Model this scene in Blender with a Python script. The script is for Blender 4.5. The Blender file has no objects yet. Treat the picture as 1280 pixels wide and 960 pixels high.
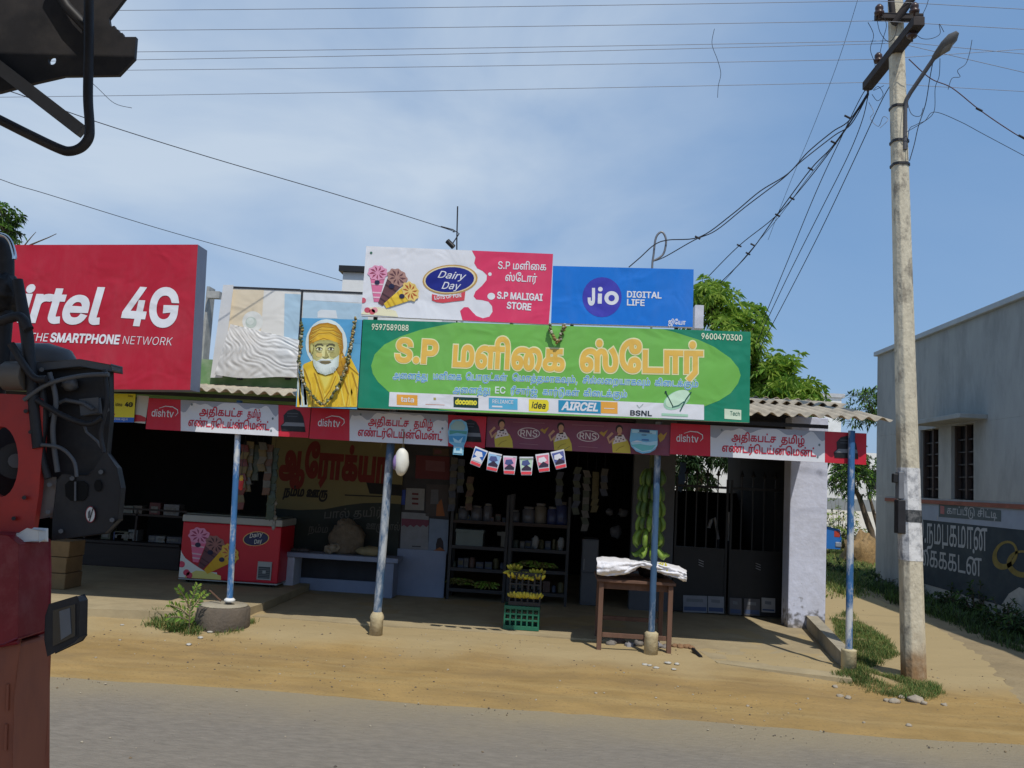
import bpy, math, random
from mathutils import Vector, Matrix, noise
from mathutils.geometry import tessellate_polygon, delaunay_2d_cdt
R = math.radians
random.seed(7)
scene = bpy.context.scene
COL = scene.collection

# ------------------------------------------------------------------ camera, sky, sun, exposure
IW, IH, FPX = 1280.0, 960.0, 1100.0
CAM = Vector((0, 0, 1.9))
def cam_axes(yaw, pitch, roll):
    r = Vector((math.cos(yaw), math.sin(yaw), 0)); f = Vector((-math.sin(yaw), math.cos(yaw), 0)); u = Vector((0, 0, 1))
    f, u = f*math.cos(pitch) + u*math.sin(pitch), u*math.cos(pitch) - f*math.sin(pitch)
    r, u = r*math.cos(roll) + u*math.sin(roll), u*math.cos(roll) - r*math.sin(roll)
    return r, u, f
AX = cam_axes(.060133, .107332, .054945)
cd = bpy.data.cameras.new('camera'); cam = bpy.data.objects.new('camera', cd); COL.objects.link(cam)
cd.sensor_width = 36; cd.lens = 36*FPX/IW; cd.clip_start = .05; cd.clip_end = 2000
m3 = Matrix((AX[0], AX[1], -AX[2])).transposed()
cam.matrix_world = Matrix.Translation(CAM) @ m3.to_4x4()
scene.camera = cam

SUN = Vector((.52, -1.2, 2.1)).normalized()
sd = bpy.data.lights.new('sun', 'SUN'); so = bpy.data.objects.new('sun', sd); COL.objects.link(so)
sd.energy = 3.3; sd.angle = R(.55); sd.color = (1, .95, .86)
so.rotation_euler = SUN.to_track_quat('Z', 'Y').to_euler()

wd = bpy.data.worlds.new('World'); scene.world = wd; wd.use_nodes = True
nt = wd.node_tree; nt.nodes.clear()
def N(t, **k):
    n = nt.nodes.new(t)
    for a, b in k.items(): setattr(n, a, b)
    return n
wo = N('ShaderNodeOutputWorld'); bg = N('ShaderNodeBackground'); bg.inputs[1].default_value = .145
sky = N('ShaderNodeTexSky', sky_type='NISHITA'); sky.sun_disc = False
sky.sun_elevation = math.asin(SUN.z); sky.sun_rotation = math.atan2(SUN.x, SUN.y)
sky.air_density = 1.0; sky.dust_density = 1.2; sky.ozone_density = 1.5
tc = N('ShaderNodeTexCoord'); mp = N('ShaderNodeMapping'); mp.inputs['Scale'].default_value = (1.0, 1.0, 2.2)
mp.inputs['Location'].default_value = (.35, .2, .1)
n1 = N('ShaderNodeTexNoise'); n1.inputs['Scale'].default_value = 2.1; n1.inputs['Detail'].default_value = 6; n1.inputs['Roughness'].default_value = .52; n1.inputs['Distortion'].default_value = .35
r1 = N('ShaderNodeMapRange'); r1.inputs[1].default_value = .26; r1.inputs[2].default_value = .74; r1.clamp = True
# thin cloud bank to the left (a direction in the sky, the same from anywhere)
dp = N('ShaderNodeVectorMath', operation='DOT_PRODUCT'); dp.inputs[1].default_value = Vector((-.34, .86, .38)).normalized()
r2 = N('ShaderNodeMapRange'); r2.interpolation_type = 'SMOOTHSTEP'; r2.inputs[1].default_value = .78; r2.inputs[2].default_value = .99; r2.inputs[3].default_value = .16; r2.inputs[4].default_value = 1.22
mu = N('ShaderNodeMath', operation='MULTIPLY'); mu.use_clamp = True
ad = N('ShaderNodeMath', operation='MULTIPLY'); ad.inputs[1].default_value = .82
mx = N('ShaderNodeMixRGB'); mx.inputs[2].default_value = (4.2, 4.85, 5.6, 1)
hz = N('ShaderNodeMixRGB'); hz.inputs[0].default_value = .72; hz.inputs[2].default_value = (1.08, 2.22, 4.15, 1)
L = nt.links.new
L(tc.outputs['Generated'], mp.inputs[0]); L(mp.outputs[0], n1.inputs[0]); L(n1.outputs[0], r1.inputs[0])
L(tc.outputs['Generated'], dp.inputs[0]); L(dp.outputs['Value'], r2.inputs[0])
L(r1.outputs[0], mu.inputs[0]); L(r2.outputs[0], mu.inputs[1]); L(mu.outputs[0], ad.inputs[0])
L(sky.outputs[0], hz.inputs[1]); L(hz.outputs[0], mx.inputs[1]); L(ad.outputs[0], mx.inputs[0])
L(mx.outputs[0], bg.inputs[0]); L(bg.outputs[0], wo.inputs[0])
vs = scene.view_settings
vs.view_transform = 'Standard'; vs.look = 'None'; vs.exposure = 0; vs.gamma = 1; vs.use_curve_mapping = False

# ------------------------------------------------------------------ helpers
def ray(px, py): return AX[0]*((px-IW/2)/FPX) - AX[1]*((py-IH/2)/FPX) + AX[2]
def at(px, py, Y): d = ray(px, py); return CAM + d*(Y/d.y)
def atx(px, py, X): d = ray(px, py); return CAM + d*(X/d.x)
def gr(px, py, z=0.): d = ray(px, py); return CAM + d*((z-CAM.z)/d.z)

def lin(c):
    c = c/255.
    return c/12.92 if c <= .04045 else ((c+.055)/1.055)**2.4
def rgb(r, g, b, k=1.): return (lin(r)*k, lin(g)*k, lin(b)*k)

MATS = {}
def mat(name, col, rough=.75, var=.12, scale=6., bump=0., metal=0., spec=.4, stain=None, stain_amt=.35, stain_scale=1.3, trans=0., stretch=None, lo=.46, hi=.68):
    if name in MATS: return MATS[name]
    m = bpy.data.materials.new(name); MATS[name] = m; m.use_nodes = True
    t = m.node_tree; b = t.nodes['Principled BSDF']; lk = t.links.new
    b.inputs['Roughness'].default_value = rough; b.inputs['Metallic'].default_value = metal
    b.inputs['Specular IOR Level'].default_value = spec
    tc = t.nodes.new('ShaderNodeTexCoord'); mp = t.nodes.new('ShaderNodeMapping')
    lk(tc.outputs['Object'], mp.inputs[0])
    if stretch: mp.inputs['Scale'].default_value = stretch
    n = t.nodes.new('ShaderNodeTexNoise'); n.inputs['Scale'].default_value = scale; n.inputs['Detail'].default_value = 8; n.inputs['Roughness'].default_value = .62
    lk(mp.outputs[0], n.inputs[0])
    cr = t.nodes.new('ShaderNodeValToRGB'); e = cr.color_ramp.elements
    e[0].position = .28; e[1].position = .74
    e[0].color = tuple(min(1, c*(1-var)) for c in col) + (1,); e[1].color = tuple(min(1, c*(1+var)) for c in col) + (1,)
    lk(n.outputs[0], cr.inputs[0]); out = cr.outputs[0]
    if stain:
        n2 = t.nodes.new('ShaderNodeTexNoise'); n2.inputs['Scale'].default_value = stain_scale; n2.inputs['Detail'].default_value = 10; n2.inputs['Roughness'].default_value = .7
        lk(mp.outputs[0], n2.inputs[0])
        mr = t.nodes.new('ShaderNodeMapRange'); mr.inputs[1].default_value = lo; mr.inputs[2].default_value = hi; mr.inputs[4].default_value = stain_amt
        lk(n2.outputs[0], mr.inputs[0])
        mx = t.nodes.new('ShaderNodeMixRGB'); mx.inputs[2].default_value = tuple(stain) + (1,)
        lk(mr.outputs[0], mx.inputs[0]); lk(out, mx.inputs[1]); out = mx.outputs[0]
    lk(out, b.inputs['Base Color'])
    if bump:
        bn = t.nodes.new('ShaderNodeBump'); bn.inputs['Strength'].default_value = bump; bn.inputs['Distance'].default_value = .02
        n3 = t.nodes.new('ShaderNodeTexNoise'); n3.inputs['Scale'].default_value = scale*3; n3.inputs['Detail'].default_value = 6
        lk(mp.outputs[0], n3.inputs[0]); lk(n3.outputs[0], bn.inputs['Height']); lk(bn.outputs[0], b.inputs['Normal'])
    if trans:
        tr = t.nodes.new('ShaderNodeBsdfTranslucent'); ms = t.nodes.new('ShaderNodeMixShader'); ms.inputs[0].default_value = trans
        lk(out, tr.inputs[0]); lk(b.outputs[0], ms.inputs[1]); lk(tr.outputs[0], ms.inputs[2]); lk(ms.outputs[0], t.nodes['Material Output'].inputs[0])
    return m
def splash(m, col, z0, z1, amt=.9, sc=5, sharp=0.):
    """mud thrown up on the foot of a standing thing, with a ragged upper limit (object height)"""
    t = m.node_tree; b = t.nodes['Principled BSDF']; lk = t.links.new; src = b.inputs['Base Color'].links[0].from_socket
    tc = t.nodes.new('ShaderNodeTexCoord'); sx = t.nodes.new('ShaderNodeSeparateXYZ'); lk(tc.outputs['Object'], sx.inputs[0])
    n = t.nodes.new('ShaderNodeTexNoise'); n.inputs['Scale'].default_value = sc; n.inputs['Detail'].default_value = 9; lk(tc.outputs['Object'], n.inputs[0])
    ma = t.nodes.new('ShaderNodeMath'); ma.operation = 'MULTIPLY_ADD'; ma.inputs[1].default_value = (z1-z0)*(1.4+2.2*sharp); lk(n.outputs[0], ma.inputs[0]); lk(sx.outputs['Z'], ma.inputs[2])
    mr = t.nodes.new('ShaderNodeMapRange'); mr.interpolation_type = 'SMOOTHSTEP'; mr.inputs[1].default_value = z0+(z1-z0)*(.7+.75*sharp); mr.inputs[2].default_value = z1+(z1-z0)*(.7+.6*sharp); mr.inputs[3].default_value = amt; mr.inputs[4].default_value = 0; lk(ma.outputs[0], mr.inputs[0])
    mx = t.nodes.new('ShaderNodeMixRGB'); mx.inputs[2].default_value = tuple(col) + (1,); lk(mr.outputs[0], mx.inputs[0]); lk(src, mx.inputs[1]); lk(mx.outputs[0], b.inputs['Base Color'])
    return m
def ink(r, g, b, k=1.06, rough=.4):
    """printed vinyl ink; the colour is given as the photograph shows it on a sunlit wall"""
    c = rgb(r, g, b, k); l_ = sum(c)/3; c = tuple(x*.97+l_*.03 for x in c); q = max(1, max(c)/.8); c = tuple(x/q for x in c)  # inks slightly greyed: haze mixed into the printed colours
    nm = 'print_%d_%d_%d_%g' % (r, g, b, k)
    if nm in MATS: return MATS[nm]
    m = mat(nm, c, rough, .06, 2.2, stain=tuple(x*.75+.05 for x in c), stain_amt=.4, stain_scale=2.2, spec=.32, stretch=(1, 1, .35))
    t = m.node_tree; tc = t.nodes.new('ShaderNodeTexCoord'); n = t.nodes.new('ShaderNodeTexNoise'); n.inputs['Scale'].default_value = 2.6; n.inputs['Detail'].default_value = 2; n.inputs['Distortion'].default_value = .6
    bn = t.nodes.new('ShaderNodeBump'); bn.inputs['Strength'].default_value = .55; bn.inputs['Distance'].default_value = .05
    t.links.new(tc.outputs['Object'], n.inputs[0]); t.links.new(n.outputs[0], bn.inputs['Height']); t.links.new(bn.outputs[0], t.nodes['Principled BSDF'].inputs['Normal'])
    return m

class MB:
    """collects faces in world space; build() links them as ONE mesh object"""
    def __init__(s): s.v = []; s.f = []; s.m = []; s.mats = []; s.sm = []
    def mi(s, m):
        if m not in s.mats: s.mats.append(m)
        return s.mats.index(m)
    def add(s, vs, fs, m, smooth=False):
        o = len(s.v); s.v += [Vector(v) for v in vs]; i = s.mi(m)
        for f in fs: s.f.append([o+k for k in f]); s.m.append(i); s.sm.append(smooth)
        return s
    def box(s, a, b, m, bev=0.):
        x0, y0, z0 = (min(a[i], b[i]) for i in range(3)); x1, y1, z1 = (max(a[i], b[i]) for i in range(3))
        return s.hexa([(x0,y0,z0),(x1,y0,z0),(x1,y1,z0),(x0,y1,z0)], [(x0,y0,z1),(x1,y0,z1),(x1,y1,z1),(x0,y1,z1)], m)
    def hexa(s, lo, hi, m):
        n = len(lo); v = list(lo)+list(hi)
        f = [list(range(n))[::-1], list(range(n, 2*n))] + [[i, (i+1)%n, n+(i+1)%n, n+i] for i in range(n)]
        return s.add(v, f, m)
    def prism(s, poly, d, m):
        """polygon (any simple outline, world points) extruded by vector d, with thickness"""
        P = [Vector(p) for p in poly]; d = Vector(d); n = len(P)
        tri = tessellate_polygon([P]); 
        v = P + [p+d for p in P]
        f = [list(t) for t in tri] + [[i+n for i in t][::-1] for t in tri] + [[i, (i+1)%n, n+(i+1)%n, n+i] for i in range(n)]
        return s.add(v, f, m)
    def flat(s, poly, m):
        P = [Vector(p) for p in poly]; return s.add(P, [list(t) for t in tessellate_polygon([P])], m)
    def tube(s, pts, r, m, n=8, cap=True, smooth=True):
        P = [Vector(p) for p in pts]; rs = r if isinstance(r, (list, tuple)) else [r]*len(P)
        vs = []; fs = []; ref = None
        for i, p in enumerate(P):
            t = (P[min(i+1, len(P)-1)] - P[max(i-1, 0)])
            t = t.normalized() if t.length > 1e-9 else Vector((0,0,1))
            if ref is None: ref = t.orthogonal().normalized()
            u = (ref - t*ref.dot(t)); u = u.normalized() if u.length > 1e-6 else t.orthogonal().normalized(); ref = u
            w = t.cross(u)
            for k in range(n):
                a = 2*math.pi*k/n; vs.append(p + (u*math.cos(a)+w*math.sin(a))*rs[i])
        for i in range(len(P)-1):
            for k in range(n): fs.append([i*n+k, i*n+(k+1)%n, (i+1)*n+(k+1)%n, (i+1)*n+k])
        s.add(vs, fs, m, smooth)
        if cap: s.add(vs[:n], [list(range(n))[::-1]], m); s.add(vs[-n:], [list(range(n))], m)
        return s
    def cyl(s, a, b, r0, m, r1=None, n=16): return s.tube([a, b], [r0, r0 if r1 is None else r1], m, n)
    def lathe(s, base, prof, m, n=16, axis=(0,0,1)):
        ax = Vector(axis).normalized(); base = Vector(base)
        u = ax.orthogonal().normalized(); w = ax.cross(u); vs = []; fs = []
        for r, h in prof:
            for k in range(n):
                a = 2*math.pi*k/n; vs.append(base + ax*h + (u*math.cos(a)+w*math.sin(a))*max(r, .0005))
        for i in range(len(prof)-1):
            for k in range(n): fs.append([i*n+k, i*n+(k+1)%n, (i+1)*n+(k+1)%n, (i+1)*n+k])
        fs += [list(range(n))[::-1], [(len(prof)-1)*n+k for k in range(n)]]
        return s.add(vs, fs, m, True)
    def blob(s, c, r, m, seed=0, amp=.15, nu=12, nv=8, fr=2.):
        c = Vector(c); r = Vector(r) if not isinstance(r, (int, float)) else Vector((r, r, r)); vs = []; fs = []
        for j in range(nv+1):
            th = math.pi*j/nv
            for i in range(nu):
                ph = 2*math.pi*i/nu; d = Vector((math.sin(th)*math.cos(ph), math.sin(th)*math.sin(ph), math.cos(th)))
                k = 1 + amp*noise.noise(d*fr + Vector((seed*3.7, seed*1.3, 0)))*1.6
                vs.append(c + Vector((d.x*r.x, d.y*r.y, d.z*r.z))*k)
        for j in range(nv):
            for i in range(nu): fs.append([j*nu+i, (j+1)*nu+i, (j+1)*nu+(i+1)%nu, j*nu+(i+1)%nu])
        return s.add(vs, fs, m, True)
    def build(s, name, parent=None, bevel=0.):
        o3 = Vector(parent_world(parent)) if parent else Vector((0,0,0))
        if parent is None and s.v:
            lo = Vector([min(v[i] for v in s.v) for i in range(3)]); hi = Vector([max(v[i] for v in s.v) for i in range(3)])
            o3 = Vector(((lo.x+hi.x)/2, (lo.y+hi.y)/2, lo.z))
        me = bpy.data.meshes.new(name); me.from_pydata([v-o3 for v in s.v], [], s.f)
        for m in s.mats: me.materials.append(m)
        me.polygons.foreach_set('material_index', s.m); me.polygons.foreach_set('use_smooth', s.sm)
        me.validate(); me.update()
        o = bpy.data.objects.new(name, me); COL.objects.link(o)
        if parent: o.parent = parent
        else: o.location = o3
        if bevel:
            b = o.modifiers.new('bevel', 'BEVEL'); b.width = bevel; b.segments = 2; b.limit_method = 'ANGLE'; b.angle_limit = R(40)
        return o
def parent_world(p):
    v = Vector(p.location)
    while p.parent: p = p.parent; v += p.location
    return v
def tag(o, label, cat, group=None, kind=None):
    if label: o['label'] = label
    if cat: o['category'] = cat
    if group: o['group'] = group
    if kind: o['kind'] = kind
    return o
def thing(name, label, cat, loc, group=None):
    o = bpy.data.objects.new(name, None); COL.objects.link(o); o.location = loc; o.empty_display_size = .1
    return tag(o, label, cat, group)
def dup(o, parent=None, delta=None, rz=0., label=None, name=None):
    c = o.copy(); COL.objects.link(c)
    if parent: c.parent = parent
    else:
        if delta is not None: c.location = o.location + Vector(delta)
        c.rotation_euler.z = o.rotation_euler.z + rz
    if label: c['label'] = label
    for ch in [x for x in COL.objects if x.parent == o]: dup(ch, c)
    return c
def setting(mb, name, kind='structure'):
    o = mb.build(name); o['kind'] = kind; return o

# ------------------------------------------------------------------ lettering
# outline of each letter: advance width, then for every contour its point count and x, y pairs (1000 units to the em)
GLYPHS = {}
GLYPHS[2990,] = [858,27,580,566,627,562,668,549,703,528,732,499,756,463,774,420,787,372,794,320,795,218,782,142,754,83,734,60,681,24,648,13,582,2,88,0,88,554,174,554,174,72,400,72,401,394,412,454,426,487,445,515,470,537,523,560,19,578,494,561,493,530,481,504,451,494,426,486,338,486,72,575,74,610,80,639,91,662,106,680,127,702,185,707,223,708,308,696,382,685,414,654,464,607,491]
GLYPHS[2995,] = [1070,67,249,-12,215,-9,152,14,125,35,82,97,68,138,57,243,68,343,82,386,122,457,149,486,211,530,246,546,320,564,358,566,437,558,501,534,555,497,542,401,491,451,462,468,431,482,355,492,312,488,274,477,239,458,209,434,183,403,163,368,148,327,139,284,136,237,143,160,152,130,170,96,194,74,222,60,253,56,278,59,300,68,317,82,330,101,340,155,337,186,328,211,314,232,284,251,247,258,208,253,149,222,108,184,93,248,139,289,168,306,229,326,261,328,306,323,345,308,378,284,402,251,417,212,422,165,413,98,401,70,385,45,342,9,314,-3,12,537,0,537,416,549,494,549,554,1053,554,1053,482,883,482,883,0,797,0,797,482,623,482,623,0]
GLYPHS[3007,] = [262,36,-79,843,-44,841,20,826,74,794,120,747,138,716,157,661,170,587,173,541,174,0,88,0,85,556,74,633,63,668,34,718,11,740,-16,756,-47,765,-81,768,-121,764,-154,752,-180,732,-200,706,-211,674,-213,608,-197,545,-182,515,-273,515,-285,545,-299,605,-299,670,-293,701,-270,753,-234,793,-189,821,-136,837]
GLYPHS[2965,] = [825,76,261,-12,186,-4,123,22,98,40,77,63,61,89,52,119,49,152,52,186,62,218,78,246,100,270,130,290,168,306,268,326,332,328,575,326,638,317,668,308,720,279,743,256,761,226,772,192,776,152,771,105,756,66,730,34,696,11,653,-3,578,-7,502,5,521,72,594,62,635,68,666,85,684,114,690,156,686,187,675,210,658,228,636,241,610,249,519,258,325,258,238,252,206,244,178,232,159,218,138,179,135,153,144,113,173,84,201,70,233,63,269,60,310,63,344,74,372,92,394,120,409,176,411,213,411,482,239,482,239,302,160,286,160,554,683,554,683,482,496,482,495,185,484,121,471,86,452,57,403,16,372,4,339,-5]
GLYPHS[3016,] = [1160,145,249,-12,215,-9,152,14,125,35,102,63,82,97,68,138,57,243,62,306,76,363,100,414,133,459,174,496,223,526,279,548,340,562,439,565,527,553,582,536,634,512,659,497,734,430,766,389,792,343,810,294,821,243,823,147,806,78,791,50,772,28,750,10,724,-2,695,-10,663,-12,627,-9,595,0,568,14,546,33,528,57,514,84,505,116,499,149,498,224,510,294,544,382,578,434,640,498,667,518,727,548,793,564,887,562,938,548,981,526,1017,497,1046,462,1068,422,1084,377,1093,330,1095,236,1073,123,1035,36,1005,-12,933,32,953,63,986,134,1006,223,1008,276,1006,318,986,390,969,420,948,445,922,466,893,480,859,489,821,492,765,487,708,464,673,439,635,392,608,340,590,284,582,222,583,147,590,113,602,88,627,64,660,56,688,61,708,75,723,96,733,123,740,182,737,233,710,325,686,365,657,401,621,433,554,468,518,479,440,491,351,489,308,480,269,465,235,445,206,420,182,391,162,358,148,322,139,283,136,242,143,158,152,129,170,96,194,73,222,60,254,56,279,59,300,68,317,82,330,101,340,155,337,186,328,211,314,232,284,251,247,258,208,253,149,222,108,184,93,248,115,270,168,306,198,318,229,326,261,328,306,323,345,308,378,284,402,251,417,212,422,165,413,98,385,45,342,9,314,-3]
GLYPHS[3000,3021,] = [1285,137,249,-12,215,-9,182,0,152,14,125,35,102,62,82,96,68,138,60,186,57,242,60,294,81,384,121,456,147,486,176,510,244,546,281,557,359,566,424,560,479,540,528,507,569,459,587,430,558,433,570,467,588,498,612,526,642,548,677,561,719,566,786,555,813,541,837,521,860,490,883,422,888,385,890,220,897,160,909,124,946,81,966,70,1015,62,1047,66,1076,78,1100,100,1119,132,1128,161,1135,237,1128,321,1106,395,1074,462,1009,547,1087,600,1126,546,1186,434,1206,374,1218,311,1222,244,1219,190,1211,143,1198,102,1179,67,1155,39,1126,16,1092,1,1053,-9,1009,-12,968,-9,930,0,897,16,869,38,833,88,810,160,803,218,800,362,792,423,771,470,755,484,714,494,694,492,663,475,639,442,630,418,623,351,623,0,537,0,537,293,535,332,520,394,501,427,477,453,449,472,420,484,355,492,311,488,272,477,237,458,207,433,182,403,162,366,148,326,139,281,136,232,143,158,152,129,170,96,194,73,222,60,253,56,277,59,316,82,329,101,340,155,337,186,328,211,314,232,284,251,247,258,208,253,149,222,108,184,93,248,139,289,168,306,229,326,261,328,306,323,345,308,378,284,402,251,417,212,422,165,413,98,401,70,385,45,342,9,314,-3,16,642,678,616,683,594,696,580,718,575,745,580,772,594,793,616,807,642,812,668,807,690,793,704,772,709,745,704,718,690,696,668,683]
GLYPHS[2975,] = [693,6,88,0,88,554,174,554,174,72,676,72,676,0]
GLYPHS[3015,] = [720,126,451,-12,398,-9,347,0,298,16,253,37,211,64,172,97,139,136,110,181,87,231,70,287,59,348,56,415,60,482,70,543,88,599,113,650,143,694,178,734,219,767,263,794,312,816,364,831,418,840,475,843,514,841,584,825,615,811,642,792,664,768,680,740,690,706,693,667,691,634,683,605,655,556,611,523,584,512,524,504,463,513,437,524,405,547,382,578,371,602,365,628,365,684,382,735,403,767,427,792,484,774,452,722,445,694,443,665,449,626,466,597,492,580,526,574,562,581,590,600,606,630,612,667,608,700,594,726,574,746,548,760,516,769,481,772,424,770,351,751,316,736,254,693,202,635,164,560,152,517,144,470,142,418,151,320,177,238,196,203,242,144,300,100,331,85,400,63,464,58,502,61,534,70,561,86,581,108,594,137,598,173,593,213,576,246,549,269,510,276,474,269,446,250,431,229,423,203,420,171,423,136,432,102,447,71,468,43,406,27,381,56,360,92,342,150,342,215,360,268,375,290,418,325,445,337,510,346,541,344,597,326,621,311,641,291,669,240,677,208,679,173,676,132,666,97,649,67,627,42,568,7,532,-4]
GLYPHS[3006,] = [640,10,88,0,88,554,623,554,623,482,453,482,453,0,367,0,367,482,174,482,174,0]
GLYPHS[2992,3021,] = [640,12,231,-212,174,-159,367,24,367,482,174,482,174,0,88,0,88,554,623,554,623,482,453,482,453,0,16,320,678,294,683,272,696,258,718,253,745,258,772,272,793,294,807,320,812,346,807,368,793,382,772,387,745,382,718,368,696,346,683]
GLYPHS[2949,] = [1121,102,321,-124,206,-114,159,-100,119,-83,87,-61,62,-36,43,-6,33,25,29,60,32,85,40,109,54,131,74,149,102,164,142,173,206,176,953,176,956,104,155,102,129,90,118,76,114,56,120,26,138,0,167,-22,208,-38,262,-48,344,-51,466,-41,518,-28,563,-10,638,37,667,66,709,130,726,200,730,251,728,289,710,361,674,423,648,448,618,469,583,484,542,494,506,497,463,494,436,486,413,472,394,453,383,428,379,397,385,363,402,334,429,315,465,309,499,315,526,332,542,361,548,400,538,460,501,510,558,527,592,492,606,471,624,422,626,396,616,332,584,284,561,265,500,244,463,241,407,249,381,258,348,279,322,309,310,333,302,361,300,393,303,432,313,465,329,493,375,535,404,548,436,558,503,566,552,563,638,540,675,521,708,497,736,469,761,438,796,368,814,292,815,225,804,150,775,76,744,30,704,-10,658,-44,605,-73,546,-95,483,-111,415,-121,4,947,-154,947,554,1033,554,1033,-154]
GLYPHS[2985,] = [1234,122,249,-12,215,-9,152,14,125,35,102,63,82,97,68,138,57,243,62,306,76,363,100,414,133,459,174,496,223,526,279,548,340,562,440,565,528,553,583,536,662,495,741,419,769,381,793,338,811,292,821,242,823,147,806,78,791,50,772,28,750,10,724,-2,695,-10,663,-12,627,-9,595,0,568,14,546,33,514,84,499,149,498,221,517,317,543,375,600,454,650,495,681,512,738,534,796,546,918,554,1217,554,1217,482,1047,482,1047,0,961,0,961,482,833,480,752,465,681,430,642,394,613,344,592,284,582,221,583,147,590,113,602,88,627,64,660,56,688,61,708,75,723,96,733,123,740,182,737,233,710,324,686,365,657,401,621,433,589,453,518,479,480,486,398,492,351,489,308,480,269,465,235,445,206,420,162,358,139,283,138,193,152,129,170,96,194,73,222,60,253,56,278,59,300,68,317,82,330,101,340,155,337,186,328,211,314,232,284,251,247,258,208,253,149,222,108,184,93,248,139,289,168,306,229,326,261,328,306,323,345,308,378,284,402,251,417,212,422,165,413,98,401,70,385,45,342,9,314,-3]
GLYPHS[2980,3021,] = [825,93,261,-12,186,-4,123,22,98,40,77,63,61,89,52,119,49,152,52,186,62,218,78,246,100,270,130,290,168,306,268,326,332,328,533,326,585,318,632,306,674,289,710,265,738,235,760,198,773,152,777,98,766,18,733,-44,681,-94,633,-121,546,-146,473,-154,235,-158,186,-169,153,-192,142,-210,135,-233,133,-263,136,-317,54,-321,47,-243,51,-202,63,-168,81,-141,122,-107,162,-92,214,-85,458,-81,566,-63,624,-36,650,-13,668,11,688,70,689,136,682,162,672,184,649,210,620,230,585,244,548,252,467,258,264,255,206,244,178,232,159,218,146,200,138,179,135,153,144,113,173,84,201,70,233,63,269,60,310,63,344,74,372,92,394,120,409,176,411,213,411,482,239,482,239,302,160,286,160,554,683,554,683,482,496,482,495,185,484,121,471,86,452,57,403,16,372,4,339,-5,16,435,678,408,683,387,696,373,718,368,745,373,772,387,793,408,807,435,812,462,807,483,793,497,772,502,745,497,718,483,696,462,683]
GLYPHS[2980,3009,] = [1091,98,261,-12,186,-4,123,22,98,40,61,89,52,119,49,153,52,187,62,218,78,246,100,270,130,290,168,306,268,326,486,328,569,320,640,297,671,280,698,258,741,205,767,138,776,58,767,-22,717,-151,689,-186,621,-244,580,-267,486,-302,375,-319,254,-319,170,-306,101,-277,74,-256,54,-231,42,-201,38,-167,46,-129,56,-114,84,-94,127,-85,935,-84,935,-156,156,-156,132,-160,124,-166,121,-180,132,-207,164,-228,243,-246,310,-248,400,-243,477,-229,510,-218,569,-189,617,-152,672,-46,686,28,684,99,675,137,661,170,641,197,616,220,586,236,514,256,293,257,238,252,206,244,178,232,159,218,146,200,138,179,135,153,144,113,173,84,201,70,233,63,269,60,310,63,344,74,372,92,394,120,409,176,411,213,411,482,239,482,239,302,160,286,160,554,683,554,683,482,496,482,495,185,484,121,471,86,452,57,403,16,372,4,339,-5,4,917,-156,917,554,1003,554,1003,-156]
GLYPHS[2986,] = [778,8,88,0,88,554,174,554,174,72,604,72,604,554,690,554,690,0]
GLYPHS[3014,] = [901,98,400,-12,351,-9,306,1,262,17,186,66,125,137,101,179,82,227,68,279,60,334,57,393,61,465,73,530,94,589,120,642,153,689,190,730,232,764,277,792,325,814,425,840,526,841,571,834,647,808,679,790,731,745,768,690,793,620,802,578,812,476,813,0,727,0,724,476,714,563,696,632,667,687,628,727,577,753,547,761,475,768,440,766,366,748,328,732,258,683,226,650,198,611,175,565,157,513,147,453,144,345,165,240,207,158,245,117,278,93,313,75,370,61,411,58,443,61,470,71,492,86,509,109,520,138,523,173,517,214,498,248,469,270,430,277,391,270,361,249,347,228,338,202,335,171,338,136,347,102,362,71,384,43,326,27,278,92,259,154,257,192,262,232,276,270,310,311,362,339,395,347,463,347,492,340,543,313,580,268,600,208,602,173,599,132,590,97,574,67,554,42,530,22,502,7,470,-4]
GLYPHS[2992,3009,] = [1051,72,820,319,855,316,886,306,915,290,940,269,962,241,979,208,992,170,999,126,1002,78,998,10,986,-51,966,-105,938,-153,905,-194,866,-228,822,-257,774,-281,668,-311,554,-321,468,-318,408,-310,353,-296,304,-276,259,-253,220,-226,157,-161,112,-85,84,-2,70,84,70,200,87,300,118,392,159,476,206,554,280,510,213,395,188,337,169,276,158,212,154,143,156,78,164,32,176,-14,193,-56,215,-96,244,-132,278,-164,318,-192,364,-214,416,-231,475,-241,552,-244,622,-240,685,-228,742,-209,793,-182,835,-146,869,-102,894,-51,909,9,913,113,902,172,886,204,864,228,837,242,805,247,778,244,752,236,708,211,708,284,755,308,10,361,0,361,554,883,554,883,482,708,482,708,0,622,0,622,482,447,482,447,0]
GLYPHS[2975,3021,] = [693,6,88,0,88,554,174,554,174,72,676,72,676,0,16,347,678,320,683,299,696,285,718,280,745,285,772,299,793,320,807,347,812,374,807,395,793,409,772,414,745,409,718,395,696,374,683]
GLYPHS[2995,3021,] = [1070,67,249,-12,215,-9,152,14,125,35,82,97,68,138,57,243,68,343,82,386,122,457,149,486,211,530,246,546,320,564,358,566,437,558,501,534,555,497,542,401,491,451,462,468,431,482,355,492,312,488,274,477,239,458,209,434,183,403,163,368,148,327,139,284,136,237,143,160,152,130,170,96,194,74,222,60,253,56,278,59,300,68,317,82,330,101,340,155,337,186,328,211,314,232,284,251,247,258,208,253,149,222,108,184,93,248,139,289,168,306,229,326,261,328,306,323,345,308,378,284,402,251,417,212,422,165,413,98,401,70,385,45,342,9,314,-3,12,537,0,537,416,549,494,549,554,1053,554,1053,482,883,482,883,0,797,0,797,482,623,482,623,0,16,535,678,508,683,487,696,473,718,468,745,473,772,487,793,508,807,535,812,562,807,583,793,597,772,602,745,597,718,583,696,562,683]
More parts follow.
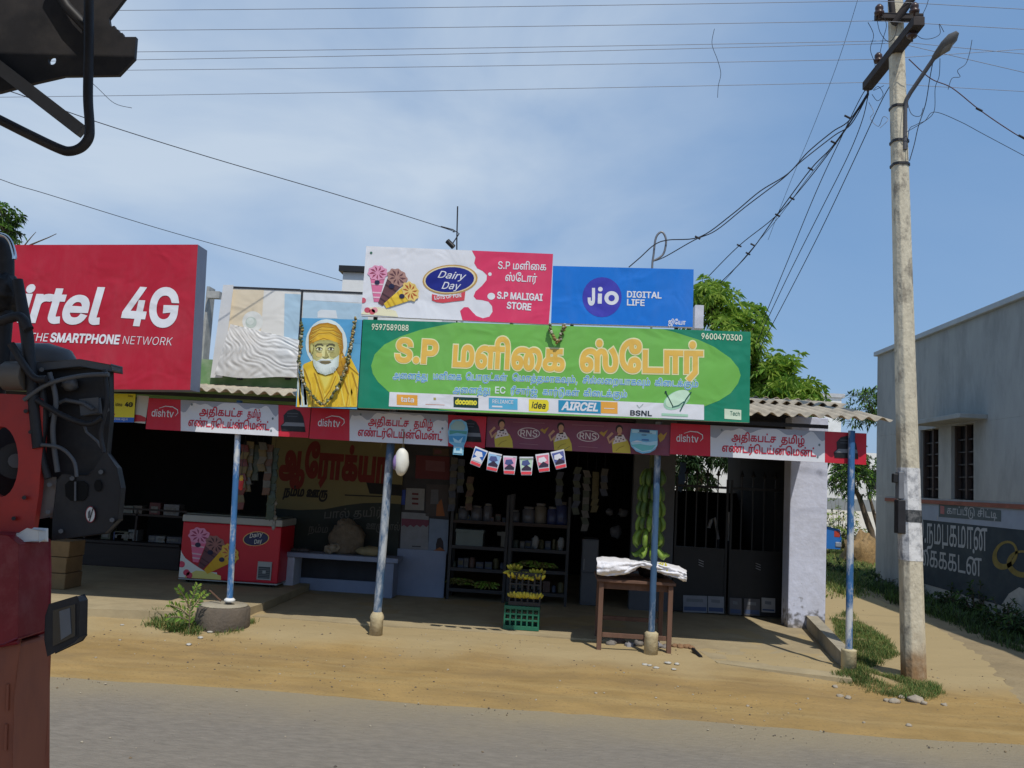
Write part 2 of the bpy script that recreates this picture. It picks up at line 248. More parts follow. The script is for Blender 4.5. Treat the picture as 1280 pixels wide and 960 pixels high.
GLYPHS[2980,] = [825,93,261,-12,186,-4,123,22,98,40,77,63,61,89,52,119,49,152,52,186,62,218,78,246,100,270,130,290,168,306,268,326,332,328,533,326,585,318,632,306,674,289,710,265,738,235,760,198,773,152,777,98,766,18,733,-44,681,-94,633,-121,546,-146,473,-154,235,-158,186,-169,153,-192,142,-210,135,-233,133,-263,136,-317,54,-321,47,-243,51,-202,63,-168,81,-141,122,-107,162,-92,214,-85,458,-81,566,-63,624,-36,650,-13,668,11,688,70,689,136,682,162,672,184,649,210,620,230,585,244,548,252,467,258,264,255,206,244,178,232,159,218,146,200,138,179,135,153,144,113,173,84,201,70,233,63,269,60,310,63,344,74,372,92,394,120,409,176,411,213,411,482,239,482,239,302,160,286,160,554,683,554,683,482,496,482,495,185,484,121,471,86,452,57,403,16,372,4,339,-5]
GLYPHS[2997,3009,] = [1044,88,249,-12,215,-9,182,0,152,14,125,35,82,97,68,138,60,187,57,243,62,310,76,370,100,422,131,466,168,502,212,530,260,550,311,562,364,566,412,564,456,556,529,527,584,482,604,454,622,424,644,355,651,280,645,201,627,133,603,72,870,72,870,554,956,554,956,0,515,0,511,63,538,117,557,186,563,269,552,354,538,390,519,421,496,446,468,466,435,480,400,489,360,492,316,488,276,477,240,458,209,434,163,368,148,327,139,284,136,237,143,160,152,130,170,96,194,74,222,60,253,56,277,59,316,82,329,101,340,155,337,186,328,211,314,232,284,251,247,258,208,253,149,222,108,184,93,248,139,289,168,306,229,326,261,328,306,323,345,308,378,284,402,251,417,212,422,165,413,98,401,70,385,45,342,9,314,-3,4,870,-283,870,33,956,33,956,-283]
GLYPHS[2990,3021,] = [858,27,580,566,627,562,668,549,703,528,732,499,756,463,774,420,787,372,794,320,795,218,782,142,754,83,734,60,681,24,648,13,582,2,88,0,88,554,174,554,174,72,400,72,401,394,412,454,426,487,445,515,470,537,523,560,19,578,494,561,493,530,481,504,451,494,426,486,338,486,72,575,74,610,80,639,91,662,106,680,127,702,185,707,223,708,308,696,382,685,414,654,464,607,491,16,430,678,404,683,382,696,368,718,363,745,368,772,382,793,404,807,430,812,456,807,478,793,492,772,497,745,492,718,478,696,456,683]
GLYPHS[2970,] = [723,48,261,-12,186,-4,123,22,98,40,61,89,52,119,49,152,52,186,62,218,78,246,100,270,130,290,168,306,268,326,683,328,683,258,293,257,238,252,178,232,159,218,146,200,138,179,135,153,144,113,173,84,201,70,269,60,310,63,344,74,372,92,394,120,409,176,411,213,411,482,239,482,239,302,160,286,160,554,683,554,683,482,496,482,495,185,484,121,471,86,452,57,403,16,372,4,339,-5]
GLYPHS[2994,3021,] = [1013,112,249,-12,215,-9,182,0,152,14,125,35,102,62,82,96,68,138,57,242,68,341,81,384,99,422,147,486,176,510,244,546,319,564,391,565,424,560,489,542,518,525,570,473,598,415,614,327,620,188,625,160,644,114,658,95,694,70,744,62,776,66,804,78,828,100,847,132,861,196,863,237,856,321,835,395,783,492,738,547,816,600,887,491,914,434,934,374,946,311,950,244,939,143,926,102,907,67,883,39,854,16,820,1,781,-9,737,-12,696,-9,658,0,625,16,597,38,561,88,548,121,532,202,529,286,520,361,510,396,494,428,472,455,450,471,393,490,355,492,311,488,272,477,237,458,207,433,182,403,162,366,148,326,139,281,136,232,143,158,152,129,170,96,194,73,222,60,253,56,278,59,300,68,317,82,330,101,340,155,337,186,328,211,314,232,284,251,247,258,208,253,149,222,108,184,93,248,139,289,168,306,229,326,261,328,306,323,345,308,378,284,402,251,417,212,422,165,413,98,401,70,385,45,342,9,314,-3,16,507,678,480,683,459,696,445,718,440,745,445,772,459,793,480,807,507,812,534,807,555,793,569,772,574,745,569,718,555,696,534,683]
GLYPHS[2994,] = [1013,112,249,-12,215,-9,182,0,152,14,125,35,102,62,82,96,68,138,57,242,68,341,81,384,99,422,147,486,176,510,244,546,319,564,391,565,424,560,489,542,518,525,570,473,598,415,614,327,620,188,625,160,644,114,658,95,694,70,744,62,776,66,804,78,828,100,847,132,861,196,863,237,856,321,835,395,783,492,738,547,816,600,887,491,914,434,934,374,946,311,950,244,939,143,926,102,907,67,883,39,854,16,820,1,781,-9,737,-12,696,-9,658,0,625,16,597,38,561,88,548,121,532,202,529,286,520,361,510,396,494,428,472,455,450,471,393,490,355,492,311,488,272,477,237,458,207,433,182,403,162,366,148,326,139,281,136,232,143,158,152,129,170,96,194,73,222,60,253,56,278,59,300,68,317,82,330,101,340,155,337,186,328,211,314,232,284,251,247,258,208,253,149,222,108,184,93,248,139,289,168,306,229,326,261,328,306,323,345,308,378,284,402,251,417,212,422,165,413,98,401,70,385,45,342,9,314,-3]
GLYPHS[2993,] = [869,88,570,566,618,562,661,549,698,528,731,499,757,462,778,418,793,367,802,309,805,244,802,168,791,101,774,44,751,-3,723,-44,690,-77,635,-112,571,-136,502,-150,233,-158,184,-169,151,-192,140,-210,133,-233,131,-263,134,-317,52,-321,45,-243,49,-202,61,-168,79,-141,120,-107,160,-92,212,-85,425,-83,525,-70,566,-59,603,-43,634,-22,659,5,680,38,696,78,714,182,714,304,696,392,682,425,664,451,642,470,592,491,538,492,514,486,474,458,457,433,446,404,438,319,438,0,352,0,352,321,347,404,340,436,316,474,283,492,262,494,241,492,209,476,184,438,176,406,172,327,172,0,86,0,88,399,97,454,121,503,162,542,189,556,255,566,292,562,324,552,352,535,376,510,396,480,411,443,390,450,404,481,424,510,451,533,484,551,510,559]
GLYPHS[2991,] = [963,8,354,0,354,554,440,554,440,72,789,72,789,554,875,554,875,0,22,240,-11,205,-8,150,16,118,52,100,92,90,143,88,202,88,554,174,554,174,193,178,140,186,106,213,73,240,62,258,61,286,65,312,76,337,96,360,125,358,39,310,4,278,-7]
GLYPHS[2965,3021,] = [825,76,261,-12,186,-4,123,22,98,40,77,63,61,89,52,119,49,152,52,186,62,218,78,246,100,270,130,290,168,306,268,326,332,328,575,326,638,317,668,308,720,279,743,256,761,226,772,192,776,152,771,105,756,66,730,34,696,11,653,-3,578,-7,502,5,521,72,594,62,635,68,666,85,684,114,690,156,686,187,675,210,658,228,636,241,610,249,519,258,325,258,238,252,206,244,178,232,159,218,138,179,135,153,144,113,173,84,201,70,233,63,269,60,310,63,344,74,372,92,394,120,409,176,411,213,411,482,239,482,239,302,160,286,160,554,683,554,683,482,496,482,495,185,484,121,471,86,452,57,403,16,372,4,339,-5,16,432,678,406,683,384,696,370,718,365,745,370,772,384,793,406,807,432,812,458,807,480,793,494,772,499,745,494,718,480,696,458,683]
GLYPHS[2965,3009,] = [1062,114,499,-12,423,-4,360,22,335,40,314,63,298,89,289,119,286,152,289,186,299,218,314,246,337,270,368,290,406,306,506,326,569,328,694,328,798,317,842,304,913,264,941,239,983,180,1006,112,1012,76,1011,-11,1003,-58,990,-100,949,-172,892,-229,858,-252,783,-287,742,-299,700,-309,611,-320,469,-318,408,-309,302,-275,258,-251,218,-222,155,-156,131,-119,95,-39,83,3,70,88,70,205,88,305,120,397,140,440,207,554,280,510,232,434,195,355,180,314,161,232,154,150,157,82,176,-12,194,-55,217,-95,246,-132,280,-164,321,-192,368,-214,421,-231,481,-241,548,-244,615,-242,712,-226,794,-194,857,-147,900,-84,915,-46,926,41,923,88,912,129,895,164,872,193,843,217,810,235,772,248,730,255,562,258,476,252,443,244,415,232,396,218,382,200,372,153,382,113,410,84,438,70,470,63,506,60,547,63,582,74,610,92,630,120,646,176,648,213,648,482,476,482,476,302,397,286,397,554,920,554,920,482,733,482,732,185,722,121,708,86,689,57,640,16,610,4,576,-5]
GLYPHS[2992,3008,] = [693,12,231,-212,174,-159,367,24,367,482,174,482,174,0,88,0,88,554,623,554,623,482,453,482,453,0,53,525,843,578,839,621,828,656,808,681,783,696,753,701,718,697,680,684,648,663,624,636,608,605,597,570,594,534,597,503,607,477,624,458,646,446,673,442,705,452,759,465,789,488,818,539,796,516,758,508,719,510,699,526,671,538,662,570,656,596,660,615,672,627,690,631,713,624,743,603,764,571,776,531,780,445,769,408,752,379,728,359,697,347,664,345,599,358,554,369,535,285,529,267,598,268,653,282,708,309,756,351,796,409,826,482,841]
GLYPHS[2972,3021,] = [1022,186,331,566,416,558,478,533,520,499,543,470,559,439,541,430,552,457,582,504,610,530,644,550,670,559,729,566,776,563,818,553,855,536,886,514,912,487,932,455,947,419,956,379,959,335,950,255,939,221,905,165,856,123,792,93,716,75,632,66,332,59,271,50,213,28,187,8,171,-12,153,-63,153,-129,173,-185,198,-214,228,-234,260,-244,292,-248,333,-245,368,-236,426,-200,532,-92,584,-51,612,-35,674,-14,751,-7,787,-9,822,-16,884,-46,909,-70,929,-98,942,-133,946,-174,937,-228,926,-252,901,-281,869,-303,817,-319,747,-318,714,-309,686,-295,646,-255,627,-206,625,-181,635,-125,665,-81,705,-41,772,-55,743,-81,722,-108,711,-137,707,-168,712,-200,726,-227,751,-246,789,-252,807,-250,840,-235,854,-220,862,-200,865,-173,862,-146,853,-124,839,-108,800,-87,733,-77,675,-83,630,-104,589,-140,480,-256,428,-291,368,-313,297,-321,246,-318,201,-307,163,-290,131,-266,106,-238,87,-206,74,-171,66,-134,65,-60,71,-29,95,24,131,65,156,83,213,109,316,130,614,137,725,150,793,175,823,196,845,222,860,253,870,304,871,334,863,397,852,422,830,453,800,475,765,488,726,493,699,491,653,473,635,457,619,432,608,404,601,352,600,205,513,205,509,353,491,414,474,443,450,466,419,482,367,494,289,494,252,484,193,455,159,416,144,372,142,348,147,309,164,278,192,259,234,252,269,258,298,274,316,300,322,335,317,368,304,396,282,418,252,434,218,445,178,448,242,494,272,490,324,470,357,448,382,418,399,383,404,342,399,297,383,259,358,227,323,203,282,189,235,184,200,186,140,206,98,241,82,264,72,289,63,345,67,389,79,429,100,464,127,495,160,520,198,540,241,554,285,563,16,502,678,476,683,454,696,440,718,435,745,440,772,454,793,476,807,502,812,528,807,550,793,564,772,569,745,564,718,550,696,528,683]
GLYPHS[2975,3009,] = [1015,99,424,-297,371,-293,322,-282,276,-263,235,-237,198,-204,165,-164,137,-117,113,-63,95,-3,82,63,71,214,74,320,95,460,113,521,136,577,164,628,195,673,230,713,268,748,310,777,402,819,452,832,557,843,657,834,738,806,773,786,826,743,846,721,878,670,901,612,922,507,927,423,928,0,842,0,842,334,834,492,827,539,802,623,783,659,759,691,730,717,683,744,625,762,591,766,514,766,475,760,398,734,362,715,296,662,240,588,196,492,179,435,167,373,159,304,157,229,165,87,189,-27,206,-74,228,-114,252,-148,280,-175,311,-196,382,-219,421,-222,459,-220,523,-204,573,-172,594,-151,610,-126,634,-65,646,10,647,98,635,168,619,205,598,229,570,242,538,247,509,244,482,234,436,207,437,281,484,307,516,316,553,319,588,316,619,307,648,292,674,271,696,243,726,167,733,118,736,62,726,-58,695,-151,673,-188,617,-244,584,-264,509,-289,4,355,0,355,554,442,554,442,0]
GLYPHS[2996,3021,] = [858,27,580,566,627,562,668,549,703,528,732,499,756,463,774,420,787,372,794,320,795,218,782,142,754,83,734,60,681,24,648,13,582,2,88,0,88,554,174,554,174,72,400,72,401,394,412,454,426,487,445,515,470,537,523,560,19,578,494,561,493,530,481,504,451,494,426,486,338,486,72,575,74,610,80,639,91,662,106,680,127,702,185,707,223,708,308,696,382,685,414,654,464,607,491,40,220,-61,290,-66,282,-133,233,-130,199,-133,172,-142,155,-159,149,-185,154,-209,168,-226,190,-239,247,-250,333,-250,361,-246,417,-224,442,-205,462,-181,497,-124,522,-108,570,-101,645,-113,608,-124,582,-140,500,-256,451,-291,420,-304,343,-319,239,-320,180,-310,141,-298,111,-282,93,-266,78,-244,67,-218,63,-186,68,-150,82,-120,106,-94,138,-76,176,-65,12,549,-166,466,-131,439,-110,409,-58,400,0,485,0,496,-50,508,-68,542,-86,583,-93,739,-94,739,-166,16,430,678,404,683,382,696,368,718,363,745,368,772,382,793,404,807,430,812,456,807,478,793,492,772,497,745,492,718,478,696,456,683]
GLYPHS[2958,] = [801,60,249,-12,215,-9,152,14,125,35,102,62,82,96,68,136,57,239,68,333,82,373,123,441,172,486,223,516,284,537,359,550,508,554,508,482,363,479,293,466,262,454,214,423,191,399,156,341,138,271,136,232,143,158,152,129,170,96,194,73,222,60,253,56,278,59,300,68,317,82,330,101,340,155,337,186,328,211,314,232,284,251,247,258,208,253,149,222,108,184,93,248,139,289,168,306,229,326,261,328,306,323,345,308,378,284,402,251,417,212,422,165,413,98,401,70,385,45,342,9,314,-3,8,528,0,528,482,492,482,494,554,784,554,784,482,614,482,614,0]
GLYPHS[2979,3021,] = [1649,182,249,-12,215,-9,152,14,125,35,102,63,82,97,68,138,57,243,62,306,76,363,100,414,133,459,174,496,223,526,279,548,340,562,440,565,528,553,583,536,662,495,738,423,768,383,792,340,811,293,821,243,823,147,806,78,791,50,772,28,750,10,724,-2,695,-10,663,-12,627,-9,595,0,568,14,546,33,528,57,514,84,505,116,497,186,508,287,541,377,575,430,596,454,644,495,676,516,710,534,784,558,866,566,923,563,985,549,1052,518,1084,497,1130,457,1152,434,1188,382,1204,354,1226,292,1234,259,1240,189,1231,110,1206,50,1164,10,1109,-10,1077,-12,1041,-9,1010,0,961,33,930,84,914,149,913,219,922,283,931,313,957,373,1020,458,1065,495,1096,512,1153,534,1212,546,1333,554,1631,554,1631,482,1461,482,1461,0,1375,0,1375,482,1248,480,1169,466,1096,430,1057,395,1028,345,1008,287,997,223,998,147,1005,113,1017,88,1042,64,1074,56,1102,61,1124,75,1138,96,1148,123,1155,182,1148,254,1129,319,1116,348,1075,407,1019,452,989,468,960,480,899,492,797,487,764,479,702,451,651,409,619,362,597,307,585,248,581,189,590,113,602,88,627,64,660,56,688,61,708,75,723,96,738,152,737,233,726,281,710,325,686,365,657,401,621,433,589,453,518,479,440,491,398,492,351,489,308,480,269,465,235,445,206,420,182,391,162,358,148,322,139,283,138,193,152,129,170,96,194,73,222,60,253,56,278,59,300,68,317,82,330,101,340,155,337,186,328,211,314,232,284,251,247,258,208,253,149,222,108,184,93,248,139,289,168,306,229,326,261,328,306,323,345,308,378,284,402,251,417,212,422,165,413,98,401,70,385,45,342,9,314,-3,16,825,678,798,683,777,696,763,718,758,745,763,772,777,793,798,807,825,812,852,807,873,793,887,772,892,745,887,718,873,696,852,683]
GLYPHS[2991,3021,] = [963,8,354,0,354,554,440,554,440,72,789,72,789,554,875,554,875,0,22,240,-11,205,-8,150,16,118,52,100,92,90,143,88,202,88,554,174,554,174,193,178,140,186,106,213,73,240,62,258,61,286,65,312,76,337,96,360,125,358,39,310,4,278,-7,16,481,678,454,683,433,696,419,718,414,745,419,772,433,793,454,807,481,812,508,807,529,793,543,772,548,745,543,718,529,696,508,683]
GLYPHS[2985,3021,] = [1234,122,249,-12,215,-9,152,14,125,35,102,63,82,97,68,138,57,243,62,306,76,363,100,414,133,459,174,496,223,526,279,548,340,562,440,565,528,553,583,536,662,495,741,419,769,381,793,338,811,292,821,242,823,147,806,78,791,50,772,28,750,10,724,-2,695,-10,663,-12,627,-9,595,0,568,14,546,33,514,84,499,149,498,221,517,317,543,375,600,454,650,495,681,512,738,534,796,546,918,554,1217,554,1217,482,1047,482,1047,0,961,0,961,482,833,480,752,465,681,430,642,394,613,344,592,284,582,221,583,147,590,113,602,88,627,64,660,56,688,61,708,75,723,96,733,123,740,182,737,233,710,324,686,365,657,401,621,433,589,453,518,479,480,486,398,492,351,489,308,480,269,465,235,445,206,420,162,358,139,283,138,193,152,129,170,96,194,73,222,60,253,56,278,59,300,68,317,82,330,101,340,155,337,186,328,211,314,232,284,251,247,258,208,253,149,222,108,184,93,248,139,289,168,306,229,326,261,328,306,323,345,308,378,284,402,251,417,212,422,165,413,98,401,70,385,45,342,9,314,-3,16,618,678,592,683,570,696,556,718,551,745,556,772,570,793,592,807,618,812,644,807,666,793,680,772,685,745,680,718,666,696,644,683]
GLYPHS[2950,] = [1313,102,321,-124,206,-114,159,-100,119,-83,87,-61,62,-36,43,-6,33,25,29,60,32,85,40,109,54,131,74,149,102,164,142,173,206,176,953,176,956,104,155,102,129,90,118,76,114,56,120,26,138,0,167,-22,208,-38,262,-48,344,-51,466,-41,518,-28,563,-10,638,37,667,66,709,130,726,200,730,251,728,289,710,361,674,423,648,448,618,469,583,484,542,494,506,497,463,494,436,486,413,472,394,453,383,428,379,397,385,363,402,334,429,315,465,309,499,315,526,332,542,361,548,400,538,460,501,510,558,527,592,492,606,471,624,422,626,396,616,332,584,284,561,265,500,244,463,241,407,249,381,258,348,279,322,309,310,333,302,361,300,393,303,432,313,465,329,493,375,535,404,548,436,558,503,566,552,563,638,540,675,521,708,497,736,469,761,438,796,368,814,292,815,225,804,150,775,76,744,30,704,-10,658,-44,605,-73,546,-95,483,-111,415,-121,61,922,-321,842,-316,774,-302,720,-278,680,-244,656,-203,648,-154,652,-126,662,-100,681,-76,708,-58,742,-45,784,-41,838,-46,891,-62,877,-127,832,-115,790,-110,762,-113,742,-122,729,-137,725,-157,730,-180,744,-202,768,-221,806,-236,839,-243,933,-249,988,-247,1039,-239,1084,-228,1125,-211,1159,-190,1188,-164,1208,-134,1221,-100,1225,-63,1219,-24,1200,6,1170,25,1131,31,1101,29,1052,13,1033,1,1033,70,1080,91,1110,98,1172,98,1224,82,1268,50,1285,28,1298,1,1309,-65,1304,-114,1289,-158,1263,-199,1228,-235,1184,-265,1132,-289,1071,-307,1003,-317,4,947,-124,947,554,1033,554,1033,-124]
GLYPHS[2992,] = [640,12,231,-212,174,-159,367,24,367,482,174,482,174,0,88,0,88,554,623,554,623,482,453,482,453,0]
GLYPHS[2984,] = [789,54,557,362,590,359,621,350,650,336,675,316,698,290,716,259,730,222,741,134,738,78,729,31,715,-8,695,-41,671,-69,620,-108,595,-121,539,-139,435,-154,235,-158,186,-169,153,-192,142,-210,135,-233,133,-263,136,-317,54,-321,47,-243,51,-202,63,-168,81,-141,122,-107,162,-92,214,-85,434,-81,504,-71,555,-54,585,-37,610,-14,628,11,642,44,654,98,654,164,649,193,642,218,625,249,602,271,572,284,536,289,508,286,480,276,430,247,427,322,485,350,519,359,10,88,0,88,554,609,554,609,482,434,482,434,0,348,0,348,482,174,482,174,0]
GLYPHS[2972,] = [1022,186,331,566,416,558,478,533,520,499,543,470,559,439,541,430,552,457,582,504,610,530,644,550,670,559,729,566,776,563,818,553,855,536,886,514,912,487,932,455,947,419,956,379,959,335,950,255,939,221,905,165,856,123,792,93,716,75,632,66,332,59,271,50,213,28,187,8,171,-12,153,-63,153,-129,173,-185,198,-214,228,-234,260,-244,292,-248,333,-245,368,-236,426,-200,532,-92,584,-51,612,-35,674,-14,751,-7,787,-9,822,-16,884,-46,909,-70,929,-98,942,-133,946,-174,937,-228,926,-252,901,-281,869,-303,817,-319,747,-318,714,-309,686,-295,646,-255,627,-206,625,-181,635,-125,665,-81,705,-41,772,-55,743,-81,722,-108,711,-137,707,-168,712,-200,726,-227,751,-246,789,-252,807,-250,840,-235,854,-220,862,-200,865,-173,862,-146,853,-124,839,-108,800,-87,733,-77,675,-83,630,-104,589,-140,480,-256,428,-291,368,-313,297,-321,246,-318,201,-307,163,-290,131,-266,106,-238,87,-206,74,-171,66,-134,65,-60,71,-29,95,24,131,65,156,83,213,109,316,130,614,137,725,150,793,175,823,196,845,222,860,253,870,304,871,334,863,397,852,422,830,453,800,475,765,488,726,493,699,491,653,473,635,457,619,432,608,404,601,352,600,205,513,205,509,353,491,414,474,443,450,466,419,482,367,494,289,494,252,484,193,455,159,416,144,372,142,348,147,309,164,278,192,259,234,252,269,258,298,274,316,300,322,335,317,368,304,396,282,418,252,434,218,445,178,448,242,494,272,490,324,470,357,448,382,418,399,383,404,342,399,297,383,259,358,227,323,203,282,189,235,184,200,186,140,206,98,241,82,264,72,289,63,345,67,389,79,429,100,464,127,495,160,520,198,540,241,554,285,563]
GLYPHS[2986,3021,] = [778,8,88,0,88,554,174,554,174,72,604,72,604,554,690,554,690,0,16,389,678,362,683,341,696,327,718,322,745,327,772,341,793,362,807,389,812,416,807,437,793,451,772,456,745,451,718,437,696,416,683]
GLYPHS[2986,3008,] = [778,8,88,0,88,554,174,554,174,72,604,72,604,554,690,554,690,0,63,606,843,658,839,701,828,736,808,760,783,775,753,780,718,776,680,763,648,742,624,715,608,684,597,649,594,613,597,582,607,556,624,537,646,525,673,521,705,530,759,544,789,567,818,618,796,594,758,589,738,589,699,604,671,617,662,649,656,675,660,694,672,706,690,710,713,703,743,682,764,650,776,574,778,528,769,491,752,462,728,443,697,431,664,427,626,431,585,443,552,462,524,485,502,542,474,604,461,604,390,506,412,476,424,424,457,385,501,370,527,352,588,350,623,357,680,377,732,392,755,434,796,492,826,564,841]
GLYPHS[2975,3007,] = [797,6,88,0,88,554,174,554,174,72,780,72,780,0,38,489,471,527,468,560,458,586,443,608,422,624,398,634,371,643,310,639,249,628,187,498,-284,419,-262,539,166,555,271,552,346,538,375,517,393,488,399,455,392,428,370,416,348,408,320,406,286,408,255,424,196,436,169,469,120,528,56,456,19,390,100,355,158,331,222,323,295,331,357,357,409,376,430,398,448,425,461]
GLYPHS[2954,] = [1540,87,298,566,365,563,423,553,472,536,513,515,546,488,570,458,588,423,598,387,602,349,593,280,581,252,545,208,493,176,428,154,391,147,176,120,152,110,148,103,149,85,155,78,182,72,1494,72,1494,0,191,0,149,3,116,12,91,27,74,46,65,69,62,94,66,122,78,145,99,164,157,187,342,210,411,226,449,241,477,260,496,280,508,302,516,349,511,388,494,423,478,443,432,474,368,493,302,497,229,494,172,473,152,454,140,429,136,399,142,365,158,337,186,318,222,312,256,318,282,336,299,364,305,402,302,431,280,485,258,510,318,527,364,471,381,421,383,392,378,351,364,316,341,286,309,262,269,249,220,244,191,246,138,263,105,286,79,317,59,369,57,398,60,434,71,465,88,492,111,515,140,534,174,548,253,564,61,858,132,830,134,778,152,754,168,734,189,718,215,705,246,695,325,699,378,710,423,729,462,754,494,783,520,854,555,931,566,998,559,1026,551,1096,512,1082,423,1024,476,999,487,971,494,906,494,853,477,821,454,783,401,775,375,769,321,772,280,780,248,794,224,812,208,834,199,858,196,876,198,904,214,920,244,922,263,917,292,902,314,879,328,850,333,822,328,795,314,746,259,731,317,748,340,791,376,828,392,867,398,904,394,935,382,962,363,981,337,993,306,997,270,993,230,981,197,960,169,932,148,898,136,12,1077,144,1077,467,1090,497,1090,554,1494,554,1494,486,1376,486,1376,144,1294,144,1294,486,1159,486,1159,144]
GLYPHS[65,] = [690,10,25,0,290,728,397,728,665,0,567,0,403,461,334,684,352,684,320,574,124,0,4,158,203,158,284,532,284,532,203]
GLYPHS[66,] = [654,27,88,0,88,728,394,725,435,716,471,701,502,682,526,659,545,632,567,569,569,535,562,479,541,438,509,409,450,382,450,375,496,364,540,335,575,291,588,262,598,194,595,159,573,95,553,68,526,45,494,26,454,11,354,0,13,181,82,352,82,403,86,443,97,472,115,492,138,504,165,506,219,490,262,458,298,437,312,386,328,181,330,13,181,408,366,410,390,415,431,435,462,467,478,509,477,563,466,589,448,613,421,631,387,642,344,646,181,646]
GLYPHS[67,] = [730,63,382,-10,322,-5,267,10,216,35,171,70,133,113,101,164,78,224,64,290,60,363,64,437,78,503,101,563,133,614,171,657,216,692,267,717,322,732,382,737,418,736,487,721,548,693,575,674,621,627,640,599,667,535,676,499,583,499,568,545,528,598,472,634,406,650,340,648,301,637,264,618,231,593,204,560,181,521,164,475,153,422,150,363,153,305,164,252,181,206,204,167,232,135,265,109,301,91,340,80,406,77,451,86,510,115,543,145,568,183,583,229,676,229,668,193,640,129,600,76,575,54,519,19,487,7,419,-8]
GLYPHS[68,] = [722,42,315,0,139,0,139,82,309,82,365,86,414,97,456,116,492,142,521,174,543,213,559,258,569,309,572,365,569,421,560,471,544,515,522,554,493,586,459,612,418,631,371,642,318,646,135,646,135,728,324,728,392,723,452,708,506,684,552,651,591,609,622,559,644,502,658,437,662,365,658,293,644,228,622,170,590,119,551,77,503,44,448,20,385,5,4,181,728,181,0,88,0,88,728]
GLYPHS[69,] = [601,12,88,0,88,728,531,728,531,646,181,646,181,408,507,408,507,326,181,326,181,82,536,82,536,0]
GLYPHS[71,] = [746,72,385,-10,323,-5,266,10,215,36,170,70,132,113,101,165,78,224,64,290,60,363,64,437,78,503,101,563,131,614,169,657,214,692,264,717,320,732,379,737,453,730,487,720,549,691,577,671,602,649,642,596,658,566,678,500,583,500,564,543,540,580,491,623,451,641,405,650,339,648,300,637,264,618,231,593,204,561,181,521,164,475,153,422,150,363,153,305,164,252,181,207,204,167,232,135,265,109,302,91,342,80,385,76,425,79,461,88,494,102,523,122,547,147,567,177,581,211,590,248,593,290,621,285,404,285,404,366,684,366,679,229,666,176,645,129,616,88,581,54,539,27,492,6,441,-6]
GLYPHS[72,] = [743,12,88,0,88,728,181,728,181,413,562,413,562,728,655,728,655,0,562,0,562,331,181,331,181,0]
GLYPHS[73,] = [441,12,45,0,45,82,174,82,174,646,45,646,45,728,396,728,396,646,267,646,267,82,396,82,396,0]
GLYPHS[75,] = [672,7,151,208,151,307,251,434,522,728,644,728,333,395,328,395,4,88,0,88,728,181,728,181,0,4,534,0,271,370,329,442,644,0]
GLYPHS[76,] = [565,6,88,0,88,728,181,728,181,82,518,82,518,0]
GLYPHS[77,] = [903,21,88,0,88,728,220,728,399,269,462,67,442,67,497,243,683,728,815,728,815,0,724,0,728,655,736,655,678,478,492,0,411,0,241,428,163,655,172,655,174,596,176,0]
GLYPHS[78,] = [753,17,88,0,88,728,197,728,502,249,595,76,582,76,573,227,573,728,666,728,666,0,555,0,279,433,155,649,172,649,177,549,181,448,181,0]
GLYPHS[79,] = [765,36,383,-10,323,-5,267,10,217,35,171,70,133,113,102,164,78,224,64,290,60,363,64,437,78,503,102,563,133,614,171,657,217,692,267,717,323,732,383,737,443,732,498,717,549,692,594,657,632,614,663,563,687,503,700,437,705,363,700,290,687,224,663,164,632,113,594,70,549,35,498,10,443,-5,36,383,76,425,80,464,91,500,109,533,135,561,167,584,206,601,252,611,305,615,363,611,422,601,475,584,521,561,561,533,593,500,618,464,637,425,648,383,651,341,648,301,637,265,618,232,593,204,560,181,521,164,475,153,422,150,363,153,305,164,252,181,207,204,167,232,135,265,109,301,91,341,80]
GLYPHS[80,] = [639,35,88,0,88,728,337,728,390,724,437,714,477,697,510,674,537,646,558,613,573,577,582,538,585,496,582,454,573,415,558,378,537,346,510,318,477,294,437,277,391,267,337,263,161,263,161,345,369,347,400,354,447,379,477,419,491,468,491,524,477,573,447,612,399,637,332,646,181,646,181,0]
GLYPHS[82,] = [644,34,88,0,88,728,337,728,390,724,437,715,477,698,510,677,537,650,558,619,573,583,582,545,585,503,582,461,573,423,558,388,537,357,510,331,477,310,437,295,391,285,140,282,140,365,369,367,400,372,447,394,477,429,491,476,491,531,477,578,447,615,399,638,332,646,181,646,181,0,4,506,0,330,328,435,328,613,0]
GLYPHS[83,] = [642,76,321,-13,271,-10,225,-1,184,13,149,32,118,56,94,84,75,116,63,151,57,190,152,190,166,142,197,107,241,83,293,72,353,72,409,86,455,114,484,152,495,200,492,222,486,241,460,271,400,302,208,362,163,386,126,414,99,448,83,487,77,533,81,572,92,608,110,640,135,669,165,693,200,712,239,726,327,737,415,726,454,712,488,693,517,670,541,643,559,612,571,579,575,544,484,544,476,577,459,604,434,626,402,642,365,652,294,654,242,640,220,628,187,598,176,579,167,537,178,493,191,476,227,449,306,419,444,378,511,342,549,306,564,284,576,259,585,198,582,160,571,124,554,91,530,61,500,36,464,15,422,0,374,-10]
GLYPHS[84,] = [646,8,48,646,48,728,598,728,598,646,370,646,370,0,277,0,277,646]
GLYPHS[85,] = [744,37,373,-12,318,-8,268,3,222,22,183,47,150,78,123,114,104,155,92,200,88,248,88,728,181,728,181,255,183,221,191,190,222,137,244,115,270,98,335,77,373,74,410,77,475,98,501,115,541,162,561,221,563,255,563,728,656,728,656,248,652,200,641,155,621,114,594,78,562,47,522,22,477,3,427,-8]
GLYPHS[87,] = [985,22,224,0,25,728,120,728,253,209,284,56,272,56,298,184,440,728,545,728,675,233,713,56,700,56,726,184,864,728,960,728,761,0,653,0,520,492,482,681,502,681,474,530,332,0]
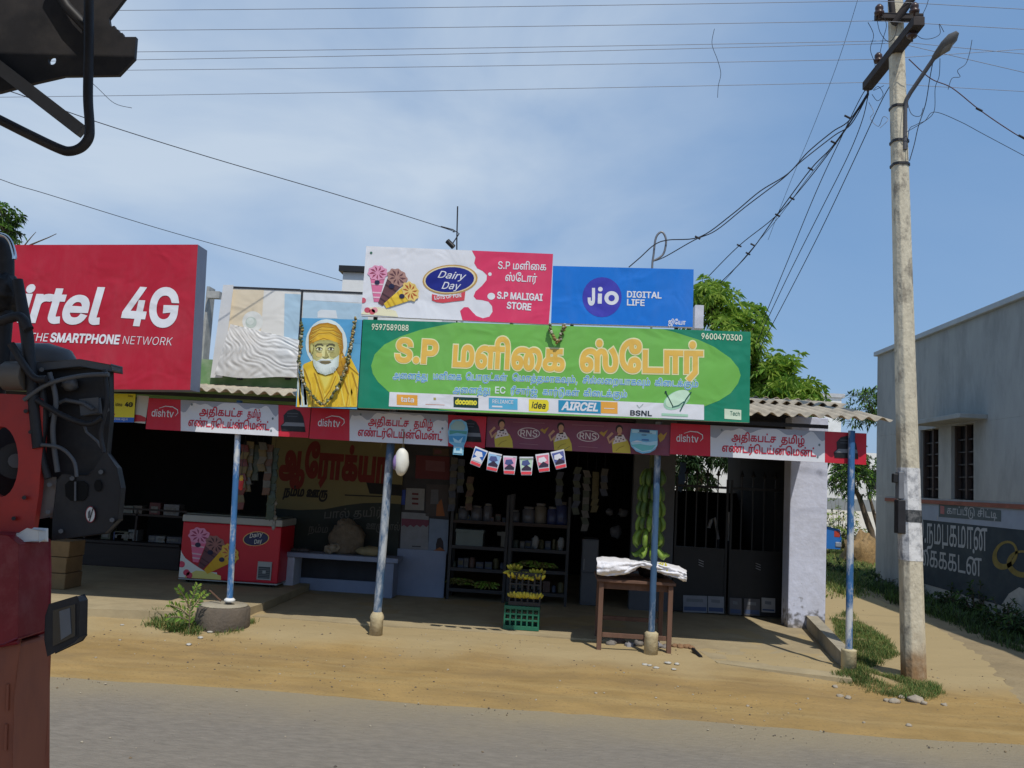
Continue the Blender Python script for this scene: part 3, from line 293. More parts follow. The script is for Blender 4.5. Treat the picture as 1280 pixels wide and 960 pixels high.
GLYPHS[74,] = [571,28,266,-10,206,-3,154,15,109,47,76,90,56,144,49,247,142,247,145,167,157,133,176,107,201,87,231,76,266,72,301,76,331,87,356,107,375,133,386,167,390,208,390,728,483,728,483,208,476,144,456,90,423,47,378,15,326,-3]
GLYPHS[70,] = [590,10,88,0,88,728,528,728,528,646,181,646,181,396,495,396,495,314,181,314,181,0]
GLYPHS[89,] = [679,14,293,0,293,298,25,728,133,728,293,467,333,391,359,327,322,327,348,392,388,468,546,728,653,728,386,298,386,0]
GLYPHS[97,] = [562,44,230,-13,165,-4,136,7,87,41,55,91,47,121,44,155,52,210,76,250,112,278,133,288,206,308,355,329,382,337,393,349,396,366,391,410,374,441,346,463,327,470,282,476,235,470,198,455,170,433,144,396,60,423,94,480,116,501,167,531,223,548,280,553,320,550,388,532,430,505,448,486,475,434,484,360,484,0,398,0,398,74,392,74,375,48,330,11,286,-7,18,245,65,303,73,328,84,365,114,389,154,395,175,396,273,373,261,347,255,212,234,176,221,149,200,134,170,132,151,139,117,147,104,171,82,187,75]
GLYPHS[99,] = [571,55,299,-12,252,-8,208,4,169,23,135,50,106,83,82,122,65,167,54,216,51,270,54,324,65,374,82,419,106,458,135,491,169,518,208,537,252,549,299,553,374,542,397,535,438,513,488,466,521,402,436,378,418,417,399,438,363,462,333,471,299,474,265,471,235,461,209,446,188,425,157,371,142,305,142,235,148,201,171,141,209,95,235,79,265,70,299,67,350,74,390,95,412,115,428,140,438,167,522,144,514,120,490,78,459,44,440,30,420,17,375,-1]
GLYPHS[100,] = [612,32,282,-12,238,-8,198,4,162,23,129,49,102,82,80,121,64,166,54,216,51,271,54,327,64,376,80,421,103,460,130,493,162,519,199,538,239,549,315,551,367,535,402,510,440,458,447,458,447,728,535,728,535,0,450,0,450,84,440,84,401,32,365,6,342,-4,26,295,67,326,70,354,79,379,93,400,113,431,166,446,234,448,272,441,346,431,378,400,430,355,463,295,474,262,471,234,462,209,447,188,427,157,375,142,309,140,272,142,236,157,169,188,115,209,94,234,79,263,70]
GLYPHS[101,] = [583,59,307,-12,256,-8,211,4,170,23,135,50,105,83,82,122,65,166,54,215,51,269,54,322,64,372,81,417,104,456,133,489,167,517,206,537,249,549,296,553,354,546,409,527,459,492,480,468,514,408,525,370,534,280,534,243,110,243,110,317,487,317,446,290,438,356,416,411,379,451,355,464,296,475,265,472,237,464,212,450,172,412,148,361,142,333,142,217,149,182,161,152,196,105,219,88,246,76,275,69,328,67,366,76,398,92,423,117,440,150,525,127,501,77,461,35,436,19,376,-4]
GLYPHS[102,] = [370,4,331,546,331,471,10,471,10,546,17,117,0,117,619,127,675,139,698,156,717,197,746,221,755,272,762,342,752,354,747,330,672,299,679,258,678,238,671,213,644,205,599,205,0]
GLYPHS[103,] = [613,55,298,-216,225,-209,166,-189,120,-160,86,-124,74,-104,145,-59,187,-105,221,-126,243,-133,298,-139,339,-136,375,-125,406,-108,429,-83,444,-50,448,100,440,100,401,49,365,25,342,16,281,9,239,12,200,23,164,40,131,64,104,94,81,130,64,173,54,221,51,275,54,329,64,378,81,422,103,461,130,493,163,519,200,538,240,549,283,553,344,545,367,535,403,510,442,458,451,458,451,546,536,546,536,-14,533,-58,522,-97,504,-129,481,-156,452,-178,419,-195,381,-206,24,296,87,327,89,355,97,401,127,432,175,447,240,449,277,442,349,432,380,401,430,356,463,296,474,263,471,234,462,209,448,188,428,157,376,142,313,140,277,148,208,171,152,189,129,210,111,235,98]
GLYPHS[104,] = [591,33,165,327,165,0,77,0,77,728,165,728,165,414,150,414,169,459,193,495,221,521,253,539,290,549,329,553,364,550,397,543,452,512,473,490,491,462,504,429,512,390,514,0,426,0,426,339,422,378,411,411,393,438,368,458,338,470,278,472,232,457,197,427,183,407,167,357]
GLYPHS[105,] = [242,4,77,0,77,546,165,546,165,0,15,122,635,91,643,69,664,63,678,63,709,69,723,91,744,106,750,138,750,152,744,175,723,181,709,183,693,175,664,152,643]
GLYPHS[108,] = [275,15,200,-4,162,0,131,11,108,29,91,54,81,85,77,121,77,728,165,728,166,120,174,90,182,82,210,75,246,79,263,4]
GLYPHS[109,] = [876,54,77,0,77,546,163,546,163,424,156,424,177,476,209,515,248,541,270,549,316,556,353,552,385,539,412,519,434,492,450,460,460,423,448,423,468,473,502,512,547,540,599,554,658,553,686,547,713,535,738,519,776,473,789,443,799,368,799,0,711,0,711,366,707,401,696,430,678,450,629,473,601,476,556,469,537,460,507,435,488,399,482,356,482,0,394,0,391,403,381,427,364,448,342,463,287,476,246,469,210,449,182,417,173,395,165,344,165,0]
GLYPHS[110,] = [591,34,165,327,165,0,77,0,77,546,162,546,162,414,150,414,169,459,193,495,221,521,253,539,290,549,329,553,364,550,397,543,426,530,451,512,473,490,490,462,503,429,511,390,514,0,426,0,426,339,422,378,411,411,393,438,368,458,338,470,278,472,232,457,197,427,183,407,167,357]
GLYPHS[111,] = [600,36,299,-12,252,-8,208,4,169,23,135,50,106,83,82,122,65,167,54,216,51,270,54,324,65,374,82,419,106,458,135,491,169,518,208,537,252,549,299,553,347,549,391,537,430,518,465,491,494,458,518,419,535,374,545,324,549,270,545,216,535,167,518,122,494,83,465,50,430,23,391,4,347,-8,28,299,67,334,70,364,79,390,95,412,116,443,170,458,235,460,270,458,305,443,370,412,425,390,446,364,461,334,471,299,474,265,471,235,461,209,446,188,425,157,371,142,305,140,270,142,235,157,170,188,116,209,95,235,79,265,70]
GLYPHS[114,] = [376,19,77,0,77,546,162,546,162,462,168,462,181,488,199,510,222,529,249,543,310,554,354,552,354,464,301,469,253,461,212,440,183,407,167,366,165,342,165,0]
GLYPHS[115,] = [528,61,263,-12,193,-4,135,17,91,53,74,76,53,132,136,152,146,125,161,103,180,86,231,68,262,65,328,76,372,107,383,127,385,166,367,195,351,207,307,223,171,258,134,277,105,299,85,326,73,357,69,394,72,424,81,451,115,499,139,517,200,544,271,553,339,545,392,523,431,490,446,469,468,421,388,401,367,438,330,467,304,475,241,476,191,456,173,439,162,420,158,399,168,364,180,350,221,329,333,301,378,287,414,269,442,247,462,220,474,189,478,154,475,123,466,95,451,69,430,45,375,10,341,-2]
GLYPHS[116,] = [327,4,292,546,292,471,10,471,10,546,16,92,676,180,676,180,142,186,102,195,88,223,73,244,71,289,77,307,3,242,-7,198,-3,161,10,131,31,109,59,96,93,92,135]
GLYPHS[118,] = [562,10,235,0,26,546,123,546,251,189,297,25,265,25,323,222,439,546,536,546,327,0]
GLYPHS[119,] = [818,23,200,0,34,546,127,546,213,237,254,57,239,57,259,151,363,546,457,546,531,273,580,57,564,57,574,106,605,235,691,546,784,546,619,0,531,0,453,272,399,487,419,487,372,297,287,0]
GLYPHS[121,] = [562,22,68,-198,91,-122,134,-129,149,-128,176,-117,200,-91,210,-72,235,-3,26,546,123,546,239,222,297,25,265,25,311,189,440,546,536,546,296,-82,271,-133,240,-170,222,-184,181,-202,118,-208]
GLYPHS[48,] = [648,36,324,-10,273,-5,227,10,186,34,151,68,122,110,99,162,83,221,73,288,69,363,73,438,83,505,100,565,123,616,152,659,187,693,227,718,273,732,324,737,375,732,421,718,462,693,497,659,526,616,549,565,566,505,576,438,579,363,576,288,566,221,549,162,526,110,498,68,463,34,422,10,376,-5,31,324,71,358,75,388,87,415,106,437,132,456,165,482,252,490,363,482,475,471,522,456,562,437,596,415,622,388,641,358,653,324,657,291,653,260,641,234,622,211,596,192,562,177,522,160,422,158,363,167,252,177,206,192,165,211,132,234,106,260,87,291,75]
GLYPHS[51,] = [648,51,310,-10,227,0,189,13,125,53,100,79,80,110,67,145,61,184,156,184,169,140,196,107,236,84,284,73,340,73,391,87,413,99,448,132,466,178,468,206,460,255,435,299,392,332,362,343,327,350,226,352,226,426,410,640,410,646,97,646,97,728,532,728,532,660,303,396,303,411,353,412,399,406,440,392,475,372,505,346,529,316,547,281,557,244,561,205,557,165,546,128,528,94,504,64,475,39,440,18,400,2,357,-7]
GLYPHS[52,] = [648,7,59,148,59,224,349,728,440,728,157,229,589,229,589,148,4,402,0,402,454,490,454,490,0]
GLYPHS[53,] = [648,50,315,-10,236,1,169,34,142,57,120,84,103,115,92,148,87,184,177,184,188,144,199,126,229,97,248,86,292,73,344,74,394,92,415,108,448,149,465,201,465,261,447,315,431,338,391,373,366,385,310,395,264,390,220,376,185,356,98,367,141,728,524,728,524,646,219,646,194,434,255,464,302,475,359,474,419,458,470,427,511,384,541,330,556,267,555,188,544,146,527,108,503,74,474,45,440,22,402,4,361,-6]
GLYPHS[54,] = [648,36,324,-10,281,-6,241,4,205,21,172,44,145,73,123,106,106,144,96,186,95,266,115,341,161,430,361,728,461,728,218,373,209,373,226,398,251,420,281,437,317,446,378,444,417,435,451,419,482,398,528,342,543,306,552,267,555,224,552,180,542,140,525,104,503,71,475,43,443,21,407,4,367,-6,20,324,70,376,79,398,90,435,123,459,169,467,224,459,280,435,325,398,358,376,369,324,377,272,369,230,344,199,305,189,281,181,226,189,170,213,123,250,90,272,79]
GLYPHS[55,] = [648,7,139,0,462,646,89,646,89,728,559,728,559,641,236,0]
GLYPHS[56,] = [648,55,324,-10,277,-7,233,2,194,16,159,36,129,60,106,88,88,120,78,155,74,193,82,252,107,303,124,325,166,360,216,378,216,382,183,394,155,414,132,441,114,473,104,507,101,544,104,580,113,613,129,643,151,670,177,693,208,712,282,735,324,737,365,735,438,712,496,670,533,613,543,580,546,544,543,507,532,473,515,441,492,414,464,394,432,382,432,378,481,360,503,344,541,303,565,252,574,193,570,155,560,120,542,88,518,60,488,36,453,16,371,-7,20,324,71,382,78,407,87,447,113,472,151,481,198,472,248,445,289,404,319,380,329,324,336,267,329,242,319,201,289,175,248,166,198,174,151,199,113,239,87,264,78,20,324,414,371,421,392,429,426,455,449,492,455,514,455,560,440,601,412,631,372,651,349,656,298,656,275,651,235,631,207,601,192,560,192,514,207,473,236,441,276,421]
GLYPHS[57,] = [648,37,324,737,367,734,407,724,443,707,476,683,503,655,525,621,542,583,552,542,553,461,533,387,487,297,287,0,187,0,430,355,439,355,422,329,397,307,349,285,312,281,270,284,231,293,197,308,166,329,141,355,120,386,105,421,96,461,93,504,96,547,106,588,123,624,145,657,173,684,205,707,241,724,281,734,20,324,658,273,649,230,623,199,583,189,559,181,504,189,448,213,402,230,384,273,359,324,350,351,352,398,369,435,402,459,447,467,502,465,531,449,583,418,623,376,649]
GLYPHS[46,] = [269,16,136,-6,103,2,90,13,72,42,70,60,72,77,90,106,103,117,136,125,169,117,183,106,194,92,202,60,194,27,183,13,169,2]
GLYPHS[44,] = [269,4,53,-175,96,102,196,102,120,-175]
GLYPHS[49,] = [648,4,110,0,110,78,560,78,560,0,7,396,728,396,0,305,0,305,642,124,511,124,611,282,728]
GLYPHS[32,] = [269]

GLYPHS = {''.join(map(chr, k)): v for k, v in GLYPHS.items()}
GC = {}
def glyph(key, bold):
    k = (key, bold)
    if k in GC: return GC[k]
    s = GLYPHS[key]; adv = s[0]; i = 1; cs = []
    while i < len(s):
        n = s[i]; i += 1; c = []
        for q in range(n): c.append((s[i], s[i+1])); i += 2
        cs.append(c)
    if not cs: GC[k] = (adv, [], []); return GC[k]
    area = lambda c: sum(c[j-1][0]*c[j][1]-c[j][0]*c[j-1][1] for j in range(len(c)))/2
    sg = 1 if area(max(cs, key=lambda c: abs(area(c)))) > 0 else -1
    if bold:
        nc = []
        for c in cs:
            d = []; n = len(c)
            for j in range(n):
                a, b, e = Vector(c[j-1]), Vector(c[j]), Vector(c[(j+1) % n])
                t1 = (b-a).normalized(); t2 = (e-b).normalized()
                n1 = Vector((t1.y, -t1.x))*sg; n2 = Vector((t2.y, -t2.x))*sg
                h = (n1+n2); h = h.normalized() if h.length > 1e-4 else n1
                kk = bold/max(.55, h.dot(n1)); d.append((b.x+h.x*kk, b.y+h.y*kk))
            nc.append(d)
        cs = nc
    vs = []; fs = []; es = []
    for c in cs:
        o = len(vs); vs += [Vector(p) for p in c]; es += [(o+j, o+(j+1) % len(c)) for j in range(len(c))]
    r = delaunay_2d_cdt(vs, es, [], 0, 1e-4)
    V, T = r[0], r[2]; keep = []
    for t in T:
        x = sum(V[q].x for q in t)/3; y = sum(V[q].y for q in t)/3; wn = 0
        for c in cs:
            for j in range(len(c)):
                (x0, y0), (x1, y1) = c[j-1], c[j]
                if y0 <= y < y1 and (x1-x0)*(y-y0)-(x-x0)*(y1-y0) > 0: wn += 1
                elif y1 <= y < y0 and (x1-x0)*(y-y0)-(x-x0)*(y1-y0) < 0: wn -= 1
        if wn*sg > 0: keep.append(list(t))
    GC[k] = (adv, [(v.x, v.y) for v in V], keep); return GC[k]
def shape(s):
    out = []; i = 0
    while i < len(s):
        c = s[i]; n = s[i+1] if i+1 < len(s) else ''
        if n and c+n in GLYPHS: out.append(c+n); i += 2; continue
        if n in '\u0bc6\u0bc7\u0bc8' and n: out += [n, c]; i += 2; continue
        if n in '\u0bca\u0bcb' and n: out += ['\u0bc6' if n == '\u0bca' else '\u0bc7', c, '\u0bbe']; i += 2; continue
        out.append(c if c in GLYPHS else ' '); i += 1
    return out
def text_tris(s, bold=0., track=0., slant=0.):
    x = 0; V = []; F = []
    for gi, k in enumerate(shape(s)):
        adv, vs, fs = glyph(k, bold); o = len(V)
        V += [(a+x+b*slant, b, (gi % 3)*.00045) for a, b in vs]; F += [[o+q for q in f] for f in fs]; x += adv+track
    return V, F, x-track

LAY = .0016
class Sign:
    """a flat printed board on a plane facing the road; print is laid on its face as thin sheets"""
    def __init__(s, name, label, cat, tl, tr, br, bl, Y, thick=.04, group=None, board=None, side=None, frame=None):
        s.Y = Y
        c = [at(*p, Y) for p in (tl, tr, br, bl)]
        u = ((c[1]-c[0])+(c[2]-c[3])); s.w = u.length/2; s.u = u.normalized(); s.n = Vector((0, -1, 0))
        v = ((c[0]-c[3])+(c[1]-c[2]))/2; s.v = (v - s.u*s.u.dot(v)); s.h = s.v.length; s.v.normalize()
        s.c = (c[0]+c[1]+c[2]+c[3])/4; s.parts = {}; s.thick = thick
        s.root = thing(name, label, cat, s.c - s.v*s.h/2, group)
        b = MB(); w, h = s.w/2, s.h/2; fr = [s.pt(*q) for q in ((-w,-h),(w,-h),(w,h),(-w,h))]
        bk = [p - s.n*thick for p in fr]
        b.add(fr, [[0,1,2,3]], board)
        b.add(fr+bk, [[i, i+4, (i+1)%4+4, (i+1)%4] for i in range(4)] + [[7,6,5,4]], side or board)
        s.board = b; s.bd = board
        if frame:
            f = s.part('frame'); t = frame[1]
            for (x0, y0, x1, y1) in ((-w-t,-h-t,w+t,-h),(-w-t,h,w+t,h+t),(-w-t,-h,-w,h),(w,-h,w+t,h)):
                q = [s.pt(x0,y0,.008), s.pt(x1,y0,.008), s.pt(x1,y1,.008), s.pt(x0,y1,.008)]
                f.hexa([p - s.n*(thick+.01) for p in q], q, frame[0])
    def pt(s, a, b, d=0.): return s.c + s.u*a + s.v*b + s.n*d
    def px(s, x, y):
        d = at(x, y, s.Y) - s.c; return (d.dot(s.u), d.dot(s.v))
    def part(s, k):
        if k == 'lettering': s.cnt = getattr(s, 'cnt', 0)+1; k = 'lettering#%d' % s.cnt
        if k not in s.parts: s.parts[k] = MB()
        return s.parts[k]
    def poly(s, pts, m, lay=1, part=None, clip=True):
        q = [s.px(*p) for p in pts]
        if clip:
            w, h = s.w/2-.0005, s.h/2-.0005
            for ax, lim, sgn in ((0,w,1),(0,-w,-1),(1,h,1),(1,-h,-1)):
                o = []
                for i in range(len(q)):
                    a, b = q[i-1], q[i]; ia = a[ax]*sgn <= lim*sgn; ib = b[ax]*sgn <= lim*sgn
                    if ia != ib:
                        t = (lim-a[ax])/(b[ax]-a[ax]); o.append((a[0]+(b[0]-a[0])*t, a[1]+(b[1]-a[1])*t))
                    if ib: o.append(b)
                q = o
            if len(q) < 3: return
        (s.part(part) if part else s.board).flat([s.pt(a, b, lay*LAY) for a, b in q], m)
    def ell(s, cx, cy, rx, ry, m, lay=1, part=None, rot=0., n=28, a0=0, a1=360):
        c, sn = math.cos(R(rot)), math.sin(R(rot)); P = []
        for i in range(n):
            a = R(a0+(a1-a0)*i/(n if a1-a0 == 360 else n-1)); x, y = rx*math.cos(a), ry*math.sin(a)
            P.append((cx+x*c-y*sn, cy+x*sn+y*c))
        s.poly(P, m, lay, part)
    def band(s, pts, wd, m, lay=2, part=None):
        """a printed stroke of width wd px along photo points"""
        Lf = []; Rt = []
        for i, p in enumerate(pts):
            a = Vector(pts[max(0, i-1)]); b = Vector(pts[min(len(pts)-1, i+1)]); t = (b-a).normalized(); w = wd[i] if isinstance(wd, (list, tuple)) else wd
            Lf.append((p[0]-t.y*w/2, p[1]+t.x*w/2)); Rt.append((p[0]+t.y*w/2, p[1]-t.x*w/2))
        s.poly(Lf + Rt[::-1], m, lay, part)
    def text(s, t, p0, p1, hpx, m, bold=0., lay=3, part='lettering', slant=0., track=0., ref=None):
        """text fitted between two baseline points of the photo; hpx = height of its capitals (or bare Tamil letters)"""
        V, F, W = text_tris(t, bold, track, slant)
        a, b = Vector(s.px(*p0)), Vector(s.px(*p1)); d = b-a; k = d.length/W; e = d.normalized(); g = Vector((-e.y, e.x))
        if ref is None: ref = 560. if any(ord(q) > 0xb00 for q in t) else 727.
        mp = (Vector(s.px(p0[0], p0[1]-100)) - a).length/100.
        ky = hpx*mp/ref
        s.part(part).add([s.pt(*(a + e*(x*k) + g*(y*ky)), lay*LAY+dz) for x, y, dz in V], F, m)
    def done(s, bname='board', bevel=0.):
        s.board.build(bname, s.root)
        for k, p in s.parts.items(): p.build(k.split('#')[0], s.root)
        return s.root
def zz(x0, y0, f, pts): return [(x0+a/f, y0+b/f) for a, b in pts]

# ------------------------------------------------------------------ materials of the place
SAND = mat('sand', (.335, .222, .088), .95, .22, 2.2, .7, stain=(.225, .16, .085), stain_amt=.75, stain_scale=.7, spec=.1, stretch=(.6, 1, 1))
APRON = mat('dusty_concrete', (.38, .31, .19), .95, .14, 4.0, .3, stain=(.24, .19, .12), stain_amt=.6, stain_scale=.8, spec=.15)
ASPH = mat('dusty_asphalt', (.215, .188, .152), .92, .2, 26., .6, stain=(.225, .195, .155), stain_amt=.7, stain_scale=.5, spec=.2, stretch=(.35, 1, 1))
LANE = mat('lane_dirt', (.30, .235, .14), .95, .15, 3.0, .5, stain=(.24, .19, .12), stain_amt=.6, stain_scale=.7, spec=.1)
LIME = mat('limewash_lilac', (.62, .655, .80), .9, .06, 5., .35, stain=(.38, .38, .42), stain_amt=.5, stain_scale=1.6, spec=.15)
LIMEB = mat('limewash_blue', (.25, .29, .39), .9, .08, 5., .3, stain=(.24, .27, .36), stain_amt=.6, stain_scale=2.0, spec=.15)
PLDARK = mat('dark_plaster', (.045, .045, .05), .95, .2, 4.)  # near-black plaster, tone varied at random
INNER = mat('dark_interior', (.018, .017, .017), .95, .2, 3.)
ASB = mat('asbestos_sheet', (.46, .40, .31), .95, .14, 3., .4, stain=(.20, .18, .15), stain_amt=.7, stain_scale=2.2, spec=.1)
STEEL = mat('dull_steel', (.22, .22, .23), .5, .15, 8., metal=.7)
DKSTEEL = mat('dark_steel', (.03, .03, .034), .55, .2, 8., metal=.3)
RUST = mat('rusty_steel', (.10, .055, .035), .85, .3, 12., .3)
WOOD = mat('old_brown_wood', (.14, .075, .05), .8, .25, 9., .3, stretch=(1, 1, .15))
BLUEP = mat('chipped_blue_paint', (.04, .14, .33), .5, .2, 9., .3, stain=(.58, .60, .60), stain_amt=.95, stain_scale=3.2, stretch=(1, 1, .4), lo=.49, hi=.57)
BLUED = mat('worn_dark_blue_paint', (.045, .10, .19), .5, .25, 9., .3, stain=(.45, .48, .50), stain_amt=.9, stain_scale=3.5, stretch=(1, 1, .35), lo=.5, hi=.6)
CONC = splash(mat('pole_concrete', (.60, .545, .42), .93, .18, 9., .6, stain=(.16, .14, .12), stain_amt=.7, stain_scale=6., spec=.15, lo=.52, hi=.64, stretch=(1,1,.6)), (.26, .135, .05), .0, .55)
CEMENT = mat('grey_cement', (.36, .32, .24), .95, .15, 8., .5, stain=(.2, .18, .14), stain_amt=.6, stain_scale=3.)
DKCEM = mat('blackened_cement', (.13, .105, .08), .95, .25, 8., .6, stain=(.05, .045, .04), stain_amt=.8, stain_scale=4.)
WHITE = mat('whitewash', (.76, .76, .74), .9, .05, 4., stain=(.55, .54, .5), stain_amt=.5)
WIRE = mat('wire_black', (.02, .022, .03), .6, .1, 3.)
WIREA = mat('wire_aluminium', (.22, .23, .26), .5, .1, 3., metal=.3)
BLACK = mat('black_plastic', (.015, .015, .017), .5, .2, 5.)

# ------------------------------------------------------------------ ground, road, lane, slabs
def gh(x, y):
    s = lambda a, b, t: (lambda q: q*q*(3-2*q))(max(0, min(1, (t-a)/(b-a))))
    k = s(7.0, 7.9, y)
    z = -.02 + k*(.03 + .022*noise.noise(Vector((x*.9, y*.9, 3))) + .012*noise.noise(Vector((x*3.1, y*3.1, 9))) + .006*noise.noise(Vector((x*9, y*9, 1))))
    z += .088*s(8.8, 9.9, y)*(1-s(3.2, 3.7, x))
    z += .05*s(3.4, 3.9, x)*s(9.0, 10, y)
    return z
xs = [-300, -120, -60, -30, -18, -12] + [-9+.11*i for i in range(155)] + [8.4, 10, 13, 18, 26, 40, 80, 150, 300]
ys = [-60, -20, -5, 0, 3, 5, 6] + [6.6+.08*i for i in range(84)] + [13.6, 14.5, 15.5, 17, 19, 22, 26, 32, 40, 60, 100, 200, 600]
def worn(m, col, amt):
    t = m.node_tree; b = t.nodes['Principled BSDF']; lk = t.links.new; src = b.inputs['Base Color'].links[0].from_socket
    tc = t.nodes.new('ShaderNodeTexCoord'); mp = t.nodes.new('ShaderNodeMapping'); mp.inputs['Scale'].default_value = (.10, 2.3, 1); mp.inputs['Rotation'].default_value = (0, 0, .04); lk(tc.outputs['Object'], mp.inputs[0])
    n = t.nodes.new('ShaderNodeTexNoise'); n.inputs['Scale'].default_value = 2.0; n.inputs['Detail'].default_value = 5; n.inputs['Distortion'].default_value = .3; lk(mp.outputs[0], n.inputs[0])
    mr = t.nodes.new('ShaderNodeMapRange'); mr.inputs[1].default_value = .5; mr.inputs[2].default_value = .68; mr.inputs[4].default_value = amt; lk(n.outputs[0], mr.inputs[0])
    n2 = t.nodes.new('ShaderNodeTexNoise'); n2.inputs['Scale'].default_value = 34; n2.inputs['Detail'].default_value = 6; lk(tc.outputs['Object'], n2.inputs[0])
    mr2 = t.nodes.new('ShaderNodeMapRange'); mr2.inputs[1].default_value = .56; mr2.inputs[2].default_value = .66; mr2.inputs[4].default_value = .45; lk(n2.outputs[0], mr2.inputs[0])
    m1 = t.nodes.new('ShaderNodeMixRGB'); m1.inputs[2].default_value = tuple(col) + (1,); lk(mr.outputs[0], m1.inputs[0]); lk(src, m1.inputs[1])
    m2 = t.nodes.new('ShaderNodeMixRGB'); m2.inputs[2].default_value = (.20, .145, .075, 1); lk(mr2.outputs[0], m2.inputs[0]); lk(m1.outputs[0], m2.inputs[1]); lk(m2.outputs[0], b.inputs['Base Color'])
worn(SAND, (.39, .28, .125), .6); worn(LANE, (.36, .29, .19), .4)
g = MB(); g.add([(x, y, gh(x, y)) for y in ys for x in xs], [[j*len(xs)+i, j*len(xs)+i+1, (j+1)*len(xs)+i+1, (j+1)*len(xs)+i] for j in range(len(ys)-1) for i in range(len(xs)-1)], SAND, True)
setting(g, 'ground')
rd = MB(); ex = [-80, -30, -14] + [-10+.22*i for i in range(80)] + [8.2, 14, 40, 80]
edge = lambda x: 7.55 + .10*noise.noise(Vector((x*.55, 0, 0))) + .05*noise.noise(Vector((x*2.3, 5, 0))) + .025*noise.noise(Vector((x*7, 1, 0)))
rr = [-1.5, 1, 3, 5, 6.3, 7.0, None]
rd.add([(x, (edge(x) if y is None else y), (.004 if y is None else .012 + .02*max(0, 1-abs(y-3)/4))) for y in rr for x in ex], [[j*len(ex)+i, j*len(ex)+i+1, (j+1)*len(ex)+i+1, (j+1)*len(ex)+i] for j in range(len(rr)-1) for i in range(len(ex)-1)], ASPH, True)
setting(rd, 'road')
def dusty(m, col, y0, y1):
    """sand blown over the asphalt: a noisy verge along the road's own edge"""
    t = m.node_tree; b = t.nodes['Principled BSDF']; lk = t.links.new; src = b.inputs['Base Color'].links[0].from_socket
    tc = t.nodes.new('ShaderNodeTexCoord'); sx = t.nodes.new('ShaderNodeSeparateXYZ'); lk(tc.outputs['Object'], sx.inputs[0])
    n = t.nodes.new('ShaderNodeTexNoise'); n.inputs['Scale'].default_value = 1.1; n.inputs['Detail'].default_value = 9; lk(tc.outputs['Object'], n.inputs[0])
    ma = t.nodes.new('ShaderNodeMath'); ma.operation = 'MULTIPLY_ADD'; ma.inputs[1].default_value = 1.3; lk(n.outputs[0], ma.inputs[0]); lk(sx.outputs['Y'], ma.inputs[2])
    mr = t.nodes.new('ShaderNodeMapRange'); mr.interpolation_type = 'SMOOTHSTEP'; mr.inputs[1].default_value = y0+.65; mr.inputs[2].default_value = y1+.65; mr.inputs[4].default_value = .95; lk(ma.outputs[0], mr.inputs[0])
    mx = t.nodes.new('ShaderNodeMixRGB'); mx.inputs[2].default_value = tuple(col) + (1,); lk(mr.outputs[0], mx.inputs[0]); lk(src, mx.inputs[1]); lk(mx.outputs[0], b.inputs['Base Color'])
_gd = COL.objects['ground']; dusty(SAND, (.385, .30, .165), 9.0-_gd.location.y, 9.9-_gd.location.y)
_rd = COL.objects['road']; dusty(ASPH, (.30, .245, .155), 6.3-_rd.location.y, 7.75-_rd.location.y)
ln = MB(); cl = [(4.15, 7.7, 6.6), (4.2, 8.6, 2.5), (4.35, 9.5, 1.9), (4.9, 11, 1.5), (5.35, 13, 1.25), (5.6, 15, 1.15), (5.9, 18, 1.1), (6.1, 22, 1.1), (6.2, 27, 1.2)]
lv = []; NW = 9
def lerp_path(t):
    i = min(int(t), len(cl)-2); f = t-i; a, b = cl[i], cl[i+1]; return [a[k]+(b[k]-a[k])*f for k in range(3)]
for q in range(65):
    x, y, w = lerp_path(q/8.)
    for k in range(NW):
        u = k/(NW-1); xx = x + (u*w if q else u*w) + .06*noise.noise(Vector((q*.7, k*.4, 4))); lv.append((xx, y, gh(xx, y) - .03 + .045*min(1, 5*u*(1-u))*(1 if q > 1 else .4)))
ln.add(lv, [[j*NW+i, j*NW+i+1, (j+1)*NW+i+1, (j+1)*NW+i] for j in range(64) for i in range(NW-1)], LANE, True)
setting(ln, 'lane')
XW = lambda px, Y=13.2: at(px, 650, Y).x
fl = MB(); fl.prism([(-3.58,10.55,.105),(1.6,10.5,.105),(1.75,9.65,.095),(2.2,9.5,.092),(3.02,9.28,.09),(3.5,12.3,.105),(3.65,18.2,.105),(-3.58,18.2,.105)], (0,0,-.3), APRON)
setting(fl, 'veranda_floor')
pf = MB(); pf.prism([(-12,9.75,.2),(-5.2,9.8,.2),(-4.2,10.0,.2),(-3.66,10.25,.2),(-3.6,11.0,.2),(-3.62,13.25,.2),(-3.62,18.2,.2),(-12,18.2,.2)], (0,0,-.4), APRON)
setting(pf, 'raised_platform')

# ------------------------------------------------------------------ the shop building
bld = thing('shop_building', 'low roadside shop building with an asbestos veranda roof on blue pipe posts', 'building', (-2, 13.2, .1))
XL = -9.5
x_bench0, x_post0, x_open0, x_open1, x_gate0, x_gate1 = XW(352), XW(500), XW(561), XW(790), XW(842), XW(985)
w = MB(); T = .22; WZ = 2.98
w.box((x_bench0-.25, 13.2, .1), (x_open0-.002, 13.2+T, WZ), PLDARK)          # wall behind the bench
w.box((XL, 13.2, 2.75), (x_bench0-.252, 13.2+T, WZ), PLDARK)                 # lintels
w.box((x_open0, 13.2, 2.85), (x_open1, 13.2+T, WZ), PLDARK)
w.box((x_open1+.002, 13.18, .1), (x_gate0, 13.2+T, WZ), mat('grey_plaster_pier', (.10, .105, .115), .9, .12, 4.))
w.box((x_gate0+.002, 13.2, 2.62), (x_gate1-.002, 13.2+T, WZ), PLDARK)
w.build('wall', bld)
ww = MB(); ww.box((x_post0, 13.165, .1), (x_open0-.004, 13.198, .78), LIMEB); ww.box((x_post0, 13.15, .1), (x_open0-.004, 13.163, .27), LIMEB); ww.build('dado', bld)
wi = MB()
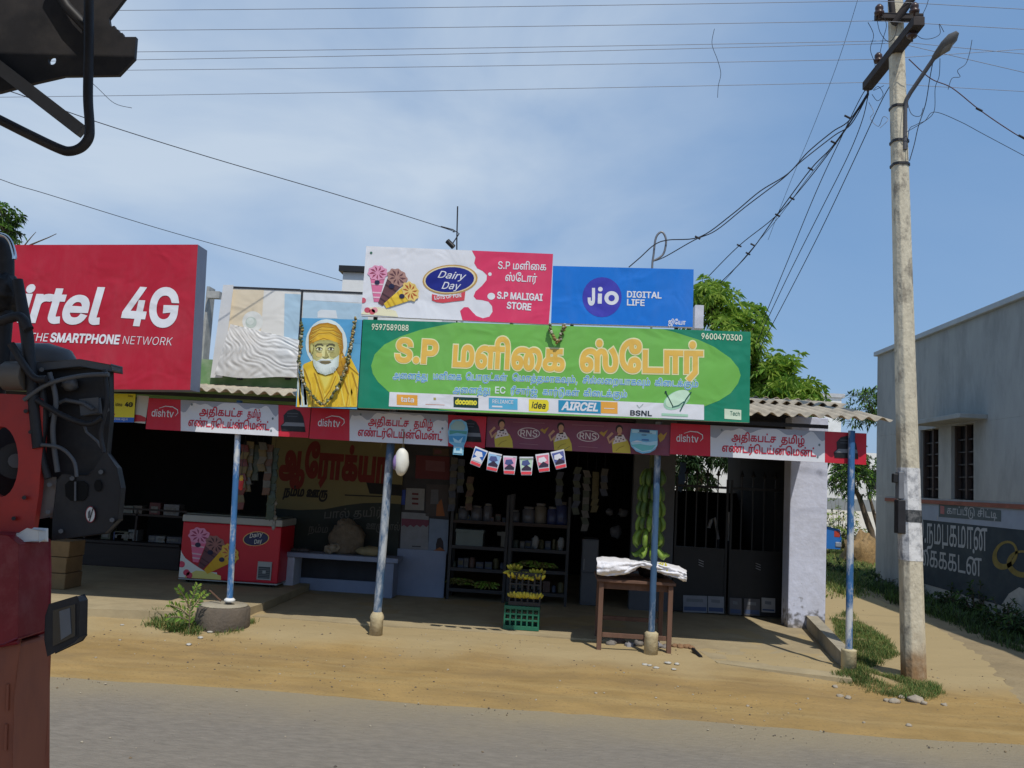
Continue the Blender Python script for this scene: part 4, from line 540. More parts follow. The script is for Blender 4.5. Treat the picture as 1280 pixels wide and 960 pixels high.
wi.box((XL, 17.6, .1), (x_gate0, 17.8, WZ), INNER); wi.box((XL-.2, 13.2, .1), (XL, 17.8, WZ), INNER)
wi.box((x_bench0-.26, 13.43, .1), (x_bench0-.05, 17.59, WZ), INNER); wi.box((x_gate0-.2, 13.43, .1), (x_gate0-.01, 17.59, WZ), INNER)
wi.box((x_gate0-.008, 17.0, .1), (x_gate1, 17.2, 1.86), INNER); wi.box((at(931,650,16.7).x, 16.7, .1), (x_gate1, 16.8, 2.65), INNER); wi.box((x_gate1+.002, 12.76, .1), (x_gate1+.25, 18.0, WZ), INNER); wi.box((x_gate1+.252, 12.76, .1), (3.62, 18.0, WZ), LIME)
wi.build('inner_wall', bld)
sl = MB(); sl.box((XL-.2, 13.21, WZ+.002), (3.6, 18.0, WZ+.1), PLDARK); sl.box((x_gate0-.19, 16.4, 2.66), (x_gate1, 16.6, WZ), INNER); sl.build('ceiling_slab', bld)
pl = MB(); x0, x1 = at(986, 700, 12.4).x, at(1033, 700, 12.4).x
pl.box((x0, 12.4, .08), (x1, 12.75, WZ), splash(LIME, (.36, .28, .17), 0, .12, .7)); pl.build('corner_pillar', bld, .015)
splash(LIME, (.13, .125, .125), .02, .52, .9, 13, 1.0)
# corrugated roof
def corr(y0, z0, y1, z1, xa, xb, m, mb, ph=0, sag=.0):
    n = int((xb-xa)/.0183); v = []; rows = 5
    for j in range(rows):
        t = j/(rows-1)
        for i in range(n+1):
            x = xa+(xb-xa)*i/n
            zz_ = z0+(z1-z0)*t + .022*math.sin((x+ph)*2*math.pi/.146) + .012*noise.noise(Vector((x*.8, t*2, ph))) + .006*noise.noise(Vector((x*.3, 1, 2)))
            yy = y0+(y1-y0)*t + (.05*noise.noise(Vector((math.floor((x+ph)/1.02)*3.3, ph, j*0))) if j == 0 else 0)
            v.append((x, yy, zz_))
    N1 = n+1; up = len(v); v += [(a, b, c-.007) for a, b, c in v]
    f = []
    for j in range(rows-1):
        for i in range(n): f += [[j*N1+i, j*N1+i+1, (j+1)*N1+i+1, (j+1)*N1+i], [up+j*N1+i, up+(j+1)*N1+i, up+(j+1)*N1+i+1, up+j*N1+i+1]]
    for i in range(n): f.append([i, up+i, up+i+1, i+1])
    for j in range(rows-1): f += [[j*N1, (j+1)*N1, up+(j+1)*N1, up+j*N1], [j*N1+n, up+j*N1+n, up+(j+1)*N1+n, (j+1)*N1+n]]
    mb.add(v, f, m)
rf = MB(); zl = at(310,483,11.15).z; corr(9.55, 2.705, 11.25, zl, XL, -2.5, ASB, rf, 0); corr(11.30, zl+.02, 13.5, 3.3, XL, -2.5, ASB, rf, .05); corr(9.55, 2.75, 11.25, 3.03, -2.49, 3.50, ASB, rf, 0); corr(11.05, 3.03, 12.45, 3.20, -2.49, 3.50, ASB, rf, .05); corr(12.40, 3.215, 13.72, 3.18, -2.49, 3.50, ASB, rf, 0); rf.build('roof', bld)
bm = MB()
for y, z in ((9.82, 2.655), (12.2, 3.06)): bm.box((XL, y-.02, z-.02), (2.9, y+.02, z+.02), DKSTEEL)
bm.build('purlin', bld)
pr = MB(); GREENW = mat('faded_green_wall', (.16, .30, .13), .9, .15, 4., stain=(.35, .4, .3), stain_amt=.7, stain_scale=2.)
pr.box((-7.5, 11.12, 2.7), (-2.2, 11.28, at(320,452,11.12).z), GREENW); pr.build('parapet', bld); pr = MB(); pr.box((-1.0, 13.76, 3.09), (2.6, 13.9, 3.6), WHITE); pr.build('parapet', bld)
# veranda posts
def post(px0, py0, px1, py1, Y, r, m, foot, splash):
    a, b = at(px0, py0, Y), at(px1, py1, Y); b.z = 2.62
    p = MB(); p.tube([a + (b-a)*(i/6) for i in range(7)], r, m, 12); o = p.build('post', bld)
    if foot: zb_ = (gh(a.x, Y)-.05 if px0 > 300 else a.z-.06); f = MB(); f.lathe((a.x, Y, zb_), [(r_, (h_ if px0 < 300 else (a.z+.09-zb_)*h_)) for r_, h_ in foot], splash, 14); f.build('post_footing', o)
    return o
CREAM = mat('cream_cement', (.52, .44, .27), .92, .15, 9., .4, stain=(.25, .18, .11), stain_amt=.6, stain_scale=4.)
post(287, 752, 296, 541, 9.85, .034, BLUEP, [(.06,.06),(.06,.085),(.04,.10)], WHITE)
post(471, 775, 489, 556, 9.9, .047, BLUED, [(.075,0),(.072,.7),(.08,.8),(.07,.9),(.05,1)], CREAM)
post(814, 800, 822, 568, 9.88, .036, BLUED, [(.078,0),(.072,.8),(.076,.94),(.055,1)], CREAM)
post(1061, 822, 1064, 586, 9.72, .036, BLUEP, [(.08,0),(.078,.92),(.082,.97),(.055,1)], CREAM)
# low kerb wall between pillar and corner post
kb = MB(); kb.prism([(3.42, 12.39, .06), (3.56, 12.39, .06), (3.2, 9.82, .03), (3.08, 9.82, .03)], (0, 0, .22), CEMENT)
tag(kb.build('kerb_wall', None, .012), 'low cement kerb wall running from the lilac pillar to the corner post', 'kerb')

# ------------------------------------------------------------------ right-hand building with the painted wall
rb = thing('whitewashed_building', 'long grey-white building with dark painted advertisement along the lane', 'building', (7.2, 14, 0))
RW = mat('rain_stained_wall', (.345, .358, .345), .92, .07, 4., .2, stain=(.19, .20, .195), stain_amt=.6, stain_scale=1.1, spec=.1, stretch=(1.1, 1.1, .4))
RX = 7.0
p0 = atx(1097, 440, RX); HZ = p0.z; YF = p0.y
zsill = atx(1149, 621, RX).z; zhead = atx(1150, 538, RX).z
W1 = [(atx(a, 600, RX).y, atx(b, 600, RX).y) for a, b in ((1150, 1173), (1189, 1217))]
ycuts = sorted([3.0, YF] + [c for q in W1 for c in q])
rw = MB()
rw.box((RX, 3, 0), (RX+.25, YF, zsill-.02), RW); rw.box((RX, 3, zhead), (RX+.25, YF, HZ-.1), RW)
prev = 3.0
for b, a in sorted([(q[1], q[0]) for q in W1]): rw.box((RX, prev, zsill-.018), (RX+.25, b, zhead-.002), RW); prev = a
rw.box((RX, prev, zsill-.018), (RX+.25, YF, zhead-.002), RW)
rw.box((RX+.252, YF-.25, 0), (13, YF, HZ-.1), RW); rw.box((RX+.252, 3, 0), (13, 3.25, HZ-.1), RW); rw.box((12.8, 3.26, 0), (13, YF-.26, HZ-.1), RW)
rw.build('wall', rb)
cp = MB(); cp.box((RX-.07, 2.9, HZ-.098), (13.1, YF+.06, HZ), mat('coping', (.40, .44, .46), .9, .1, 3.)); cp.build('coping', rb, .01)
cj = MB(); cj.box((RX-.45, W1[1][1]-.5, zhead+.03), (RX-.002, W1[0][1]+.15, zhead+.11), RW); cj.build('sunshade', rb, .01)
FRW = mat('dark_frame_wood', (.05,.035,.03), .8, .2)
SILL = mat('red_oxide_sill', (.22, .07, .045), .8, .2, 5.)
sb = MB(); sb.box((RX-.03, 8, zsill-.12), (RX-.002, YF-.6, zsill-.05), SILL); sb.build('sill_line', rb)
for b, a in [(q[1], q[0]) for q in W1]:
    wn = MB(); wn.box((RX+.16, b, zsill), (RX+.2, a, zhead), BLACK); 
    wo_ = wn.build('window', rb)
    fr = MB(); fr.box((RX+.06, b, zsill), (RX+.15, b+.06, zhead-.004), FRW); fr.box((RX+.06, a-.06, zsill), (RX+.15, a, zhead-.004), FRW); fr.box((RX+.07, (a+b)/2-.03, zsill), (RX+.15, (a+b)/2+.03, zhead-.004), FRW)
    for k in range(5): fr.box((RX+.09, b+.062, zsill+.15+k*(zhead-zsill-.2)/5), (RX+.11, a-.062, zsill+.17+k*(zhead-zsill-.2)/5), DKSTEEL)
    fr.build('window_frame', wo_)
cr_ = MB(); cr_.box((RX+.25, 3.2, HZ-.3), (12.9, YF-.2, HZ-.22), PLDARK); cr_.build('roof', rb)
# painted advertisement on that wall
def wl(px, py, d=.004): p = atx(px, py, RX); return Vector((RX-d, p.y, p.z))
BANDC = mat('painted_blue_grey_band', (.27, .32, .39), .9, .06, 4., stain=(.22, .25, .3), stain_amt=.5, spec=.1)
NAVY = mat('painted_dark_teal', (.035, .05, .062), .85, .15, 4., stain=(.07, .085, .09), stain_amt=.6, stain_scale=1.2, spec=.1)
PAL = mat('faded_white_lettering', (.33, .36, .38), .9, .15, 9., spec=.1)
yN, yFar = 9.0, atx(1144, 650, RX).y
zb1 = wl(1149, 649).z; zb0 = .35; zt1 = zsill-.13
ad_ = MB()
ad_.box((RX-.004, yN, zb1+.002), (RX-.0005, yFar, zt1), BANDC)
ad_.box((RX-.005, yN, zb0), (RX-.0005, yFar, zb1), NAVY)
ad_.flat([wl(1174,629,.008), wl(1252,638,.008), wl(1252,652,.008), wl(1174,646,.008)], mat('painted_slate_plaque', (.06, .085, .095), .85, .1, 4.))
ad_.build('painted_panel', rb)
lt = MB()
def wtext(t, p0, p1, hpx, m, d=.009, bold=0.):
    V, F, Wd = text_tris(t, bold); a, b = wl(*p0, d), wl(*p1, d); e = (b-a)/Wd
    top = wl(p0[0], p0[1]-hpx, d); ref = 560. if any(ord(q) > 0xb00 for q in t) else 727.
    up = Vector((0, 0, (top-a).z/ref)); lt.add([a + e*x + up*y - Vector((dz, 0, 0)) for x, y, dz in V], F, m)
wtext('D.\u0ba8\u0bae\u0bcd\u0baa\u0b95\u0bae\u0bbe\u0ba9', (1148, 677), (1235, 689), 24, PAL, bold=4)
wtext('\u0ba8\u0b95\u0bc8\u0b95\u0bcd\u0b95\u0b9f\u0ba9\u0bcd', (1138, 703), (1228, 721), 19, PAL, bold=4)
wtext('\u0b95\u0bbe\u0baa\u0bcd\u0baa\u0bc0\u0b9f\u0bc1 \u0b9a\u0bbf\u0b9f\u0bcd\u0b9f\u0bbf', (1184, 642), (1247, 648), 7, PAL, bold=8)
lt.add([wl(1176,632,.009), wl(1181,633,.009), wl(1181,643,.009), wl(1176,642,.009)], [[0,1,2,3]], mat('painted_red_mark', (.3, .12, .12), .9, .1))
lt.build('painted_lettering', rb)
GOLD = mat('painted_gold', (.19, .155, .05), .8, .25, 8., spec=.1)
gm = MB()
def wring(cx, cy, rx, ry, rin, rot=0.):
    P = []
    for i in range(33):
        a = 2*math.pi*i/32; c, s_ = math.cos(rot), math.sin(rot)
        for k in (1, rin):
            x, y = rx*k*math.cos(a), ry*k*math.sin(a) + (0 if k == 1 else -ry*.12); P.append(wl(cx+x*c-y*s_, cy+x*s_+y*c, .009))
    gm.add(P, [[2*i, 2*i+1, 2*i+3, 2*i+2] for i in range(32)], GOLD)
wring(1257, 694, 15, 19, .72, .5); wring(1279, 705, 20, 17, .72, .2)
gm.flat([wl(*q, .0095) for q in ((1252,757),(1262,742),(1275,734),(1292,740),(1290,765),(1262,766))], mat('painted_pale_hand', (.34, .35, .33), .9, .2))
gm.build('painted_bangles', rb)

# ------------------------------------------------------------------ far buildings
fb = thing('white_house', 'white flat-roofed house beyond the trees behind the corrugated roof', 'house', (12, 46, 0))
f = MB(); a, b = at(1000, 490, 46), at(1052, 489, 46); f.box((a.x-5, 46, 0), (b.x, 51, a.z-.2), WHITE); f.build('wall', fb)
f = MB(); f.box((a.x-5.1, 45.9, a.z-.198), (b.x+.15, 51.1, a.z), mat('grey_coping', (.45, .46, .47), .9)); f.build('coping', fb)
fb2 = thing('white_compound_house', 'white house with a dark window seen past the blue car and tree', 'house', (10, 36, 0))
f = MB(); a = at(1083, 566, 36); f.box((8.5, 36, 0), (20, 42, a.z), WHITE); f.build('wall', fb2)
f = MB(); p, q = at(1087, 588, 35.95), at(1103, 612, 35.95); f.box((p.x, 35.93, q.z), (q.x, 35.998, p.z), BLACK); f.build('window', fb2)
f = MB(); p = at(1080, 628, 34); f.box((8, 35.0, p.z-.35), (20, 35.2, p.z+.1), mat('grey_ledge', (.25, .27, .28), .9)); f.build('ledge', fb2)
fb3 = thing('rooftop_block', 'small white upper storey with dark parapet behind the faded hoarding', 'building', (-3, 19, 0))
f = MB(); a, b = at(429, 340, 19), at(500, 340, 19); f.box((a.x, 19, 0), (b.x+1, 23, a.z), WHITE); f.build('wall', fb3)
f = MB(); f.box((a.x-.08, 18.9, a.z+.002), (b.x+1.1, 23.1, a.z+.13), BLACK); f.build('coping', fb3)
cw = MB(); cw.box((.5, 24, 0), (5.5, 24.2, 3.6), WHITE)
tag(cw.build('courtyard_wall'), 'plain white courtyard wall seen through the bars of the gate', 'wall')

# ------------------------------------------------------------------ trees and plants
LEAF = mat('mango_leaf', (.17, .32, .045), .5, .4, .9, trans=.45, spec=.35)
LEAF2 = mat('young_mango_leaf', (.33, .46, .075), .5, .3, 1.2, trans=.5, spec=.35)
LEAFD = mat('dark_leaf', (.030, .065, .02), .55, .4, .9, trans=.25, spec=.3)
BARK = mat('bark', (.12, .09, .06), .95, .3, 8., .6)
def whorl(mb, p, d, L_, n, ms, rnd, wd=.24, droop=.5):
    d = d.normalized(); u = d.orthogonal().normalized(); w_ = d.cross(u)
    for i in range(n):
        a = 2*math.pi*(i+rnd.random()*.7)/n; o = (u*math.cos(a)+w_*math.sin(a)); t = (d*rnd.uniform(.1, .9)+o).normalized(); ll = L_*rnd.uniform(.6, 1.15)
        mid = p + t*ll*.5 + Vector((0, 0, .02*ll)); tip = p + t*ll - Vector((0, 0, droop*ll*rnd.uniform(.5, 1.2)))
        sd_ = (tip-p).cross(Vector((rnd.uniform(-.3,.3), rnd.uniform(-.3,.3), 1))).normalized()*ll*wd*.5
        mb.add([p, mid+sd_-Vector((0,0,.03*ll)), tip, mid-sd_-Vector((0,0,.03*ll))], [[0,1,2],[0,2,3]], rnd.choice(ms))
def tree(name, label, base, trunk_r, limbs, clumps, L_, dens, ms, seed, group=None, wd=.24, droop=.5):
    rnd = random.Random(seed); root = thing(name, label, 'tree', base, group)
    t = MB()
    for pts, r0, r1 in limbs:
        n = len(pts); P = []
        for i in range(n-1):
            for k in range(4): P.append(Vector(pts[i]).lerp(Vector(pts[i+1]), k/4))
        P.append(Vector(pts[-1])); P = [p + Vector((noise.noise(p*1.3), noise.noise(p*1.7+Vector((5,0,0))), 0))*.05 for p in P]
        t.tube(P, [r0+(r1-r0)*i/(len(P)-1) for i in range(len(P))], BARK, 8)
    t.build('trunk', root)
    c = MB(); tw = MB()
    for (cx, cy, cz), (rx, ry, rz) in clumps:
        n = int(dens*(rx*ry+ry*rz+rx*rz)); C0 = Vector((cx, cy, cz))
        for i in range(n):
            d = Vector((rnd.gauss(0,1), rnd.gauss(0,1), rnd.gauss(0,1))).normalized()
            k = rnd.uniform(.45, 1.08)*(1+.42*noise.noise(d*2.2+C0*1.7)); p = C0 + Vector((d.x*rx, d.y*ry, d.z*rz))*k
            if noise.noise(p*1.5+Vector((seed, 0, 0))) < -.28: continue
            whorl(c, p, d + Vector((0,0,.5)), L_, rnd.randint(6, 10), ms, rnd, wd, droop)
            if i % 5 == 0: tw.tube([C0 + (p-C0)*.2, C0+(p-C0)*.6+Vector((0,0,.05)), p], [.018, .011, .005], BARK, 4)
    c.build('crown', root); tw.build('twigs', root)
    return root
def cl_(px, py, Y, rx, ry, rz): return (tuple(at(px, py, Y)), (rx, ry, rz))
b0 = Vector((4.1, 16.4, 0))
tree('mango_tree', 'bushy green mango tree rising behind the green signboard and the blue sign', b0, .2,
     [([b0, b0+Vector((-.1,0,1.6)), at(900,470,16.5), at(890,390,16.4)], .16, .03), ([b0+Vector((-.1,0,1.6)), at(950,500,16.3), at(975,470,16.2)], .1, .03), ([at(900,470,16.5), at(925,400,16.3)], .06, .02)],
     [cl_(888,385,16.4,.55,.6,.5), cl_(905,425,16.2,.6,.7,.5), cl_(922,402,16.6,.45,.5,.35), cl_(925,440,16.5,.4,.5,.35), cl_(962,478,16.2,.45,.6,.5), cl_(985,478,16.4,.55,.6,.5), cl_(950,520,16.2,.6,.6,.3), cl_(985,515,16.0,.55,.6,.25), cl_(912,480,16.8,.7,.7,.5), cl_(880,370,16.3,.4,.5,.3), cl_(928,420,16.2,.4,.5,.4), cl_(943,393,16.6,.16,.3,.12), cl_(1000,495,16.4,.4,.5,.35), cl_(968,465,16.3,.45,.5,.3)],
     .21, 150, [LEAF, LEAF2, LEAF2], 3)
b1 = Vector((5.4, 25, 0))
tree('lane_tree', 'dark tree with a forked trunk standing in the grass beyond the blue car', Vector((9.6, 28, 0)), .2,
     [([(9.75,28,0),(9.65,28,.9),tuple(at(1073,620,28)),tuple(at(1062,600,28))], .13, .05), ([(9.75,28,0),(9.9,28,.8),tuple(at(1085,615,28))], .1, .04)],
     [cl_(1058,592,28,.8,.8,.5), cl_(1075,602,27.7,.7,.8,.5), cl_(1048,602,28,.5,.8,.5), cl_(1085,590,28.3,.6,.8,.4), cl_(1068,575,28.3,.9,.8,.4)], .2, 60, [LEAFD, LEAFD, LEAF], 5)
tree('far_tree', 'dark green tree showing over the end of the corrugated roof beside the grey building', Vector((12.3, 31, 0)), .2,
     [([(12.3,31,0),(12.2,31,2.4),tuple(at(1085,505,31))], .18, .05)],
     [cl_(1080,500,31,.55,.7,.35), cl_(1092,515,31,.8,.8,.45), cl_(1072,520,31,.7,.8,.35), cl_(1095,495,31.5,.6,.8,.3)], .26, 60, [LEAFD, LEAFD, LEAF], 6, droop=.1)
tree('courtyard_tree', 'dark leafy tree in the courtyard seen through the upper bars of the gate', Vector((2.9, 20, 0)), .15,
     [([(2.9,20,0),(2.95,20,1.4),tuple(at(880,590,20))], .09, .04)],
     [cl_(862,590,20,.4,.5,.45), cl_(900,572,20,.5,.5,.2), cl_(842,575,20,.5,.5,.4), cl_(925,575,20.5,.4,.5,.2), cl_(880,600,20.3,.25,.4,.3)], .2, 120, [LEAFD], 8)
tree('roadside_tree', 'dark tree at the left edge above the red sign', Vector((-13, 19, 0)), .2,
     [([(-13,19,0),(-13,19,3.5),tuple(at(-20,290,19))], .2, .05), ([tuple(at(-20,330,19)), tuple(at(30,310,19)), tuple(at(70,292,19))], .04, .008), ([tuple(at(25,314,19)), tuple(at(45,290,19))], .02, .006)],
     [cl_(2,268,19,.28,.6,.3), cl_(6,290,19,.3,.6,.25), cl_(-30,270,19,.7,.8,.6), cl_(-20,310,19,.6,.6,.4)], .17, 150, [LEAFD, LEAF], 9)

GRASS = mat('grass_blade', (.10, .17, .045), .7, .4, 1.5, trans=.3, spec=.2)
GRASSY = mat('dry_grass', (.27, .25, .09), .8, .3, 2., trans=.3, spec=.2)
def blades(mb, x, y, z, h, n, rnd, ms, spread=.05):
    for _ in range(n):
        a = rnd.uniform(0, 6.28); b = Vector((x+rnd.uniform(-spread, spread), y+rnd.uniform(-spread, spread), z-.01)); hh = h*rnd.uniform(.5, 1.2)
        o = Vector((math.cos(a), math.sin(a), 0)); s_ = Vector((-o.y, o.x, 0))*hh*.045+Vector((0,0,0)); tip = b+o*hh*rnd.uniform(.2, .9)+Vector((0,0,hh*rnd.uniform(.5, 1)))
        m_ = b+(tip-b)*.5+Vector((0,0,hh*.16)); mb.add([b-s_, b+s_, m_+s_*.7, tip, m_-s_*.7], [[0,1,2,4],[4,2,3]], rnd.choice(ms))
def patch(poly, n, h, ms, seed, spread=.05, nb=6, zf=gh):
    rnd = random.Random(seed); mb = MB(); xs_ = [p[0] for p in poly]; ys_ = [p[1] for p in poly]; c = 0; tries = 0
    while c < n and tries < n*30:
        tries += 1
        x, y = rnd.uniform(min(xs_), max(xs_)), rnd.uniform(min(ys_), max(ys_)); ins = False
        for i in range(len(poly)):
            (xa, ya), (xb, yb) = poly[i-1], poly[i]
            if (ya > y) != (yb > y) and x < (xb-xa)*(y-ya)/(yb-ya)+xa: ins = not ins
        if not ins or noise.noise(Vector((x*2.2, y*2.2, seed))) < -.25: continue
        blades(mb, x, y, zf(x, y), h*(1+.6*noise.noise(Vector((x*3, y*3, 0)))), nb, rnd, ms, spread); c += 1
    return mb
def gp(*pts): return [(gr(a, b, .03).x, gr(a, b, .03).y) for a, b in pts]
setting(patch(gp((1040,775),(1062,768),(1080,785),(1105,800),(1122,822),(1100,832),(1072,836),(1066,815),(1050,800)), 2200, .075, [GRASS, GRASS, GRASS, GRASSY], 11), 'grass', 'stuff')
setting(patch(gp((1044,850),(1075,838),(1105,845),(1140,850),(1165,855),(1180,868),(1150,874),(1100,866),(1062,862)), 1700, .06, [GRASS, GRASS, GRASSY], 12), 'grass', 'stuff')
setting(patch(gp((175,788),(200,775),(225,772),(250,780),(262,793),(240,800),(205,793)), 520, .11, [GRASS, GRASSY, GRASS], 13), 'grass', 'stuff')
setting(patch(gp((262,792),(300,783),(318,786),(300,796),(270,800)), 240, .07, [GRASS, GRASSY], 14), 'grass', 'stuff')
setting(patch([(3.9,18.5),(8,18.5),(16,27),(24,34),(5,34)], 4200, .17, [GRASS, GRASSY, mat('bright_grass', (.20, .30, .05), .7, .3, 2., trans=.3)], 15, .2, 7, lambda x, y: 0.), 'grass', 'stuff')
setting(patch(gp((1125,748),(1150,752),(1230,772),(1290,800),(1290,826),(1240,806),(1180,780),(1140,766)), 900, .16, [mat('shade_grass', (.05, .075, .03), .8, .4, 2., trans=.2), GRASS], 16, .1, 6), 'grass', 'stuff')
# loose gravel on the shoulder, the road's edge and the lane
rnd = random.Random(77); gv = MB(); GRV = [mat('gravel_pale', (.36,.31,.23), .95, .2, 20.), mat('gravel_brown', (.20,.145,.085), .95, .2, 20.), mat('gravel_dark', (.10,.085,.07), .95, .2, 20.)]
for i in range(5200):
    x = rnd.uniform(-6.5, 7.5); y = rnd.uniform(5.6, 10.3) if rnd.random() < .8 else rnd.uniform(9, 16)
    if y < 7.2 and rnd.random() < .75: continue
    if y > 10.3 and not (4.4 < x < 6.6): continue
    if noise.noise(Vector((x*.8, y*1.2, 2))) < -.12: continue
    r = .003 + .009*rnd.random()**5; z = (gh(x, y) if y > edge(x) else .02*max(0, 1-abs(y-3)/4)+.012) + r*.3; a = rnd.uniform(0, 3.14); c, s_ = math.cos(a)*r, math.sin(a)*r
    gv.add([(x+c*1.3,y+s_*1.3,z),(x-s_,y+c,z+r*.2),(x-c*1.2,y-s_*1.2,z),(x+s_,y-c,z-r*.1),(x,y,z+r*.75),(x,y,z-r)], [[0,1,4],[1,2,4],[2,3,4],[3,0,4],[1,0,5],[2,1,5],[3,2,5],[0,3,5]], rnd.choice(GRV))
setting(gv, 'gravel', 'stuff')
setting(patch(gp((1034,690),(1075,692),(1092,715),(1078,742),(1058,748),(1034,735)), 1500, .16, [GRASS, GRASS, GRASSY], 21, .1, 6), 'grass', 'stuff')
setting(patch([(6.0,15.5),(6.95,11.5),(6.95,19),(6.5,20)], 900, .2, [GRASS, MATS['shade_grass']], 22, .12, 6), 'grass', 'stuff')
setting(patch([(4.3,16),(8.5,19),(16,30),(5,30)], 2600, .2, [GRASS, MATS['bright_grass'], GRASSY], 23, .2, 7, lambda x, y: 0.), 'grass', 'stuff')
# low plants along the foot of the grey building
def bush(name, label, c, r, n, seed, ms, L_=.12, group=None, cat='bush'):
    rnd = random.Random(seed); root = thing(name, label, cat, c, group); st = MB(); lf = MB(); C0 = Vector(c)
    for i in range(n):
        a = rnd.uniform(0, 6.28); rr_ = math.sqrt(rnd.random()); p = C0 + Vector((math.cos(a)*rr_*r[0], math.sin(a)*rr_*r[1], r[2]*rnd.uniform(.3, 1)*(1.1-.5*rr_)))
        st.tube([C0+Vector((math.cos(a)*.1*r[0], math.sin(a)*.1*r[1], 0)), C0.lerp(p, .6)+Vector((0,0,.08)), p], [.008, .006, .003], BARK, 4)
        for k in range(3): whorl(lf, C0.lerp(p, .45+.275*k), Vector((math.cos(a), math.sin(a), 1)), L_, rnd.randint(4, 7), ms, rnd, .45, .3)
    st.build('stem', root); lf.build('foliage', root); return root
for i, (px, py, r, h) in enumerate([(1105,722,.5,.5),(1128,738,.5,.5),(1160,750,.45,.55),(1195,765,.4,.5),(1225,775,.4,.65),(1252,790,.35,.6),(1278,800,.4,.55)]):
    p = gr(px, py, .03); p.x = min(p.x, 6.9)
    bush('weed_bush', 'low dark weedy bush at the foot of the painted grey wall', (p.x, p.y, .02), (r, r, h), 26, 30+i, [LEAFD, LEAFD, GRASS], .11, 'weeds along the painted wall')
bush('flowering_shrub', 'tall pale shrub left of the dark lane tree above the car', tuple(Vector((at(1049,650,31).x, 31, 0))), (1.0, .8, 2.1), 60, 41, [GRASSY, GRASS, LEAF2], .16)
hp = MB(); p = Vector((at(1079,690,26).x, 26, 0)); hp.blob((p.x, 26, .05), (.62, .6, .72), mat('hay', (.26, .17, .075), .95, .35, 9., 1.), 4, .35, 22, 12, 3.5)
tag(hp.build('hay_heap'), 'brown heap of dry hay on the grass beyond the veranda post', 'hay heap')

# ------------------------------------------------------------------ utility pole with street light
PY = 9.84
pb, pt_ = gr(1141, 851), at(1119, -6, PY)
up = thing('utility_pole', 'tall square concrete electricity pole standing at the mouth of the lane', 'utility pole', (pb.x, PY, 0))
PO = mat('whitewashed_band', (.72, .72, .72), .9, .08, 5., .4, stain=(.12, .13, .16), stain_amt=.85, stain_scale=9.)
def sect(t, wx=1., wy=1.):
    c = Vector((pb.x, PY, -.1)).lerp(Vector((pt_.x, PY, pt_.z)), t); hw = (.112-.04*t)
    o = [(-1,-.55),(-.55,-1),(.55,-1),(1,-.55),(1,.55),(.55,1),(-.55,1),(-1,.55)]
    return [c + Vector((a*hw*wx, b*hw*1.15*wy, 0)) for a, b in o]
def shaft(mb, t0, t1, m, n=10, gsc=1.):
    rows = [sect(t0+(t1-t0)*i/n, gsc, gsc) for i in range(n+1)]; v = [p for r in rows for p in r]
    mb.add(v, [[i*8+k, i*8+(k+1)%8, (i+1)*8+(k+1)%8, (i+1)*8+k] for i in range(n) for k in range(8)] + [list(range(8))[::-1], [n*8+k for k in range(8)]], m)
m = MB(); shaft(m, 0, 1, CONC, 24); m.build('shaft', up, .01)
tz = lambda py: (at(1135, py, PY).z+.1)/(pt_.z+.1)
m = MB(); shaft(m, tz(700), tz(585), PO, 6, 1.02); m.build('white_band', up)
for py in (135, 178, 207): 
    m = MB(); shaft(m, tz(py+2), tz(py-1), DKSTEEL, 1, 1.12); m.build('clamp_band', up)
# notices pasted round the shaft
m = MB(); q = tz(640); NB = mat('black_notice', (.03, .035, .04), .8, .3, 9., stain=(.3, .3, .3), stain_amt=.6, stain_scale=14.)
shaft(m, tz(652), tz(637), NB, 1, 1.05); m.build('notice', up)
mz0, mz1 = at(1127, 667, PY-.05).z, at(1127, 590, PY-.05).z; mx = at(1127, 630, PY-.05).x
m = MB(); m.box((mx-.055, PY-.10, mz0), (mx+.03, PY+.02, mz1-.30), DKSTEEL); m.box((mx-.045, PY-.09, mz1-.29), (mx+.03, PY+.02, mz1), mat('grey_box', (.16, .17, .19), .6, .2)); m.box((mx-.10, PY-.08, mz1-.12), (mx-.046, PY-.02, mz1-.02), BLACK); m.build('meter_box', up, .008)
# cross-arms
ARM = mat('weathered_channel', (.035, .028, .027), .8, .3, 8.)
def wp(px, py, Y): return at(px, py, Y)
a0, a1 = wp(1149, 26, 9.14), wp(1084, 108, 10.74)
m = MB(); m.hexa([a0+Vector((-.06,0,-.05)), a0+Vector((.06,0,-.05)), a1+Vector((.06,0,-.05)), a1+Vector((-.06,0,-.05))], [a0+Vector((-.06,0,.05)), a0+Vector((.06,0,.05)), a1+Vector((.06,0,.05)), a1+Vector((-.06,0,.05))], ARM); m.build('crossarm', up, .006)
b0_, b1_ = wp(1094, 21, 9.7), wp(1153, 22, 9.7)
m = MB(); m.box((b0_.x, 9.66, b0_.z-.035), (b1_.x, 9.74, b0_.z+.035), ARM); m.build('crossarm', up, .006)
m = MB(); c0, c1 = wp(1117, 30, 9.7), wp(1147, -12, 9.6); m.tube([c0, c1], .045, ARM, 6); m.tube([wp(1116,20,9.7), wp(1113,-8,9.7)], .035, ARM, 6); m.build('brace', up)
CER = mat('brown_insulator', (.06, .035, .03), .35, .2, 8.)
for px, py, Y in ((1099,12,9.62),(1143,10,9.3),(1098,72,10.3),(1085,106,10.72),(1140,40,9.3),(1124,48,9.8)):
    p = wp(px, py, Y); m = MB(); m.lathe(p-Vector((0,0,.06)), [(.012,-.05),(.012,0),(.05,.0),(.055,.03),(.03,.04),(.045,.06),(.045,.09),(.02,.12)], CER, 12); m.build('insulator', up)
sl_ = MB(); SLM = mat('lamp_arm_grey', (.10, .10, .11), .6, .2, 8.)
